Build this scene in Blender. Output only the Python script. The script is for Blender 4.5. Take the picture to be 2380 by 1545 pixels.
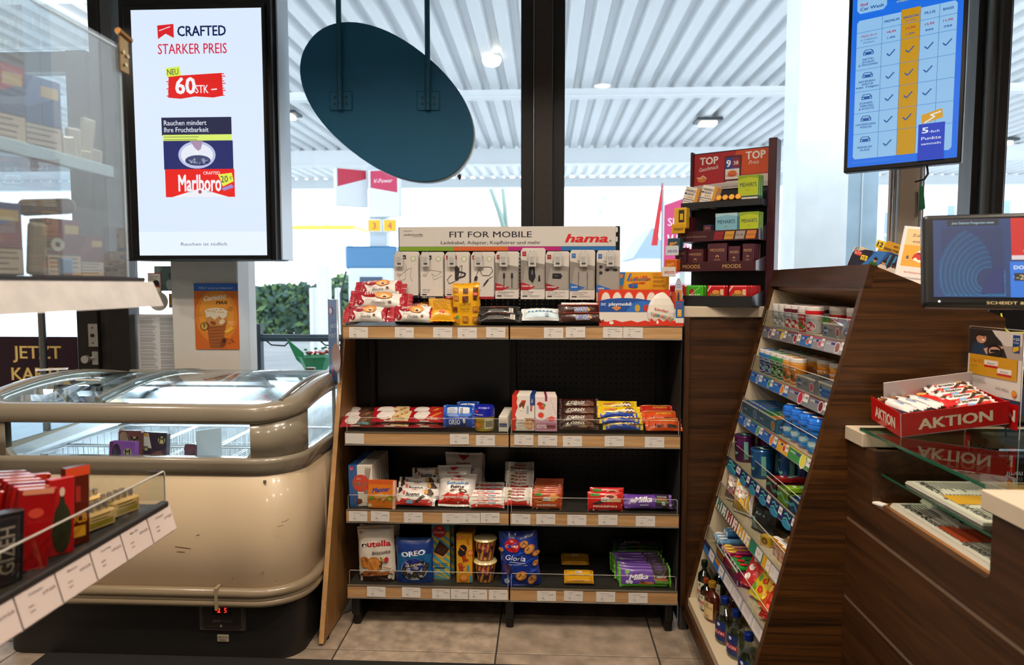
import bpy, bmesh, math, random
from mathutils import Vector, Matrix, Euler
sc = bpy.context.scene
for o in list(bpy.data.objects): bpy.data.objects.remove(o)
rad = math.radians
RN = random.Random(7)
# ---------------------------------------------------------------- camera
F = 1587.0; PIT = rad(4.04); YAW = rad(2.7); CH = 1.42
cam = bpy.data.cameras.new('camera'); camo = bpy.data.objects.new('camera', cam); sc.collection.objects.link(camo)
CR = Vector((math.cos(YAW), math.sin(YAW), 0)); CF = Vector((-math.sin(YAW)*math.cos(PIT), math.cos(YAW)*math.cos(PIT), -math.sin(PIT)))
CU = CR.cross(CF)
CL = Vector((0, 0, CH))
camo.matrix_world = Matrix.Translation(CL) @ Matrix((CR, CU, -CF)).transposed().to_4x4()
cam.sensor_width = 36; cam.lens = F/2380*36; cam.clip_start = .05; cam.clip_end = 500
cam.dof.use_dof = True; cam.dof.focus_distance = 2.5; cam.dof.aperture_fstop = 3.6
sc.camera = camo
# ---------------------------------------------------------------- light, exposure
vs = sc.view_settings; vs.view_transform = 'Standard'; vs.look = 'None'; vs.gamma = 1; vs.use_curve_mapping = False
vs.exposure = 0.0
w = bpy.data.worlds.new('sky'); sc.world = w; w.use_nodes = True
wn = w.node_tree; bg = wn.nodes['Background']
tc = wn.nodes.new('ShaderNodeTexCoord'); nz = wn.nodes.new('ShaderNodeTexNoise'); rp = wn.nodes.new('ShaderNodeValToRGB')
nz.inputs['Scale'].default_value = 2.0
rp.color_ramp.elements[0].color = (.84, .92, 1, 1); rp.color_ramp.elements[1].color = (.94, .97, 1, 1)
wn.links.new(tc.outputs['Generated'], nz.inputs['Vector']); wn.links.new(nz.outputs['Fac'], rp.inputs['Fac']); wn.links.new(rp.outputs['Color'], bg.inputs['Color'])
bg.inputs['Strength'].default_value = 5.5
sc.cycles.use_denoising = True
sc.cycles.max_bounces = 8; sc.cycles.diffuse_bounces = 3; sc.cycles.glossy_bounces = 3; sc.cycles.transparent_max_bounces = 16
sc.cycles.caustics_reflective = False; sc.cycles.caustics_refractive = False
sc.cycles.sample_clamp_indirect = 4
LAMPS = [(-1.7, 1.15, 36), (-.75, 1.45, 40), (.0, 1.2, 46), (.45, 1.5, 30), (-2.6, 1.9, 26), (1.45, .9, 34), (-.2, -.6, 36), (1.9, 1.9, 20), (-1.6, -.4, 26), (.55, .2, 30)]
LK = .42
LAMPC = (1.0, .84, .68)
def lamp_light(x, y, z, e):
    l = bpy.data.lights.new('downlight_bulb', 'AREA'); l.shape = 'DISK'; l.size = .13; l.energy = e*LK; l.color = LAMPC; l.spread = rad(150)
    o = bpy.data.objects.new('downlight_bulb', l); sc.collection.objects.link(o); o.location = (x, y, z); return o
# ---------------------------------------------------------------- helpers
def ray(px, py): return (CF + CR*((px-1190)/F) - CU*((py-772.5)/F))
def onY(px, py, Y): d = ray(px, py); return CL + d*(Y/d.y)
def onX(px, py, X): d = ray(px, py); return CL + d*(X/d.x)
def onZ(px, py, Z): d = ray(px, py); return CL + d*((Z-CH)/d.z)
def mpp(p): return (Vector(p)-CL).dot(CF)/F
def lin(h):
    h = h.lstrip('#'); c = [int(h[i:i+2], 16)/255 for i in (0, 2, 4)]
    return [x/12.92 if x <= .04045 else ((x+.055)/1.055)**2.4 for x in c] + [1]
_mc = {}
def M(hx, rough=.5, metal=0, em=0, coat=0, noise=0, bump=0, bs=60):
    k = (hx, rough, metal, em, coat, noise, bump, bs)
    if k in _mc: return _mc[k]
    m = bpy.data.materials.new('paint_'+hx.strip('#')); m.use_nodes = True; nt = m.node_tree; p = nt.nodes['Principled BSDF']
    c = lin(hx); p.inputs['Base Color'].default_value = c; p.inputs['Roughness'].default_value = rough; p.inputs['Metallic'].default_value = metal
    if coat: p.inputs['Coat Weight'].default_value = coat; p.inputs['Coat Roughness'].default_value = .08
    if em:
        p.inputs['Emission Color'].default_value = c; p.inputs['Emission Strength'].default_value = em; p.inputs['Base Color'].default_value = (.02, .02, .02, 1)
    if noise or bump:
        t = nt.nodes.new('ShaderNodeTexCoord'); n = nt.nodes.new('ShaderNodeTexNoise'); n.inputs['Scale'].default_value = bs; n.inputs['Detail'].default_value = 4
        nt.links.new(t.outputs['Object'], n.inputs['Vector'])
        if noise:
            r = nt.nodes.new('ShaderNodeValToRGB'); r.color_ramp.elements[0].position = .3; r.color_ramp.elements[1].position = .7
            r.color_ramp.elements[0].color = [x*(1-noise) for x in c[:3]]+[1]; r.color_ramp.elements[1].color = [min(1, x*(1+noise*.6)) for x in c[:3]]+[1]
            nt.links.new(n.outputs['Fac'], r.inputs['Fac']); nt.links.new(r.outputs['Color'], p.inputs['Base Color'])
        if bump:
            b = nt.nodes.new('ShaderNodeBump'); b.inputs['Strength'].default_value = bump; b.inputs['Distance'].default_value = .01
            nt.links.new(n.outputs['Fac'], b.inputs['Height']); nt.links.new(b.outputs['Normal'], p.inputs['Normal'])
    _mc[k] = m; return m
def wood(key, c1, c2, grain='X', fine=70, rough=.45, along=2.0, spec=.5):
    k = ('wood', key)
    if k in _mc: return _mc[k]
    m = bpy.data.materials.new('wood_'+key); m.use_nodes = True; nt = m.node_tree; p = nt.nodes['Principled BSDF']
    t = nt.nodes.new('ShaderNodeTexCoord'); mp = nt.nodes.new('ShaderNodeMapping'); n = nt.nodes.new('ShaderNodeTexNoise'); n2 = nt.nodes.new('ShaderNodeTexNoise')
    s = [fine]*3; s['XYZ'.index(grain)] = along; mp.inputs['Scale'].default_value = s
    n.inputs['Scale'].default_value = 1; n.inputs['Detail'].default_value = 6; n.inputs['Roughness'].default_value = .65; n.inputs['Distortion'].default_value = .6
    n2.inputs['Scale'].default_value = .12; n2.inputs['Detail'].default_value = 3
    nt.links.new(t.outputs['Object'], mp.inputs['Vector']); nt.links.new(mp.outputs['Vector'], n.inputs['Vector']); nt.links.new(mp.outputs['Vector'], n2.inputs['Vector'])
    ad = nt.nodes.new('ShaderNodeMath'); ad.operation = 'MULTIPLY_ADD'; ad.inputs[1].default_value = .75
    ml = nt.nodes.new('ShaderNodeMath'); ml.operation = 'MULTIPLY'; ml.inputs[1].default_value = .25
    nt.links.new(n2.outputs['Fac'], ml.inputs[0]); nt.links.new(n.outputs['Fac'], ad.inputs[0]); nt.links.new(ml.outputs[0], ad.inputs[2])
    r = nt.nodes.new('ShaderNodeValToRGB'); r.color_ramp.elements[0].position = .36; r.color_ramp.elements[1].position = .62
    r.color_ramp.elements[0].color = lin(c1); r.color_ramp.elements[1].color = lin(c2)
    nt.links.new(ad.outputs[0], r.inputs['Fac']); nt.links.new(r.outputs['Color'], p.inputs['Base Color'])
    b = nt.nodes.new('ShaderNodeBump'); b.inputs['Strength'].default_value = .25; b.inputs['Distance'].default_value = .002
    nt.links.new(n.outputs['Fac'], b.inputs['Height']); nt.links.new(b.outputs['Normal'], p.inputs['Normal'])
    p.inputs['Roughness'].default_value = rough; p.inputs['Specular IOR Level'].default_value = spec
    _mc[k] = m; return m
def glass(key='pane', tint='#ffffff', ior=1.45, extra=0.0, rough=.0, haze=0.0):
    k = ('glass', key)
    if k in _mc: return _mc[k]
    m = bpy.data.materials.new('glass_'+key); m.use_nodes = True; nt = m.node_tree
    for n in list(nt.nodes): nt.nodes.remove(n)
    out = nt.nodes.new('ShaderNodeOutputMaterial'); tr = nt.nodes.new('ShaderNodeBsdfTransparent'); gl = nt.nodes.new('ShaderNodeBsdfGlossy'); mx = nt.nodes.new('ShaderNodeMixShader'); lw = nt.nodes.new('ShaderNodeLayerWeight')
    tr.inputs['Color'].default_value = lin(tint); gl.inputs['Roughness'].default_value = rough; lw.inputs['Blend'].default_value = .5
    # Schlick's formula: both faces of a thin pane reflect alike
    f0 = ((ior-1)/(ior+1))**2+extra; pw = nt.nodes.new('ShaderNodeMath'); pw.operation = 'POWER'; pw.inputs[1].default_value = 5
    ad = nt.nodes.new('ShaderNodeMath'); ad.operation = 'MULTIPLY_ADD'; ad.inputs[1].default_value = 1-f0; ad.inputs[2].default_value = f0; ad.use_clamp = True
    nt.links.new(lw.outputs['Facing'], pw.inputs[0]); nt.links.new(pw.outputs[0], ad.inputs[0]); nt.links.new(ad.outputs[0], mx.inputs[0])
    nt.links.new(tr.outputs[0], mx.inputs[1]); nt.links.new(gl.outputs[0], mx.inputs[2])
    last = mx
    if haze:
        df = nt.nodes.new('ShaderNodeBsdfDiffuse'); df.inputs['Color'].default_value = (.9, .93, .95, 1); m2 = nt.nodes.new('ShaderNodeMixShader'); m2.inputs[0].default_value = haze
        nt.links.new(mx.outputs[0], m2.inputs[1]); nt.links.new(df.outputs[0], m2.inputs[2]); last = m2
    nt.links.new(last.outputs[0], out.inputs['Surface'])
    _mc[k] = m; return m
_tx = {}
def glyphs(s, bold, shear, serif=False):
    k = (s, bold, shear)
    if k in _tx: return _tx[k]
    cu = bpy.data.curves.new('t', 'FONT'); cu.body = s; cu.offset = bold; cu.shear = shear; cu.resolution_u = 2; cu.fill_mode = 'FRONT'; cu.size = 1
    o = bpy.data.objects.new('t', cu); me = bpy.data.meshes.new_from_object(o)
    vs = [(v.co.x, v.co.y) for v in me.vertices]; fs = [tuple(p.vertices) for p in me.polygons]
    bpy.data.objects.remove(o); bpy.data.curves.remove(cu); bpy.data.meshes.remove(me)
    xs = [v[0] for v in vs] or [0, 1]
    r = (vs, fs, min(xs), max(xs)); _tx[k] = r; return r
class Bd:
    def __init__(s): s.v = []; s.f = []; s.m = []; s.mats = []; s.sm = []
    def mi(s, m):
        if isinstance(m, str): m = M(m)
        if m not in s.mats: s.mats.append(m)
        return s.mats.index(m)
    def add(s, vs, fs, m, T=None, smooth=False):
        o = len(s.v); i = s.mi(m)
        if T is not None: vs = [T @ Vector(p) for p in vs]
        s.v += [tuple(p) for p in vs]
        for f in fs: s.f.append([a+o for a in f]); s.m.append(i); s.sm.append(smooth)
        return s
    def box(s, x0, x1, y0, y1, z0, z1, m, T=None):
        v = [(x0, y0, z0), (x1, y0, z0), (x1, y1, z0), (x0, y1, z0), (x0, y0, z1), (x1, y0, z1), (x1, y1, z1), (x0, y1, z1)]
        return s.add(v, [(3, 2, 1, 0), (4, 5, 6, 7), (0, 1, 5, 4), (1, 2, 6, 5), (2, 3, 7, 6), (3, 0, 4, 7)], m, T)
    def rbox(s, x0, x1, y0, y1, z0, z1, m, r=.002, seg=1, T=None, smooth=False):
        bm = bmesh.new(); bmesh.ops.create_cube(bm, size=1)
        for v in bm.verts: v.co = Vector(((x0+x1)/2+v.co.x*(x1-x0), (y0+y1)/2+v.co.y*(y1-y0), (z0+z1)/2+v.co.z*(z1-z0)))
        bmesh.ops.bevel(bm, geom=bm.edges[:], offset=r, segments=seg, affect='EDGES', profile=.5)
        bm.verts.index_update(); vs = [v.co.copy() for v in bm.verts]; fs = [[v.index for v in f.verts] for f in bm.faces]; bm.free()
        return s.add(vs, fs, m, T, smooth)
    def prism(s, poly, a, b, m, ax='y', T=None, smooth=False):
        # poly in (x,z) extruded along y; or ax='x': poly (y,z); ax='z': poly (x,y)
        n = len(poly)
        def P(p, t): return {'y': (p[0], t, p[1]), 'x': (t, p[0], p[1]), 'z': (p[0], p[1], t)}[ax]
        vs = [P(p, a) for p in poly]+[P(p, b) for p in poly]
        s.add(vs, [list(range(n))[::-1], list(range(n, 2*n))], m, T)
        return s.add(vs, [(i, (i+1) % n, n+(i+1) % n, n+i) for i in range(n)], m, T, smooth)
    def cyl(s, p0, p1, r, m, n=14, r1=None, caps=True, T=None):
        p0 = Vector(p0); p1 = Vector(p1); d = (p1-p0).normalized(); a = d.orthogonal().normalized(); c = d.cross(a); r1 = r if r1 is None else r1
        vs = [p0+(a*math.cos(t)+c*math.sin(t))*r for t in [2*math.pi*i/n for i in range(n)]]+[p1+(a*math.cos(t)+c*math.sin(t))*r1 for t in [2*math.pi*i/n for i in range(n)]]
        s.add(vs, [(i, (i+1) % n, n+(i+1) % n, n+i) for i in range(n)], m, T, True)
        if caps: s.add(vs, [list(range(n))[::-1], list(range(n, 2*n))], m, T)
        return s
    def tube(s, pts, r, m, n=8, closed=False, T=None):
        pts = [Vector(p) for p in pts]; vs = []; N = len(pts); ref = None
        for i, p in enumerate(pts):
            d = (pts[(i+1) % N]-pts[i-1]) if closed else (pts[min(i+1, N-1)]-pts[max(i-1, 0)])
            d.normalize()
            a = d.orthogonal().normalized() if ref is None else (ref-d*ref.dot(d)).normalized()
            ref = a; c = d.cross(a)
            rr = r[i] if isinstance(r, (list, tuple)) else r
            vs += [p+(a*math.cos(2*math.pi*k/n)+c*math.sin(2*math.pi*k/n))*rr for k in range(n)]
        fs = []
        for i in range(N if closed else N-1):
            j = (i+1) % N
            fs += [(i*n+k, i*n+(k+1) % n, j*n+(k+1) % n, j*n+k) for k in range(n)]
        s.add(vs, fs, m, T, True)
        if not closed: s.add(vs, [list(range(n))[::-1], list(range((N-1)*n, N*n))], m, T)
        return s
    def lathe(s, prof, m, n=20, T=None, sx=1, sy=1, smooth=True):
        # prof list (r,z[,mat])
        vs = []
        for p in prof: vs += [(p[0]*math.cos(2*math.pi*k/n)*sx, p[0]*math.sin(2*math.pi*k/n)*sy, p[1]) for k in range(n)]
        for i in range(len(prof)-1):
            mm = prof[i+1][2] if len(prof[i+1]) > 2 else m
            s.add(vs[i*n:(i+2)*n], [(k, (k+1) % n, n+(k+1) % n, n+k) for k in range(n)], mm, T, smooth)
        s.add(vs[:n], [list(range(n))[::-1]], prof[1][2] if len(prof[1]) > 2 else m, T); s.add(vs[-n:], [list(range(n))], prof[-1][2] if len(prof[-1]) > 2 else m, T)
        return s
    def mesh(s, name):
        me = bpy.data.meshes.new(name); me.from_pydata(s.v, [], s.f)
        for m in s.mats: me.materials.append(m)
        me.polygons.foreach_set('material_index', s.m); me.polygons.foreach_set('use_smooth', s.sm); me.update()
        return me
def props(o, label=None, cat=None, group=None, kind=None):
    if label: o['label'] = label
    if cat: o['category'] = cat
    if group: o['group'] = group
    if kind: o['kind'] = kind
    return o
def fin(b, name, parent=None, loc=(0, 0, 0), rot=(0, 0, 0), label=None, cat=None, group=None, kind=None):
    o = bpy.data.objects.new(name, b.mesh(name) if b is not None else None); sc.collection.objects.link(o)
    if parent is not None: o.parent = parent
    o.location = loc; o.rotation_euler = rot
    return props(o, label, cat, group, kind)
def emp(name, label, cat, loc=(0, 0, 0), rot=(0, 0, 0), group=None): return fin(None, name, None, loc, rot, label, cat, group)
def dup(o, loc=None, rot=None, label=None, group=None, parent=None):
    c = o.copy(); sc.collection.objects.link(c)
    if parent is not None: c.parent = parent
    if loc is not None: c.location = loc
    if rot is not None: c.rotation_euler = rot
    if label: c['label'] = label
    if group: c['group'] = group
    for ch in o.children: dup(ch, parent=c)
    return c
class Cv:
    """flat print on a front: u,v in 0..1, thin raised ink layers"""
    def __init__(s, b, W, H, T=None, bump=None, eps=.0003, wrap=None, base=0):
        s.b = b; s.W = W; s.H = H; s.T = T; s.bump = bump; s.eps = eps; s.wrap = wrap; s.n = base
    def pt(s, u, v):
        off = (.0011 if s.bump else s.eps)+(s.n-1)*(.0003 if s.bump else .00009)
        if s.wrap:
            r = s.wrap(v) if callable(s.wrap) else s.wrap
            a = (u-.5)*s.W/r; p = Vector(((r+off)*math.sin(a), -(r+off)*math.cos(a), v*s.H))
        else:
            if s.bump: off += s.bump(u, v)
            wp = getattr(s.bump, 'warp', None)
            p = Vector(((u-.5)*s.W, -off, v*s.H)) if wp is None else Vector((wp(u, v)[0], -off, wp(u, v)[1]))
        return s.T @ p if s.T is not None else p
    def up(s): s.n += 1
    def grid(s, u0, v0, u1, v1, m, nu=1, nv=1):
        s.up()
        if s.bump: nu = max(nu, int(abs(u1-u0)*14)+1); nv = max(nv, int(abs(v1-v0)*14)+1)
        if s.wrap: nu = max(nu, 8)
        vs = [s.pt(u0+(u1-u0)*i/nu, v0+(v1-v0)*j/nv) for j in range(nv+1) for i in range(nu+1)]
        s.b.add(vs, [(j*(nu+1)+i, j*(nu+1)+i+1, (j+1)*(nu+1)+i+1, (j+1)*(nu+1)+i) for j in range(nv) for i in range(nu)], m)
        return s
    rect = grid
    def poly(s, pts, m):
        s.up()
        if s.bump and len(pts) > 2:
            c = (sum(p[0] for p in pts)/len(pts), sum(p[1] for p in pts)/len(pts))
            Q = []
            for a, b in zip(pts, pts[1:]+pts[:1]):
                k = max(1, int(math.hypot(b[0]-a[0], b[1]-a[1])/.08)); Q += [(a[0]+(b[0]-a[0])*j/k, a[1]+(b[1]-a[1])*j/k) for j in range(k)]
            n = len(Q); rs = (.33, .66, 1); vs = [s.pt(*c)]+[s.pt(c[0]+(p[0]-c[0])*r, c[1]+(p[1]-c[1])*r) for r in rs for p in Q]
            s.b.add(vs, [(0, 1+i, 1+(i+1) % n) for i in range(n)]+[(1+r*n+i, 1+(r+1)*n+i, 1+(r+1)*n+(i+1) % n, 1+r*n+(i+1) % n) for r in range(2) for i in range(n)], m)
        else: s.b.add([s.pt(*p) for p in pts], [list(range(len(pts)))], m)
        return s
    def ell(s, cu, cv, ru, rv=None, m='#ffffff', n=18, ang=0):
        # ru as share of W; rv as share of H (default round)
        if rv is None: rv = ru*s.W/s.H
        ca, sa = math.cos(ang), math.sin(ang); pts = []
        for i in range(n):
            t = 2*math.pi*i/n; x = ru*s.W*math.cos(t); z = rv*s.H*math.sin(t)
            pts.append((cu+(x*ca-z*sa)/s.W, cv+(x*sa+z*ca)/s.H))
        return s.poly(pts, m)
    def line(s, pts, wd, m):
        # polyline, width as share of W
        s.up()
        for a, b in zip(pts[:-1], pts[1:]):
            ax, az, bx, bz = a[0]*s.W, a[1]*s.H, b[0]*s.W, b[1]*s.H; l = math.hypot(bx-ax, bz-az) or 1
            nx, nz = -(bz-az)/l*wd*s.W/2, (bx-ax)/l*wd*s.W/2
            q = [((ax+nx)/s.W, (az+nz)/s.H), ((ax-nx)/s.W, (az-nz)/s.H), ((bx-nx)/s.W, (bz-nz)/s.H), ((bx+nx)/s.W, (bz+nz)/s.H)]
            s.b.add([s.pt(*p) for p in q], [(0, 1, 2, 3)], m)
        return s
    def text(s, t, cu, cv, h, m, w=None, bold=.012, shear=0, rot=0, al='c'):
        # h: cap height as share of H; w: width as share of W; cu,cv: centre of the line
        vs, fs, x0, x1 = glyphs(t, 0, shear)
        if not vs: return s
        k = h*s.H/.73; kx = k if w is None else w*s.W/(x1-x0)
        ca, sa = math.cos(rot), math.sin(rot); out = []
        mid = {'c': (x0+x1)/2, 'l': x0, 'r': x1}[al]
        bo = min(.034, max(0, bold))
        for dx, dy in (((0, 0),) if bo <= .005 else ((-bo*.5, 0), (bo*.5, 0)) if bo < .025 else ((-bo*.9, -bo*.5), (bo*.9, -bo*.5), (-bo*.9, bo*.5), (bo*.9, bo*.5))):
            s.n += 1 if (dx, dy) in ((0, 0), (-bo*.5, 0), (-bo*.9, -bo*.5)) else .25; out = []
            for x, y in vs:
                X = (x-mid+dx)*kx; Z = (y-.365+dy)*k
                out.append(s.pt(cu+(X*ca-Z*sa)/s.W, cv+(X*sa+Z*ca)/s.H))
            s.b.add(out, fs, m)
        return s
    def lines(s, cu, cv, wd, n, dv, m, th=.25):
        for i in range(n):
            q = wd*RN.uniform(.75, 1); s.rect(cu-wd/2, cv-i*dv, cu-wd/2+q, cv-i*dv+dv*th, m); s.n -= 1
        s.n += 1; return s
def Tr(x=0, y=0, z=0): return Matrix.Translation((x, y, z))
def RX(a): return Matrix.Rotation(a, 4, 'X')
def RY(a): return Matrix.Rotation(a, 4, 'Y')
def RZ(a): return Matrix.Rotation(a, 4, 'Z')
# ================================================================ the setting
GY = 3.5
blackmetal = M('#26221f', .35, .3, noise=.15, bs=20); postgrey = M('#3d3734', .4, .3, noise=.1, bs=30)
whitepaint = M('#d9d6cf', .6, noise=.06, bs=6); alu = M('#a9adad', .3, .9)
tilem = M('#a89684', .55, noise=.22, bump=.15, bs=9); grout = M('#3a332c', .9)
def X3(px, Y=GY, py=700): return onY(px, py, Y).x
b = Bd(); b.box(-4.2, 4.2, -3, 3.6, -.1, -.006, grout); floor = fin(b, 'floor', kind='structure')
tw = .62; tx0 = onZ(1158, 1480, 0).x; ty0 = onZ(1300, 1522, 0).y
tiles = []
for v in range(3):
    b = Bd(); b.rbox(.003, tw-.003, .003, tw-.003, -.006, .001, M('#a08f7d' if v == 0 else ('#998876' if v == 1 else '#a79683'), .5, noise=.42, bump=.15, bs=10+v*4), .0015)
    tiles.append(b.mesh('tile'))
first = True
for i in range(-6, 5):
    for j in range(-7, 2):
        x = tx0+i*tw; y = ty0+j*tw
        if y > 3.55 or x > 3.4 or x < -3.9: continue
        o = bpy.data.objects.new('tile', tiles[(i*7+j*3) % 3]); sc.collection.objects.link(o); o.parent = floor; o.location = (x, y, 0)
b = Bd(); b.box(-4.2, 4.2, -3, 3.6, 3.0, 3.1, whitepaint); fin(b, 'ceiling', kind='structure')
wm = M('#cfc8bd', .8, noise=.05, bs=4)
b = Bd(); b.box(-4.3, -4.2, -3, 3.6, 0, 3, wm); fin(b, 'wall_left', kind='structure')
b = Bd(); b.box(4.2, 4.3, -3, 3.6, 0, 3, wm); fin(b, 'wall_right', kind='structure')
b = Bd(); b.box(-4.2, 4.2, -3.1, -3, 0, 3, wm); fin(b, 'wall_front', kind='structure')
# glass front: pillar with the poster, sill strips, header
pl0, pl1 = X3(427), X3(577)
b = Bd(); b.rbox(pl0, pl1, GY-.12, GY+.1, 0, 3, M('#e2ddd4', .55, noise=.05, bs=5), .006)
b.box(-4.2, 4.2, GY+.0, GY+.1, 2.97, 3.0, whitepaint)
fin(b, 'wall_back', kind='structure')
pane = glass('pane', '#f9fbfd', 1.4)
def window(n, x0, x1, z0=.12, fr=.05, left=True, right=True):
    r = Bd()
    r.box(x0, x1, GY-.04, GY+.06, 0, z0, blackmetal); r.box(x0, x1, GY-.04, GY+.06, 2.92, 3.0, blackmetal)
    if left: r.box(x0, x0+fr, GY-.04, GY+.06, z0, 2.92, blackmetal)
    if right: r.box(x1-fr, x1, GY-.04, GY+.06, z0, 2.92, blackmetal)
    o = fin(r, 'window_%d' % n, kind='structure')
    g = Bd(); g.box(x0, x1, GY, GY+.008, z0, 2.92, pane); fin(g, 'pane', o); return o
window(1, X3(318), pl0, left=False, right=False)
window(2, pl1, X3(1211), left=False, right=False)
window(3, X3(1309), X3(2243), left=False, right=False)
window(4, X3(2314), 4.2, left=False, right=False)
window(5, -4.2, X3(-420))
# dark mullions
b = Bd(); m0, m1, m2, m3 = X3(1211), X3(1241), X3(1283), X3(1310)
b.rbox(m0, m1, GY-.03, GY+.08, 0, 3, M('#15120f', .4), .003); b.rbox(m2, m3, GY-.03, GY+.08, 0, 3, M('#15120f', .4), .003); b.rbox(m1, m2, GY-.075, GY+.08, 0, 3, postgrey, .004)
b.box(m1-.003, m1, GY-.078, GY-.03, 0, 3, alu)
fin(b, 'trim_1', kind='structure')
b = Bd(); a0, a1, a2, a3, a4 = X3(2236), X3(2252), X3(2270), X3(2290), X3(2314)
b.rbox(a0, a1, GY-.03, GY+.08, 0, 3, M('#15120f', .4), .003); b.box(a1, a2, GY-.06, GY+.05, 0, 3, alu); b.rbox(a2, a3, GY-.1, GY+.08, 0, 3, postgrey, .004); b.rbox(a3, a4, GY-.03, GY+.08, 0, 3, M('#15120f', .4), .003)
fin(b, 'trim_2', kind='structure')
# glazed door at the left with dark stile
b = Bd(); d0, d1, d2 = X3(-420), X3(196), X3(316)
b.rbox(d1, X3(243), GY-.07, GY+.03, 0, 2.6, blackmetal, .004); b.rbox(X3(245), X3(270), GY-.05, GY+.03, 0, 3, M('#1d1a18', .4), .003); b.rbox(X3(272), d2, GY-.07, GY+.03, 0, 3, blackmetal, .004)
b.box(d0, d1, GY-.05, GY+.02, 0, .14, blackmetal); b.box(d0, d1, GY-.05, GY+.02, 2.5, 2.6, blackmetal); b.box(d0, d0+.1, GY-.05, GY+.02, 0, 2.6, blackmetal)
door = fin(b, 'door_1', kind='structure')
g = Bd(); g.box(d0+.1, d1, GY-.01, GY-.002, .14, 2.5, pane); fin(g, 'pane', door)
hx = X3(95, GY-.12)
h = Bd(); h.cyl((hx, GY-.12, .45), (hx, GY-.12, 1.75), .018, M('#8d8f90', .2, 1), 16)
for z in (.6, 1.6): h.cyl((hx, GY-.12, z), (hx, GY-.01, z), .01, M('#8d8f90', .2, 1), 10)
fin(h, 'pull_handle', door)
q = onY(217, 779, GY-.075); h = Bd(); h.rbox(-.025, .025, -.006, 0, -.06, .06, M('#a8a69f', .4, .6), .002)
h.cyl((0, -.012, 0), (0, 0, 0), .009, '#151515'); h.cyl((0, -.008, .04), (0, 0, .04), .004, '#333333'); h.cyl((0, -.008, -.04), (0, 0, -.04), .004, '#333333')
fin(h, 'lock_plate', door, q)
q = onY(222, 832, GY-.075); h = Bd(); h.rbox(-.016, .016, -.006, 0, -.035, .035, M('#b5b5b0', .35, .7), .002); h.cyl((-.012, 0, 0), (-.012, -.05, 0), .009, M('#b5b5b0', .3, .8)); h.cyl((-.012, -.05, 0), (-.012, -.068, 0), .02, M('#c5c5c0', .3, .8), 20)
fin(h, 'door_knob', door, q)
# facade columns just outside the right-hand glass
b = Bd(); OY = 5.2
b.box(X3(1843, OY), X3(1962, OY), OY, OY+.3, 0, 4.4, M('#e4ecee', .55, noise=.06, bump=.05, bs=5)); fin(b, 'wall_outside', kind='structure')
b = Bd(); c0, c1, c2 = X3(1962, OY), X3(1998, OY), X3(2036, OY)
b.rbox(c0, c1-.004, OY+.02, OY+.2, 0, 4.4, M('#a3bccb', .35, .1, noise=.15, bs=5), .004); b.rbox(c1, c2, OY+.02, OY+.2, 0, 4.4, M('#a3bccb', .35, .1, noise=.15, bs=5), .004); b.box(c1-.006, c1+.002, OY+.015, OY+.03, 0, 4.4, '#c6d3d8')
fin(b, 'metal_column', label='blue-grey metal cladding column outside the right window', cat='column')
# ceiling downlights
for i, (x, y, e) in enumerate(LAMPS):
    r = emp('downlight', 'round recessed ceiling downlight', 'ceiling light', (x, y, 3.0), group='ceiling downlights')
    k = Bd(); k.lathe([(.075, 0), (.095, 0), (.095, -.008), (.075, -.012)], whitepaint, 20); fin(k, 'ring', r)
    k = Bd(); k.lathe([(.01, -.004), (.074, -.004)], M('#ffd9a8', em=14), 20); fin(k, 'diffuser', r)
    l = lamp_light(x, y, 2.97, e); l.parent = r; l.location = (0, 0, -.03)
# ================================================================ outside: forecourt, canopy
b = Bd(); b.box(-40, 40, 3.6, 70, -.15, -.05, M('#c4c8cb', .9, noise=.12, bump=.2, bs=1.5)); fin(b, 'ground', kind='structure')
b = Bd(); b.box(-12, 12, 3.62, 5.6, -.05, -.02, M('#c9ccd0', .85, noise=.2, bump=.2, bs=4)); fin(b, 'kerb_path', kind='structure')
# pavers of the near path
pv = Bd(); pv.rbox(0, .196, 0, .096, -.02, .0, M('#c2c5ca', .85, noise=.15, bs=8), .003); pvm = pv.mesh('paver')
pz = fin(None, 'paving', kind='structure')
for j in range(18):
    for i in range(8):
        o = bpy.data.objects.new('paver', pvm); sc.collection.objects.link(o); o.parent = pz; o.location = (-1.75+i*.2+(j % 2)*.1, 3.72+j*.1, 0)
CZ = 4.5
cm = M('#e9eef0', .45, noise=.03, bs=.6)
canopy = emp('canopy', 'white corrugated metal canopy roof over the forecourt outside', 'canopy', (0, 11, CZ))
def sheet(y0, y1):
    b = Bd(); p = .29; x = -20; prof = []
    while x < 20:
        prof += [(x, 0), (x+.13, 0), (x+.17, .09), (x+.25, .09)]; x += p
    n = len(prof); vs = [(a, y0-11, c) for a, c in prof]+[(a, y1-11, c) for a, c in prof]
    b.add(vs, [(i, i+1, n+i+1, n+i) for i in range(n-1)], cm)
    return b
for y0, y1 in ((3.7, 7.2), (7.2, 11.1), (11.1, 15.9), (15.9, 20.2)):
    fin(sheet(y0, y1), 'roof_sheet', canopy)
for y, d, wd in ((7.2, .08, .06), (11.1, .12, .08), (15.9, .34, .2), (20.2, .26, .2)):
    k = Bd(); k.box(-20, 20, y-11-wd/2, y-11+wd/2, -d, .0, M('#dfe6e9', .5, noise=.03, bs=1)); k.box(-20, 20, y-11-wd/2-.06, y-11+wd/2+.06, -d-.012, -d, M('#eef3f5', .5)); fin(k, 'beam', canopy)
k = Bd(); k.box(-20, 20, -7.3, 9.5, .12, .14, M('#c9ced0', .7)); fin(k, 'roof_top', canopy)
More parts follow.
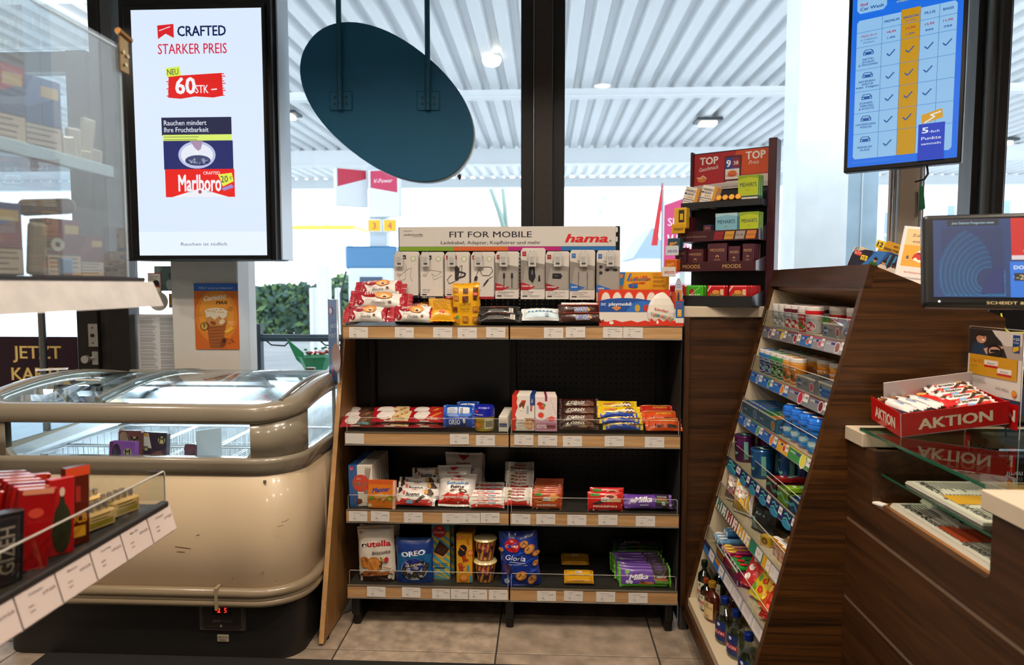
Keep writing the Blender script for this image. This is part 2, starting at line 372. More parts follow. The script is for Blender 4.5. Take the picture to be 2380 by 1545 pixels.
for px, py, lb in ((1645, 284, 'seen right of the dark mullion, larger one'), (715, 371, 'seen below and left of the oval sign'), (1397, 371, 'small and distant, just right of the dark mullion'), (664, 268, 'at the right edge of the advertising screen'), (1143, 142, 'seen between oval sign and dark mullion'), (2330, 330, 'seen through the rightmost window')):
    q = onZ(px, py, CZ-.06)
    k = Bd()
    if px == 1143: k.lathe([(.04, -.07), (.1, -.05), (.13, 0), (.13, .04)], M('#fff6e0', em=3), 16)
    else: k.rbox(-.24, .24, -.2, .2, 0, .05, M('#39424a', .5), .01); k.rbox(-.15, .15, -.12, .12, -.06, 0, M('#fff6e0', em=6), .01)
    fin(k, 'canopy_lamp', loc=q, label=('small round canopy lamp ' if px == 1143 else 'square canopy floodlight ')+lb, cat='lamp', group='canopy floodlights')
# canopy column with signs
q = onZ(880, 745, 0); cy = 13.0; q = onY(862, 745, cy)
def col(px0, px1, py0, py1, Y, z0=None):
    a = onY(px0, py0, Y); c = onY(px1, py1, Y); return a.x, c.x, (c.z if z0 is None else z0), a.z
x0, x1, z0, z1 = col(860, 905, 385, 760, cy, -.05)
r = emp('pump_column', 'pale canopy column carrying red and white advertising boards', 'column', ((x0+x1)/2, cy, -.05))
k = Bd(); k.rbox(-(x1-x0)/2, (x1-x0)/2, -.15, .15, 0, CZ, M('#c9d6de', .5), .02); fin(k, 'post', r)
sx0, sx1, sz0, sz1 = col(877, 912, 395, 505, cy-.3)
k = Bd(); Tm = Tr((sx0+sx1)/2-(x0+x1)/2, -.4, sz0+.05) @ RZ(rad(-12)); W_, H_ = .62, sz1-sz0
k.rbox(-W_/2, W_/2, 0, .12, 0, H_, '#e6ecef', .01, T=Tm); c = Cv(k, W_, H_, Tm, eps=.003); c.poly([(.08, .62), (.94, .5), (.94, .97), (.08, .97)], '#c9305a'); c.text('V-Power', .5, .76, .09, '#f4e6ea', w=.6, shear=.3)
fin(k, 'sign_board', r)
k = Bd(); Tm = Tr(-.42, -.35, sz0+.25) @ RZ(rad(35)); k.rbox(-W_/2, W_/2, 0, .1, 0, H_*.8, '#e6ecef', .01, T=Tm); c = Cv(k, W_, H_*.8, Tm, eps=.003); c.poly([(.06, .5), (.94, .75), (.94, .97), (.06, .97)], '#c9304a'); fin(k, 'sign_board', r)
for i, (a, t) in enumerate(((870, '3'), (906, '4'))):
    q = onY(a, 524, cy-.5); k = Bd(); k.rbox(-.13, .13, 0, .05, -.12, .12, '#f2f2ea', .01); c = Cv(k, .24, .22, Tr(0, 0, -.11), eps=.004); c.rect(.05, .05, .95, .95, '#f5c61c'); c.text(t, .5, .5, .55, '#d2453a')
    fin(k, 'number_sign', loc=q, label='yellow square pump number sign with a red %s beneath the advertising board' % {'3': 'three', '4': 'four'}[t], cat='sign')
# petrol pump
q = onY(872, 735, cy-.6); r = emp('petrol_pump', 'blue and white petrol pump with hose under the number signs', 'petrol pump', (q.x, q.y, -.05))
k = Bd(); k.rbox(-.42, .42, -.25, .25, 0, 1.9, M('#dbe6ec', .4), .03); fin(k, 'housing', r)
k = Bd(); k.rbox(-.46, .46, -.27, .27, 1.75, 2.15, M('#3d7fae', .4), .03); k.box(-.2, .2, -.28, -.26, 1.35, 1.6, '#39506a'); fin(k, 'display', r)
k = Bd(); k.tube([(-.47, -.2, 1.7), (-.56, -.25, 1.3), (-.55, -.25, .6), (-.48, -.22, .25), (-.43, -.2, .5)], .02, '#26323c'); fin(k, 'hose', r)
# bollards, blocks
for px0, px1, py0, py1, Y, lab in ((722, 735, 668, 700, 14, 'thin white bollard left of the big white block'), (738, 768, 620, 700, 15, 'tall white block standing on the far kerb'), (781, 790, 668, 700, 14, 'thin white bollard right of the big white block')):
    x0, x1, z0, z1 = col(px0, px1, py0, py1, Y); k = Bd(); k.rbox(-(x1-x0)/2, (x1-x0)/2, -.12, .12, 0, z1+.05, M('#f3f6f7', .5), .03, 2); fin(k, 'bollard', loc=((x0+x1)/2, Y, -.05), label=lab, cat='bollard')
# hedges: clumps of leaf quads
def bush(name, x, y, z, sx, sy, sz, col1, n, lab, cat, ls=.12, seed=1, kind=None):
    R = random.Random(seed); k = Bd(); ms = [M(c_, .8) for c_ in col1]
    for i in range(n):
        while 1:
            p = Vector((R.uniform(-1, 1), R.uniform(-1, 1), R.uniform(-1, 1)))
            if .35 < p.length < 1: break
        p = Vector((p.x*sx, p.y*sy, p.z*sz+sz)); a = Vector((R.uniform(-1, 1), R.uniform(-1, 1), R.uniform(-1, 1))).normalized(); c_ = a.orthogonal().normalized(); l = ls*R.uniform(.6, 1.3)
        k.add([p-a*l, p+c_*l*.5, p+a*l, p-c_*l*.5], [(0, 1, 2, 3)], ms[i % len(ms)])
    return fin(k, name, loc=(x, y, z), label=lab, cat=cat)
q = onY(700, 700, 19); bush('hedge', q.x, 19, -.05, 2.6, .8, .75, ['#4c6d5a', '#7fa06a', '#5f7f74'], 2600, 'dark green clipped hedge behind the white bollards', 'hedge', .16, 3)
q = onY(812, 690, 22); bush('hedge', q.x, 22, -.05, 1.2, .8, .9, ['#7f9d62', '#4e6d58'], 900, 'small bright green bush right of the long hedge', 'bush', .16, 4)
def tree(x, y, z, h, colr, lab, seed, spread=.5, lv=5, leafc=None, r0=.16):
    R = random.Random(seed); k = Bd(); mt = M(colr, .9)
    tips = []
    def br(p, d, l, r, n):
        q1 = p+d*l*.5+Vector((R.uniform(-1, 1), R.uniform(-1, 1), 0))*l*.05; q2 = q1+d*l*.5
        k.tube([p, q1, q2], [r, r*.85, r*.7], mt, 5 if n > 2 else 3)
        if n == 0: tips.append(q2); return
        for i in range(3 if n > 1 else 4):
            nd = (d+Vector((R.uniform(-1, 1), R.uniform(-1, 1), R.uniform(-.3, .7)))*spread).normalized(); br(q2, nd, l*R.uniform(.62, .8), r*.6, n-1)
    br(Vector((0, 0, 0)), Vector((0, 0, 1)), h*.3, r0, lv)
    r = emp('tree', lab, 'tree', (x, y, z)); fin(k, 'branches', r)
    if leafc:
        k = Bd(); ms = [M(c_, .9) for c_ in leafc]
        for i, p in enumerate(tips):
            for j in range(7):
                s_ = p+Vector((R.uniform(-1, 1), R.uniform(-1, 1), R.uniform(-1, 1)))*.35; l = .12
                k.add([s_, s_+Vector((l, 0, l*.5)), s_+Vector((l*.2, l*.4, l*1.1)), s_+Vector((-l*.5, l*.1, l*.4))], [(0, 1, 2, 3)], ms[j % len(ms)])
        fin(k, 'foliage', r)
q = onY(740, 640, 31); tree(q.x, 31, -.05, 10.4, '#b8a196', 'brownish half-bare tree behind the filling station forecourt left of the pump', 5, .55, 5, ['#c8a88a', '#d9c3a8', '#b99f92'])
q = onY(1185, 640, 22); tree(q.x, 22, -.05, 9.5, '#8fa39b', 'slim bare grey-green tree left of the dark window mullion', 8, .45, 5)
q = onY(1385, 640, 34); tree(q.x, 34, -.05, 7, '#b9c9cf', 'faint bare tree right of the dark window mullion', 12, .6, 4)
# far canopy of the neighbouring pump island and houses
q = onY(745, 560, 26); r = emp('far_canopy', 'low white canopy with a yellow top edge across the forecourt', 'canopy', (q.x, 26, 0))
a = onY(600, 540, 26); c = onY(848, 566, 26)
k = Bd(); k.rbox(a.x-q.x, c.x-q.x, -1.5, 1.5, c.z, a.z, '#f4f6f4', .03); k.box(a.x-q.x, c.x-q.x, -1.52, 1.52, a.z, a.z+.13, '#f6dc3c'); fin(k, 'roof', r)
for t in (.2, .85):
    k = Bd(); xx = a.x-q.x+(c.x-a.x)*t; k.box(xx-.12, xx+.12, -.2, .2, 0, c.z, '#dfe6e8'); fin(k, 'post', r)
def house(px0, px1, pyt, Y, lab, wall='#e7edf0', roof='#8796a6', wins=(), dep=8, roofh=2.5):
    a = onY(px0, pyt, Y); c = onY(px1, pyt, Y); x = (a.x+c.x)/2; hw = (c.x-a.x)/2
    r = emp('house', lab, 'building', (x, Y, 0)); k = Bd(); k.box(-hw, hw, 0, dep, -.05, a.z, M(wall, .8, noise=.04, bs=.5)); fin(k, 'wall', r)
    if roofh:
        k = Bd(); k.prism([(-hw-.3, a.z), (hw+.3, a.z), (0, a.z+roofh)], -.3, dep+.3, M(roof, .8)); fin(k, 'roof', r)
    for wx0, wy0, wx1, wy1 in wins:
        p = onY(wx0, wy0, Y-.05); s_ = onY(wx1, wy1, Y-.05)
        k = Bd(); k.box(p.x-x, s_.x-x, -.08, .02, s_.z, p.z, '#f6f9fa'); k.box(p.x-x-.08, s_.x-x+.08, -.18, -.02, s_.z-.1, s_.z, '#dfe7ea'); f_ = fin(k, 'window', r)
        k = Bd(); mx = (p.x+s_.x)/2-x; mz = s_.z+(p.z-s_.z)*.62
        for (u0, u1) in ((p.x-x+.08, mx-.04), (mx+.04, s_.x-x-.08)):
            for (v0, v1) in ((s_.z+.08, mz-.04), (mz+.04, p.z-.08)): k.box(u0, u1, -.1, -.07, v0, v1, M('#9fb9c9', .15))
        fin(k, 'glazing', f_)
    return r
house(1483, 1545, 600, 36, 'small far house with a steep slate roof right of the mobile accessories display', '#dfe6e8', '#71828f', dep=6, roofh=1.6)
house(2040, 2640, 352, 21.5, 'large pale apartment building outside the right-hand window', '#e9f0f4', roofh=0, dep=10,
      wins=((2050, 488, 2082, 640), (2196, 472, 2240, 600), (2316, 282, 2341, 352), (2208, 300, 2238, 350), (2296, 460, 2346, 600)))
# banners
q = onY(1572, 640, 9); r = emp('advert_board', 'pink and white advertising board outside, left of the cigarillo rack', 'sign', (q.x, 9, -.05))
t_ = onY(1541, 430, 9); u_ = onY(1640, 640, 9)
k = Bd(); k.rbox(t_.x-q.x, u_.x-q.x, 0, .12, .6, t_.z, '#eef2f4', .02); c = Cv(k, u_.x-t_.x, t_.z-.6, Tr((t_.x+u_.x)/2-q.x, 0, .6), eps=.004)
c.poly([(.04, .45), (.98, .55), (.98, .99), (.04, .9)], '#cf3f74'); c.rect(.04, .03, .98, .42, '#e3c9d6'); c.text('Shell', .12, .8, .05, '#f7dbe6', al='l'); c.text('V-Power', .12, .68, .09, '#fbeaf1', al='l', w=.75, bold=.03); fin(k, 'board', r)
for xx in (-.2, .35): k = Bd(); k.cyl((xx, .06, 0), (xx, .06, .7), .03, '#b9c3c8', 10); fin(k, 'leg', r)
q = onY(1535, 640, 8); r = emp('beach_flag', 'narrow red flag hanging from a pole outside', 'flag', (q.x-.05, 8, -.05)); zt = onY(1536, 415, 8).z
k = Bd(); k.cyl((.06, 0, 0), (.06, 0, zt), .012, '#9aa3a8', 8); fin(k, 'pole', r)
zb = onY(1528, 560, 8).z; k = Bd(); k.prism([(.05, zt), (.07, zt-.05), (.01, zb), (-.06, zb)], -.01, .01, M('#d8323c', .6)); fin(k, 'cloth', r)
# near handrail outside with post and hooks
r = emp('handrail', 'dark metal rail on a square post just outside the window', 'handrail', (X3(597, 4.4), 4.4, -.02)); o0 = r.location.x
k = Bd(); z_ = onY(597, 745, 4.4).z; k.rbox(-.028, .028, -.028, .028, 0, z_, M('#22404a', .5), .004); fin(k, 'post', r)
z1 = onY(680, 770, 4.4).z; x1 = X3(900, 4.4)-o0; k = Bd(); k.rbox(-.06, x1, -.02, .02, z1-.045, z1, M('#2a4450', .45), .004); k.box(-.06, x1, -.022, -.018, z1-.02, z1-.012, '#5d7a86'); fin(k, 'rail', r)
for xx in (.06, .42, .8):
    k = Bd(); k.tube([(xx, 0, z1-.045), (xx+.03, 0, z1-.07), (xx+.12, 0, z1-.075), (xx+.15, 0, z1-.045)], .005, '#22343c', 6); fin(k, 'hook', r)
# bouquet in green paper outside
q = onY(735, 868, 3.75); r = emp('bouquet', 'potted flowers wrapped in translucent green paper outside the window', 'flowers', (q.x, 3.75, q.z-.3))
k = Bd(); gm = M('#3aa878', .35); H0 = .3
pts = [(-.11, .18), (-.09, .06), (-.045, -.02), (.05, -.03), (.09, .05), (.075, .1)]
k.lathe([(.04, H0-.02), (.06, H0+.02), (.1, H0+.1), (.085, H0+.1), (.05, H0+.02)], gm, 9, smooth=False); k.prism([(-.1, H0+.08), (-.155, H0+.2), (-.06, H0+.12), (-.03, H0+.02)], -.03, -.026, gm); fin(k, 'wrap', r)
k = Bd(); R = random.Random(4)
for i in range(26):
    p = Vector((R.uniform(-.06, .09), R.uniform(-.04, .04), H0+.1+R.uniform(0, .04))); k.lathe([(.003, 0), (.012, .006), (.004, .013)], ['#d33a2c', '#3f9a52', '#e2543c'][i % 3], 6, T=Tr(*p))
fin(k, 'flowers', r)
k = Bd(); k.lathe([(.03, H0-.1), (.045, H0), (.05, H0)], M('#b06a3a', .6), 14); k.rbox(-.12, .12, -.1, .1, H0-.16, H0-.1, '#c9c9c2', .005); k.box(-.1, -.08, -.02, .02, -r.location.z-.02, H0-.16, '#8a8a84'); k.box(.08, .1, -.02, .02, -r.location.z-.02, H0-.16, '#8a8a84'); fin(k, 'pot', r)
# ================================================================ chest freezer
fgrey = M('#8d8371', .22, coat=.6, noise=.04, bs=3); fbeige = M('#cdb797', .38, coat=.2, noise=.03, bs=3); fbase = M('#1d1a18', .55, noise=.1, bs=5)
FX0, FX1, FY0, FY1 = -2.165, -.915, 2.42, 3.34
FCX, FCY = (FX0+FX1)/2, (FY0+FY1)/2
def ring(x0, x1, y0, y1, r, n=8):
    pts = []
    for cx, cy, a0 in ((x1-r, y0+r, -90), (x1-r, y1-r, 0), (x0+r, y1-r, 90), (x0+r, y0+r, 180)):
        for i in range(n+1):
            a = rad(a0+90*i/n); pts.append((cx+r*math.cos(a), cy+r*math.sin(a), math.cos(a), math.sin(a)))
    # densify straight runs
    out = []
    for i, p in enumerate(pts):
        q = pts[(i+1) % len(pts)]; out.append(p); d = math.hypot(q[0]-p[0], q[1]-p[1])
        if d > .12:
            k = int(d/.06)
            for j in range(1, k): t = j/k; out.append((p[0]+(q[0]-p[0])*t, p[1]+(q[1]-p[1])*t, p[2], p[3]))
    return out
hx_, hy_ = (FX1-FX0)/2, (FY1-FY0)/2
RG = ring(-hx_, hx_, 0, FY1-FY0, .16, 8)
def arch(y, a=.055): t = (y)/(FY1-FY0); return a*math.sin(math.pi*min(1, max(0, t)))**.8
def sweep(b, prof, m, zf=None, sel=None, closed=True, rg=None):
    rg = rg or RG; N = len(rg); n = len(prof)
    idx = [i for i in range(N) if sel is None or sel(rg[i])]
    V = {}
    vs = []
    for i in range(N):
        x, y, nx, ny = rg[i]
        vs += [(x+nx*o, y+ny*o, z+(zf(y) if zf else 0)) for o, z in prof]
    fs = []
    for i in range(N):
        j = (i+1) % N
        if sel is not None and not (sel(rg[i]) and sel(rg[j])): continue
        fs += [(i*n+k, j*n+k, j*n+(k+1) % n, i*n+(k+1) % n) for k in range(n if closed else n-1)]
    b.add(vs, fs, m, None, True)
FR = emp('chest_freezer', 'beige and grey ice cream chest freezer with curved glass lids and a black base', 'freezer', (FCX, FY0, 0))
b = Bd(); rgb_ = ring(-hx_+.07, hx_-.01, .03, FY1-FY0, .1); sweep(b, [(0, .0), (0, .26)], fbase, closed=False, rg=rgb_)
b.add([(p[0], p[1], .25) for p in rgb_], [list(range(len(rgb_)))], fbase); fin(b, 'base', FR)
b = Bd(); sweep(b, [(-.01, .25), (0, .26), (0, .725), (-.03, .73), (-.06, .3)], fbeige); fin(b, 'body_panel', FR)
b = Bd(); b.cyl((hx_+.001, .35, .28), (hx_+.001, .35, .7), .006, fbeige, 6); fin(b, 'panel_seam', FR)
def tubeprof(c, z, r, n=10, sq=1.0): return [(c+r*math.cos(2*math.pi*i/n), z+r*sq*math.sin(2*math.pi*i/n)) for i in range(n)]
bump_m = M('#8f7f66', .28, coat=.4, noise=.05, bs=4)
gap = onY(502, 1385, FY0-.03).x-FCX
def nogap(p): return not (p[1] < .02 and abs(p[0]-gap) < .04)
b = Bd(); sweep(b, tubeprof(.012, .277, .02), bump_m); sweep(b, tubeprof(.012, .239, .016), bump_m); sweep(b, tubeprof(.004, .258, .022), bump_m)
fin(b, 'bumper_rail', FR)
b = Bd(); b.rbox(gap-.006, gap+.006, -.034, .0, .22, .305, M('#a08f74', .4), .002); fin(b, 'rail_joint', FR)
# lower grey frame with rounded lip, follows the belt line
b = Bd(); sweep(b, [(-.005, .715), (.004, .72), (.006, .745), (.012, .762), (.012, .776), (.0, .782), (-.035, .782), (-.035, .72)], fgrey); fin(b, 'lower_frame', FR)
# top rim
b = Bd(); sweep(b, [(-.012, .905), (.006, .91), (.014, .925), (.014, .955), (.004, .972), (-.012, .98), (-.045, .978), (-.055, .965), (-.055, .91)], fgrey, zf=arch); fin(b, 'top_rim', FR)
# corner posts
def insel(cx, cy): return lambda p: abs(p[0]-cx) < .19 and abs(p[1]-cy) < .19
D_ = FY1-FY0
for cx, cy in ((hx_, 0), (-hx_, 0), (hx_, D_), (-hx_, D_)):
    b = Bd(); n0 = len(RG)
    sel = lambda p, cx=cx, cy=cy: abs(p[0]-cx) < .165 and abs(p[1]-cy) < .165
    vs = []; 
    for i, (x, y, nx, ny) in enumerate(RG):
        vs += [(x, y, .77), (x, y, .915+arch(y)), (x-nx*.03, y-ny*.03, .915+arch(y)), (x-nx*.03, y-ny*.03, .77)]
    fs = []
    for i in range(n0):
        j = (i+1) % n0
        if sel(RG[i]) and sel(RG[j]): fs += [(i*4+k, j*4+k, j*4+(k+1) % 4, i*4+(k+1) % 4) for k in range(4)]
    us = sorted({a for f in fs for a in f}); mp_ = {a: i for i, a in enumerate(us)}
    b.add([vs[a] for a in us], [[mp_[a] for a in f] for f in fs], fgrey, None, True)
    if cy == 0 and cx > 0:
        x_ = hx_-.16; b.prism([(x_+.002, .775), (x_-.035, .775), (x_-.018, .781), (x_-.006, .793), (x_+.002, .81)], .0, .03, fgrey)
    if cy == 0 and cx < 0:
        x_ = -hx_+.16; b.prism([(x_-.002, .775), (x_+.035, .775), (x_+.018, .781), (x_+.006, .793), (x_-.002, .81)], .0, .03, fgrey)
    fin(b, 'corner_post', FR)
fgl = glass('freezer', '#f4fbff', 1.45, extra=.03)
b = Bd(); b.box(-hx_+.12, hx_-.12, .012, .016, .77, .92, fgl); fin(b, 'front_window', FR)
b = Bd(); b.prism([(.12, .77), (D_-.12, .77), (D_-.12, .92+arch(D_-.12)), (D_*.75, .92+arch(D_*.75)), (D_*.5, .92+arch(D_*.5)), (D_*.25, .92+arch(D_*.25)), (.12, .92+arch(.12))], hx_-.016, hx_-.012, fgl, ax='x'); fin(b, 'side_window', FR)
b = Bd(); b.prism([(.12, .77), (D_-.12, .77), (D_-.12, .92+arch(D_-.12)), (D_*.5, .92+arch(D_*.5)), (.12, .92+arch(.12))], -hx_+.012, -hx_+.016, fgl, ax='x'); fin(b, 'side_window', FR)
# curved sliding lids with frames
lidx = onY(375, 905, 2.9).x-FCX
def lid(x0, x1, dz, nm='glass_lid'):
    b = Bd(); n = 12; vs = []
    for i in range(n+1):
        y = .045+(D_-.09)*i/n; z = .968+arch(y)+dz; vs += [(x0, y, z), (x1, y, z), (x1, y, z-.005), (x0, y, z-.005)]
    fs = []
    for i in range(n): fs += [(i*4+k, (i+1)*4+k, (i+1)*4+(k+1) % 4, i*4+(k+1) % 4) for k in range(4)]
    b.add(vs, fs, glass('lid', '#eef8fb', 1.5, extra=.06), None, True); o = fin(b, nm, FR)
    for xx in (x0, x1): f = Bd(); f.tube([(xx, .045+(D_-.09)*i/n, .966+arch(.045+(D_-.09)*i/n)+dz) for i in range(n+1)], .008, M('#9c9a90', .3, .6), 6); fin(f, 'lid_frame', o)
    return o
l1 = lid(-hx_+.06, lidx+.03, 0); l2 = lid(lidx, hx_-.06, .012)
f = Bd(); f.rbox(-.02, .02, -.01, .02, 0, .012, M('#6a6458', .3, .7), .004, 2); q = (hx_-.13, D_*.62, .985+arch(D_*.62)); fin(f, 'lid_lock', l2, q)
f = Bd(); f.rbox(-.05, .05, -.01, .01, 0, .008, M('#cfcdc5', .4), .002); fin(f, 'lid_handle', l1, (-hx_+.28, .3, .972+arch(.3)))
b = Bd(); b.box(-hx_+.1, hx_-.1, D_-.05, D_-.03, .975, .995, M('#b2aa98', .3, .3)); fin(b, 'back_rail', FR)
# white liner
lm = M('#e8eef2', .35, bump=.3, noise=.04, bs=25)
b = Bd(); 
b.box(-hx_+.05, hx_-.05, .05, .055, .3, .765, lm); b.box(-hx_+.05, hx_-.05, D_-.07, D_-.05, .3, .93, lm); b.box(-hx_+.05, -hx_+.056, .05, D_-.05, .3, .765, lm); b.box(hx_-.056, hx_-.05, .05, D_-.05, .3, .765, lm); b.box(-hx_+.05, hx_-.05, .05, D_-.05, .3, .32, lm)
b.prism([(.05, .76), (D_-.05, .76), (D_-.05, .80), (.05, .765)], -hx_+.05, -hx_+.16, lm, ax='x')
fin(b, 'liner', FR)
k = Bd(); k.rbox(-hx_+.14, hx_-.14, D_-.075, D_-.06, .925, .94, M('#eaf4ff', em=5), .003); fin(k, 'light_tube', FR)
l = bpy.data.lights.new('freezer_led', 'AREA'); l.shape = 'RECTANGLE'; l.size = 1.0; l.size_y = .03; l.energy = 16; l.color = (.8, .92, 1); lo = bpy.data.objects.new('freezer_led', l); sc.collection.objects.link(lo); lo.parent = FR; lo.location = (0, D_-.085, .925); lo.rotation_euler = (rad(-35), 0, 0)
# thermometer display
q = (onY(518, 1450, FY0+.03).x-FCX, .03)
b = Bd(); b.rbox(q[0]-.09, q[0]+.09, -.004, .012, .11, .232, M('#57504a', .35, coat=.3), .006, T=Tr(0, .026, 0)); b.rbox(q[0]-.075, q[0]+.075, .018, .03, .122, .23, M('#3a332c', .3), .004)
c = Cv(b, .15, .105, Tr(q[0], .017, .123), eps=.0005)
c.rect(.28, .52, .76, .9, '#0e0907'); c.text('2', .45, .7, .18, M('#ff2418', em=4), bold=.03); c.text('5', .62, .7, .18, M('#ff2418', em=4), bold=.0); c.rect(.36, .68, .41, .72, M('#ff2418', em=4)); c.text('AHT', .38, .3, .1, '#8a8276', bold=.03); c.text('COOLING', .6, .3, .08, '#77705f', bold=.02); c.ell(.9, .25, .02, m='#1a1613'); c.ell(.5, .12, .03, m='#b0a890')
fin(b, 'thermometer', FR)
b = Bd(); b.rbox(q[0]-.022, q[0]+.022, .026, .031, .068, .094, '#b7ab96', .001); c = Cv(b, .044, .026, Tr(q[0], .0255, .068), eps=.0004); c.text('INV 07/15', .5, .7, .2, '#4a4034', w=.8); c.text('4882', .5, .3, .25, '#4a4034', w=.6); fin(b, 'inventory_sticker', FR)
b = Bd(); b.box(hx_-.116, hx_-.106, .003, .006, .69, .7, '#6b6252'); fin(b, 'small_sticker', FR)
q = onY(148, 897, 2.93); b = Bd(); b.rbox(-.06, .06, 0, .002, 0, .022, '#e8e8e4', .0005); c = Cv(b, .12, .022, None, eps=.0004); c.text('4001 23456', .65, .5, .4, '#222222', w=.5); c.lines(.22, .7, .3, 3, .25, '#555555'); fin(b, 'barcode_sticker', FR, (q.x-FCX, .44, .982+arch(.44)+.01), (rad(-75), 0, rad(28)))
# scuffs on the body panel
b = Bd()
for px, py, w_, a in ((660, 1212, .02, .3), (652, 1222, .025, .2), (668, 1208, .012, .5), (420, 1282, .03, -.05), (460, 1243, .012, .3), (540, 1345, .01, 1.2), (610, 1330, .008, .1), (425, 1272, .06, -.12), (640, 1350, .006, 1.2)):
    p = onY(px, py, FY0-.0015); T = Tr(p.x-FCX, -.001, p.z) @ RY(-a); b.box(-w_/2, w_/2, -.0005, .001, -.0008, .0008, '#7a6348', T)
fin(b, 'scuff_marks', FR, kind='stuff'); 
# wire baskets
wirem = M('#eef2f4', .4)
def basket(x0, x1, y0, y1, z0, z1, lab):
    r = emp('freezer_basket', lab, 'basket', ((x0+x1)/2+FCX, (y0+y1)/2+FY0, z0)); cx, cy = (x0+x1)/2, (y0+y1)/2; hx, hy, h = (x1-x0)/2, (y1-y0)/2, z1-z0
    b = Bd(); b.tube([(-hx, -hy, h), (hx, -hy, h), (hx, hy, h), (-hx, hy, h)], .004, wirem, 6, closed=True); fin(b, 'top_wire', r)
    b = Bd(); n = int(2*hx/.045); t = .0018
    for i in range(n+1):
        x = -hx+2*hx*i/n; b.tube([(x, -hy, h), (x, -hy, 0), (x, hy, 0), (x, hy, h)], t, wirem, 4)
    n = int(2*hy/.045)
    for i in range(n+1):
        y = -hy+2*hy*i/n; b.tube([(-hx, y, h), (-hx, y, 0), (hx, y, 0), (hx, y, h)], t, wirem, 4)
    for z in (h*.35, h*.7): b.tube([(-hx, -hy, z), (hx, -hy, z), (hx, hy, z), (-hx, hy, z)], t, wirem, 4, closed=True)
    fin(b, 'wire_mesh', r, kind='stuff'); return r
bx = [-hx_+.07, -.17, .13, hx_-.07]
for i, nm in enumerate(('left end', 'middle', 'right end')):
    basket(bx[i]+.008, bx[i+1]-.008, .07, .41, .45, .72, 'white wire basket at the front %s of the freezer' % nm)
    basket(bx[i]+.008, bx[i+1]-.008, .44, D_-.08, .45, .72, 'white wire basket at the back %s of the freezer' % nm)
def ice(px0, py0, px1, py1, Y, lab, fn, lean=-.1):
    a = onY(px0, py0, Y); c_ = onY(px1, py1, Y); W_, H_ = c_.x-a.x, a.z-c_.z+.05; k = Bd(); k.rbox(-W_/2, W_/2, 0, .035, 0, H_, fn[0], .006, 2); c = Cv(k, W_, H_, eps=.0004); fn[1](c)
    fin(k, 'ice_cream_box', loc=((a.x+c_.x)/2, Y, a.z-H_), rot=(rad(-4), lean, 0), label=lab, cat='ice cream box', group='ice cream boxes in the freezer')
def mbadge(c, u, v, r):
    c.ell(u, v, r, m='#caa95a'); c.ell(u, v, r*.9, m='#e3cb86'); c.text('M', u, v+.02, r*1.0, '#2b1c10', bold=.03); c.rect(u-r*.6, v-r*.75, u+r*.6, v-r*.55, '#5b4220')
def f_a(c): c.rect(.02, .02, .98, .98, '#7d3f34'); c.ell(.27, .62, .2, .33, '#cdb397'); c.ell(.25, .85, .17, .13, '#a98260'); mbadge(c, .72, .76, .2); c.text('UTOPIA', .7, .48, .06, '#d9a24c', w=.4); c.text('DOUBLE', .7, .38, .05, '#3a1712', w=.3); c.ell(.3, .2, .2, .08, '#5b241c')
def f_b(c): c.rect(.02, .02, .98, .98, '#351f2a'); c.poly([(.02, .98), (.28, .98), (.42, .6), (.02, .66)], '#e8d7c4'); c.poly([(.02, .98), (.2, .98), (.3, .9), (.02, .9)], '#d9942e'); c.poly([(.02, .02), (.02, .42), (.2, .36), (.75, .02)], '#e6d2ba'); c.poly([(.02, .34), (.1, .34), (.5, .1), (.3, .1)], '#d9942e'); c.ell(.6, .42, .3, .11, '#6b3526', ang=.5); c.ell(.28, .3, .13, .1, '#efe3d4'); c.ell(.27, .3, .04, m='#b3743a'); mbadge(c, .82, .82, .15); mbadge(c, .2, .6, .09); c.text('CARAMEL & NUTS', .8, .28, .04, '#d9b48a', w=.3)
def f_c(c): c.rect(.02, .02, .98, .98, '#c46bc8'); c.poly([(.02, .02), (.02, .98), (.2, .98), (.12, .5), (.25, .02)], '#8c2f6c'); c.ell(.3, .52, .2, .42, '#3b1a30'); c.ell(.25, .6, .06, .25, '#5a2c4e', ang=.1); mbadge(c, .74, .68, .17); c.text('UTOPIA', .76, .38, .08, '#f1d9a0', w=.38); c.text('DOUBLE', .76, .26, .07, '#f6e6f6', w=.28); c.text('CHERRY', .76, .16, .04, '#e9cdea', w=.22)
ice(270, 1002, 326, 1072, FY0+.2, 'brown ice cream box with a pale lolly, behind the pink box', ('#6b332b', f_a), 0)
ice(323, 1006, 383, 1070, FY0+.22, 'dark brown box with orange swirls and a nutty ice lolly', ('#2b1720', f_b), .03)
ice(248, 1027, 309, 1074, FY0+.12, 'pink and purple ice cream box, frontmost in the freezer', ('#b05bb4', f_c), .03)
a = onY(437, 1033, FY0+.15); k = Bd(); k.rbox(-.024, .024, 0, .02, 0, .12, '#5b2231', .008, 2); c = Cv(k, .048, .12, eps=.0005); c.ell(.5, .85, .46, .15, '#6f2b3b'); c.rect(.02, .02, .4, .62, '#d98a4a'); c.rect(.72, .05, .98, .6, '#d98a4a'); c.rect(.5, .42, .75, .58, '#e9e2dc'); fin(k, 'ice_cream_packet', loc=(a.x, FY0+.15, a.z-.12), rot=(0, rad(3), 0), label='single wrapped brown and orange ice lolly standing in the freezer', cat='ice cream')
a = onY(480, 1008, FY0+.2); k = Bd(); k.rbox(-.05, .05, -.003, .003, 0, .22, M('#e9eef2', .35), .002); fin(k, 'basket_divider', loc=(a.x+.01, FY0+.2, a.z-.2), rot=(0, 0, rad(50)), label='plain white plastic divider plate standing in the freezer', cat='divider')
for px, w_ in ((1720/5.67+200+5, 0),): pass
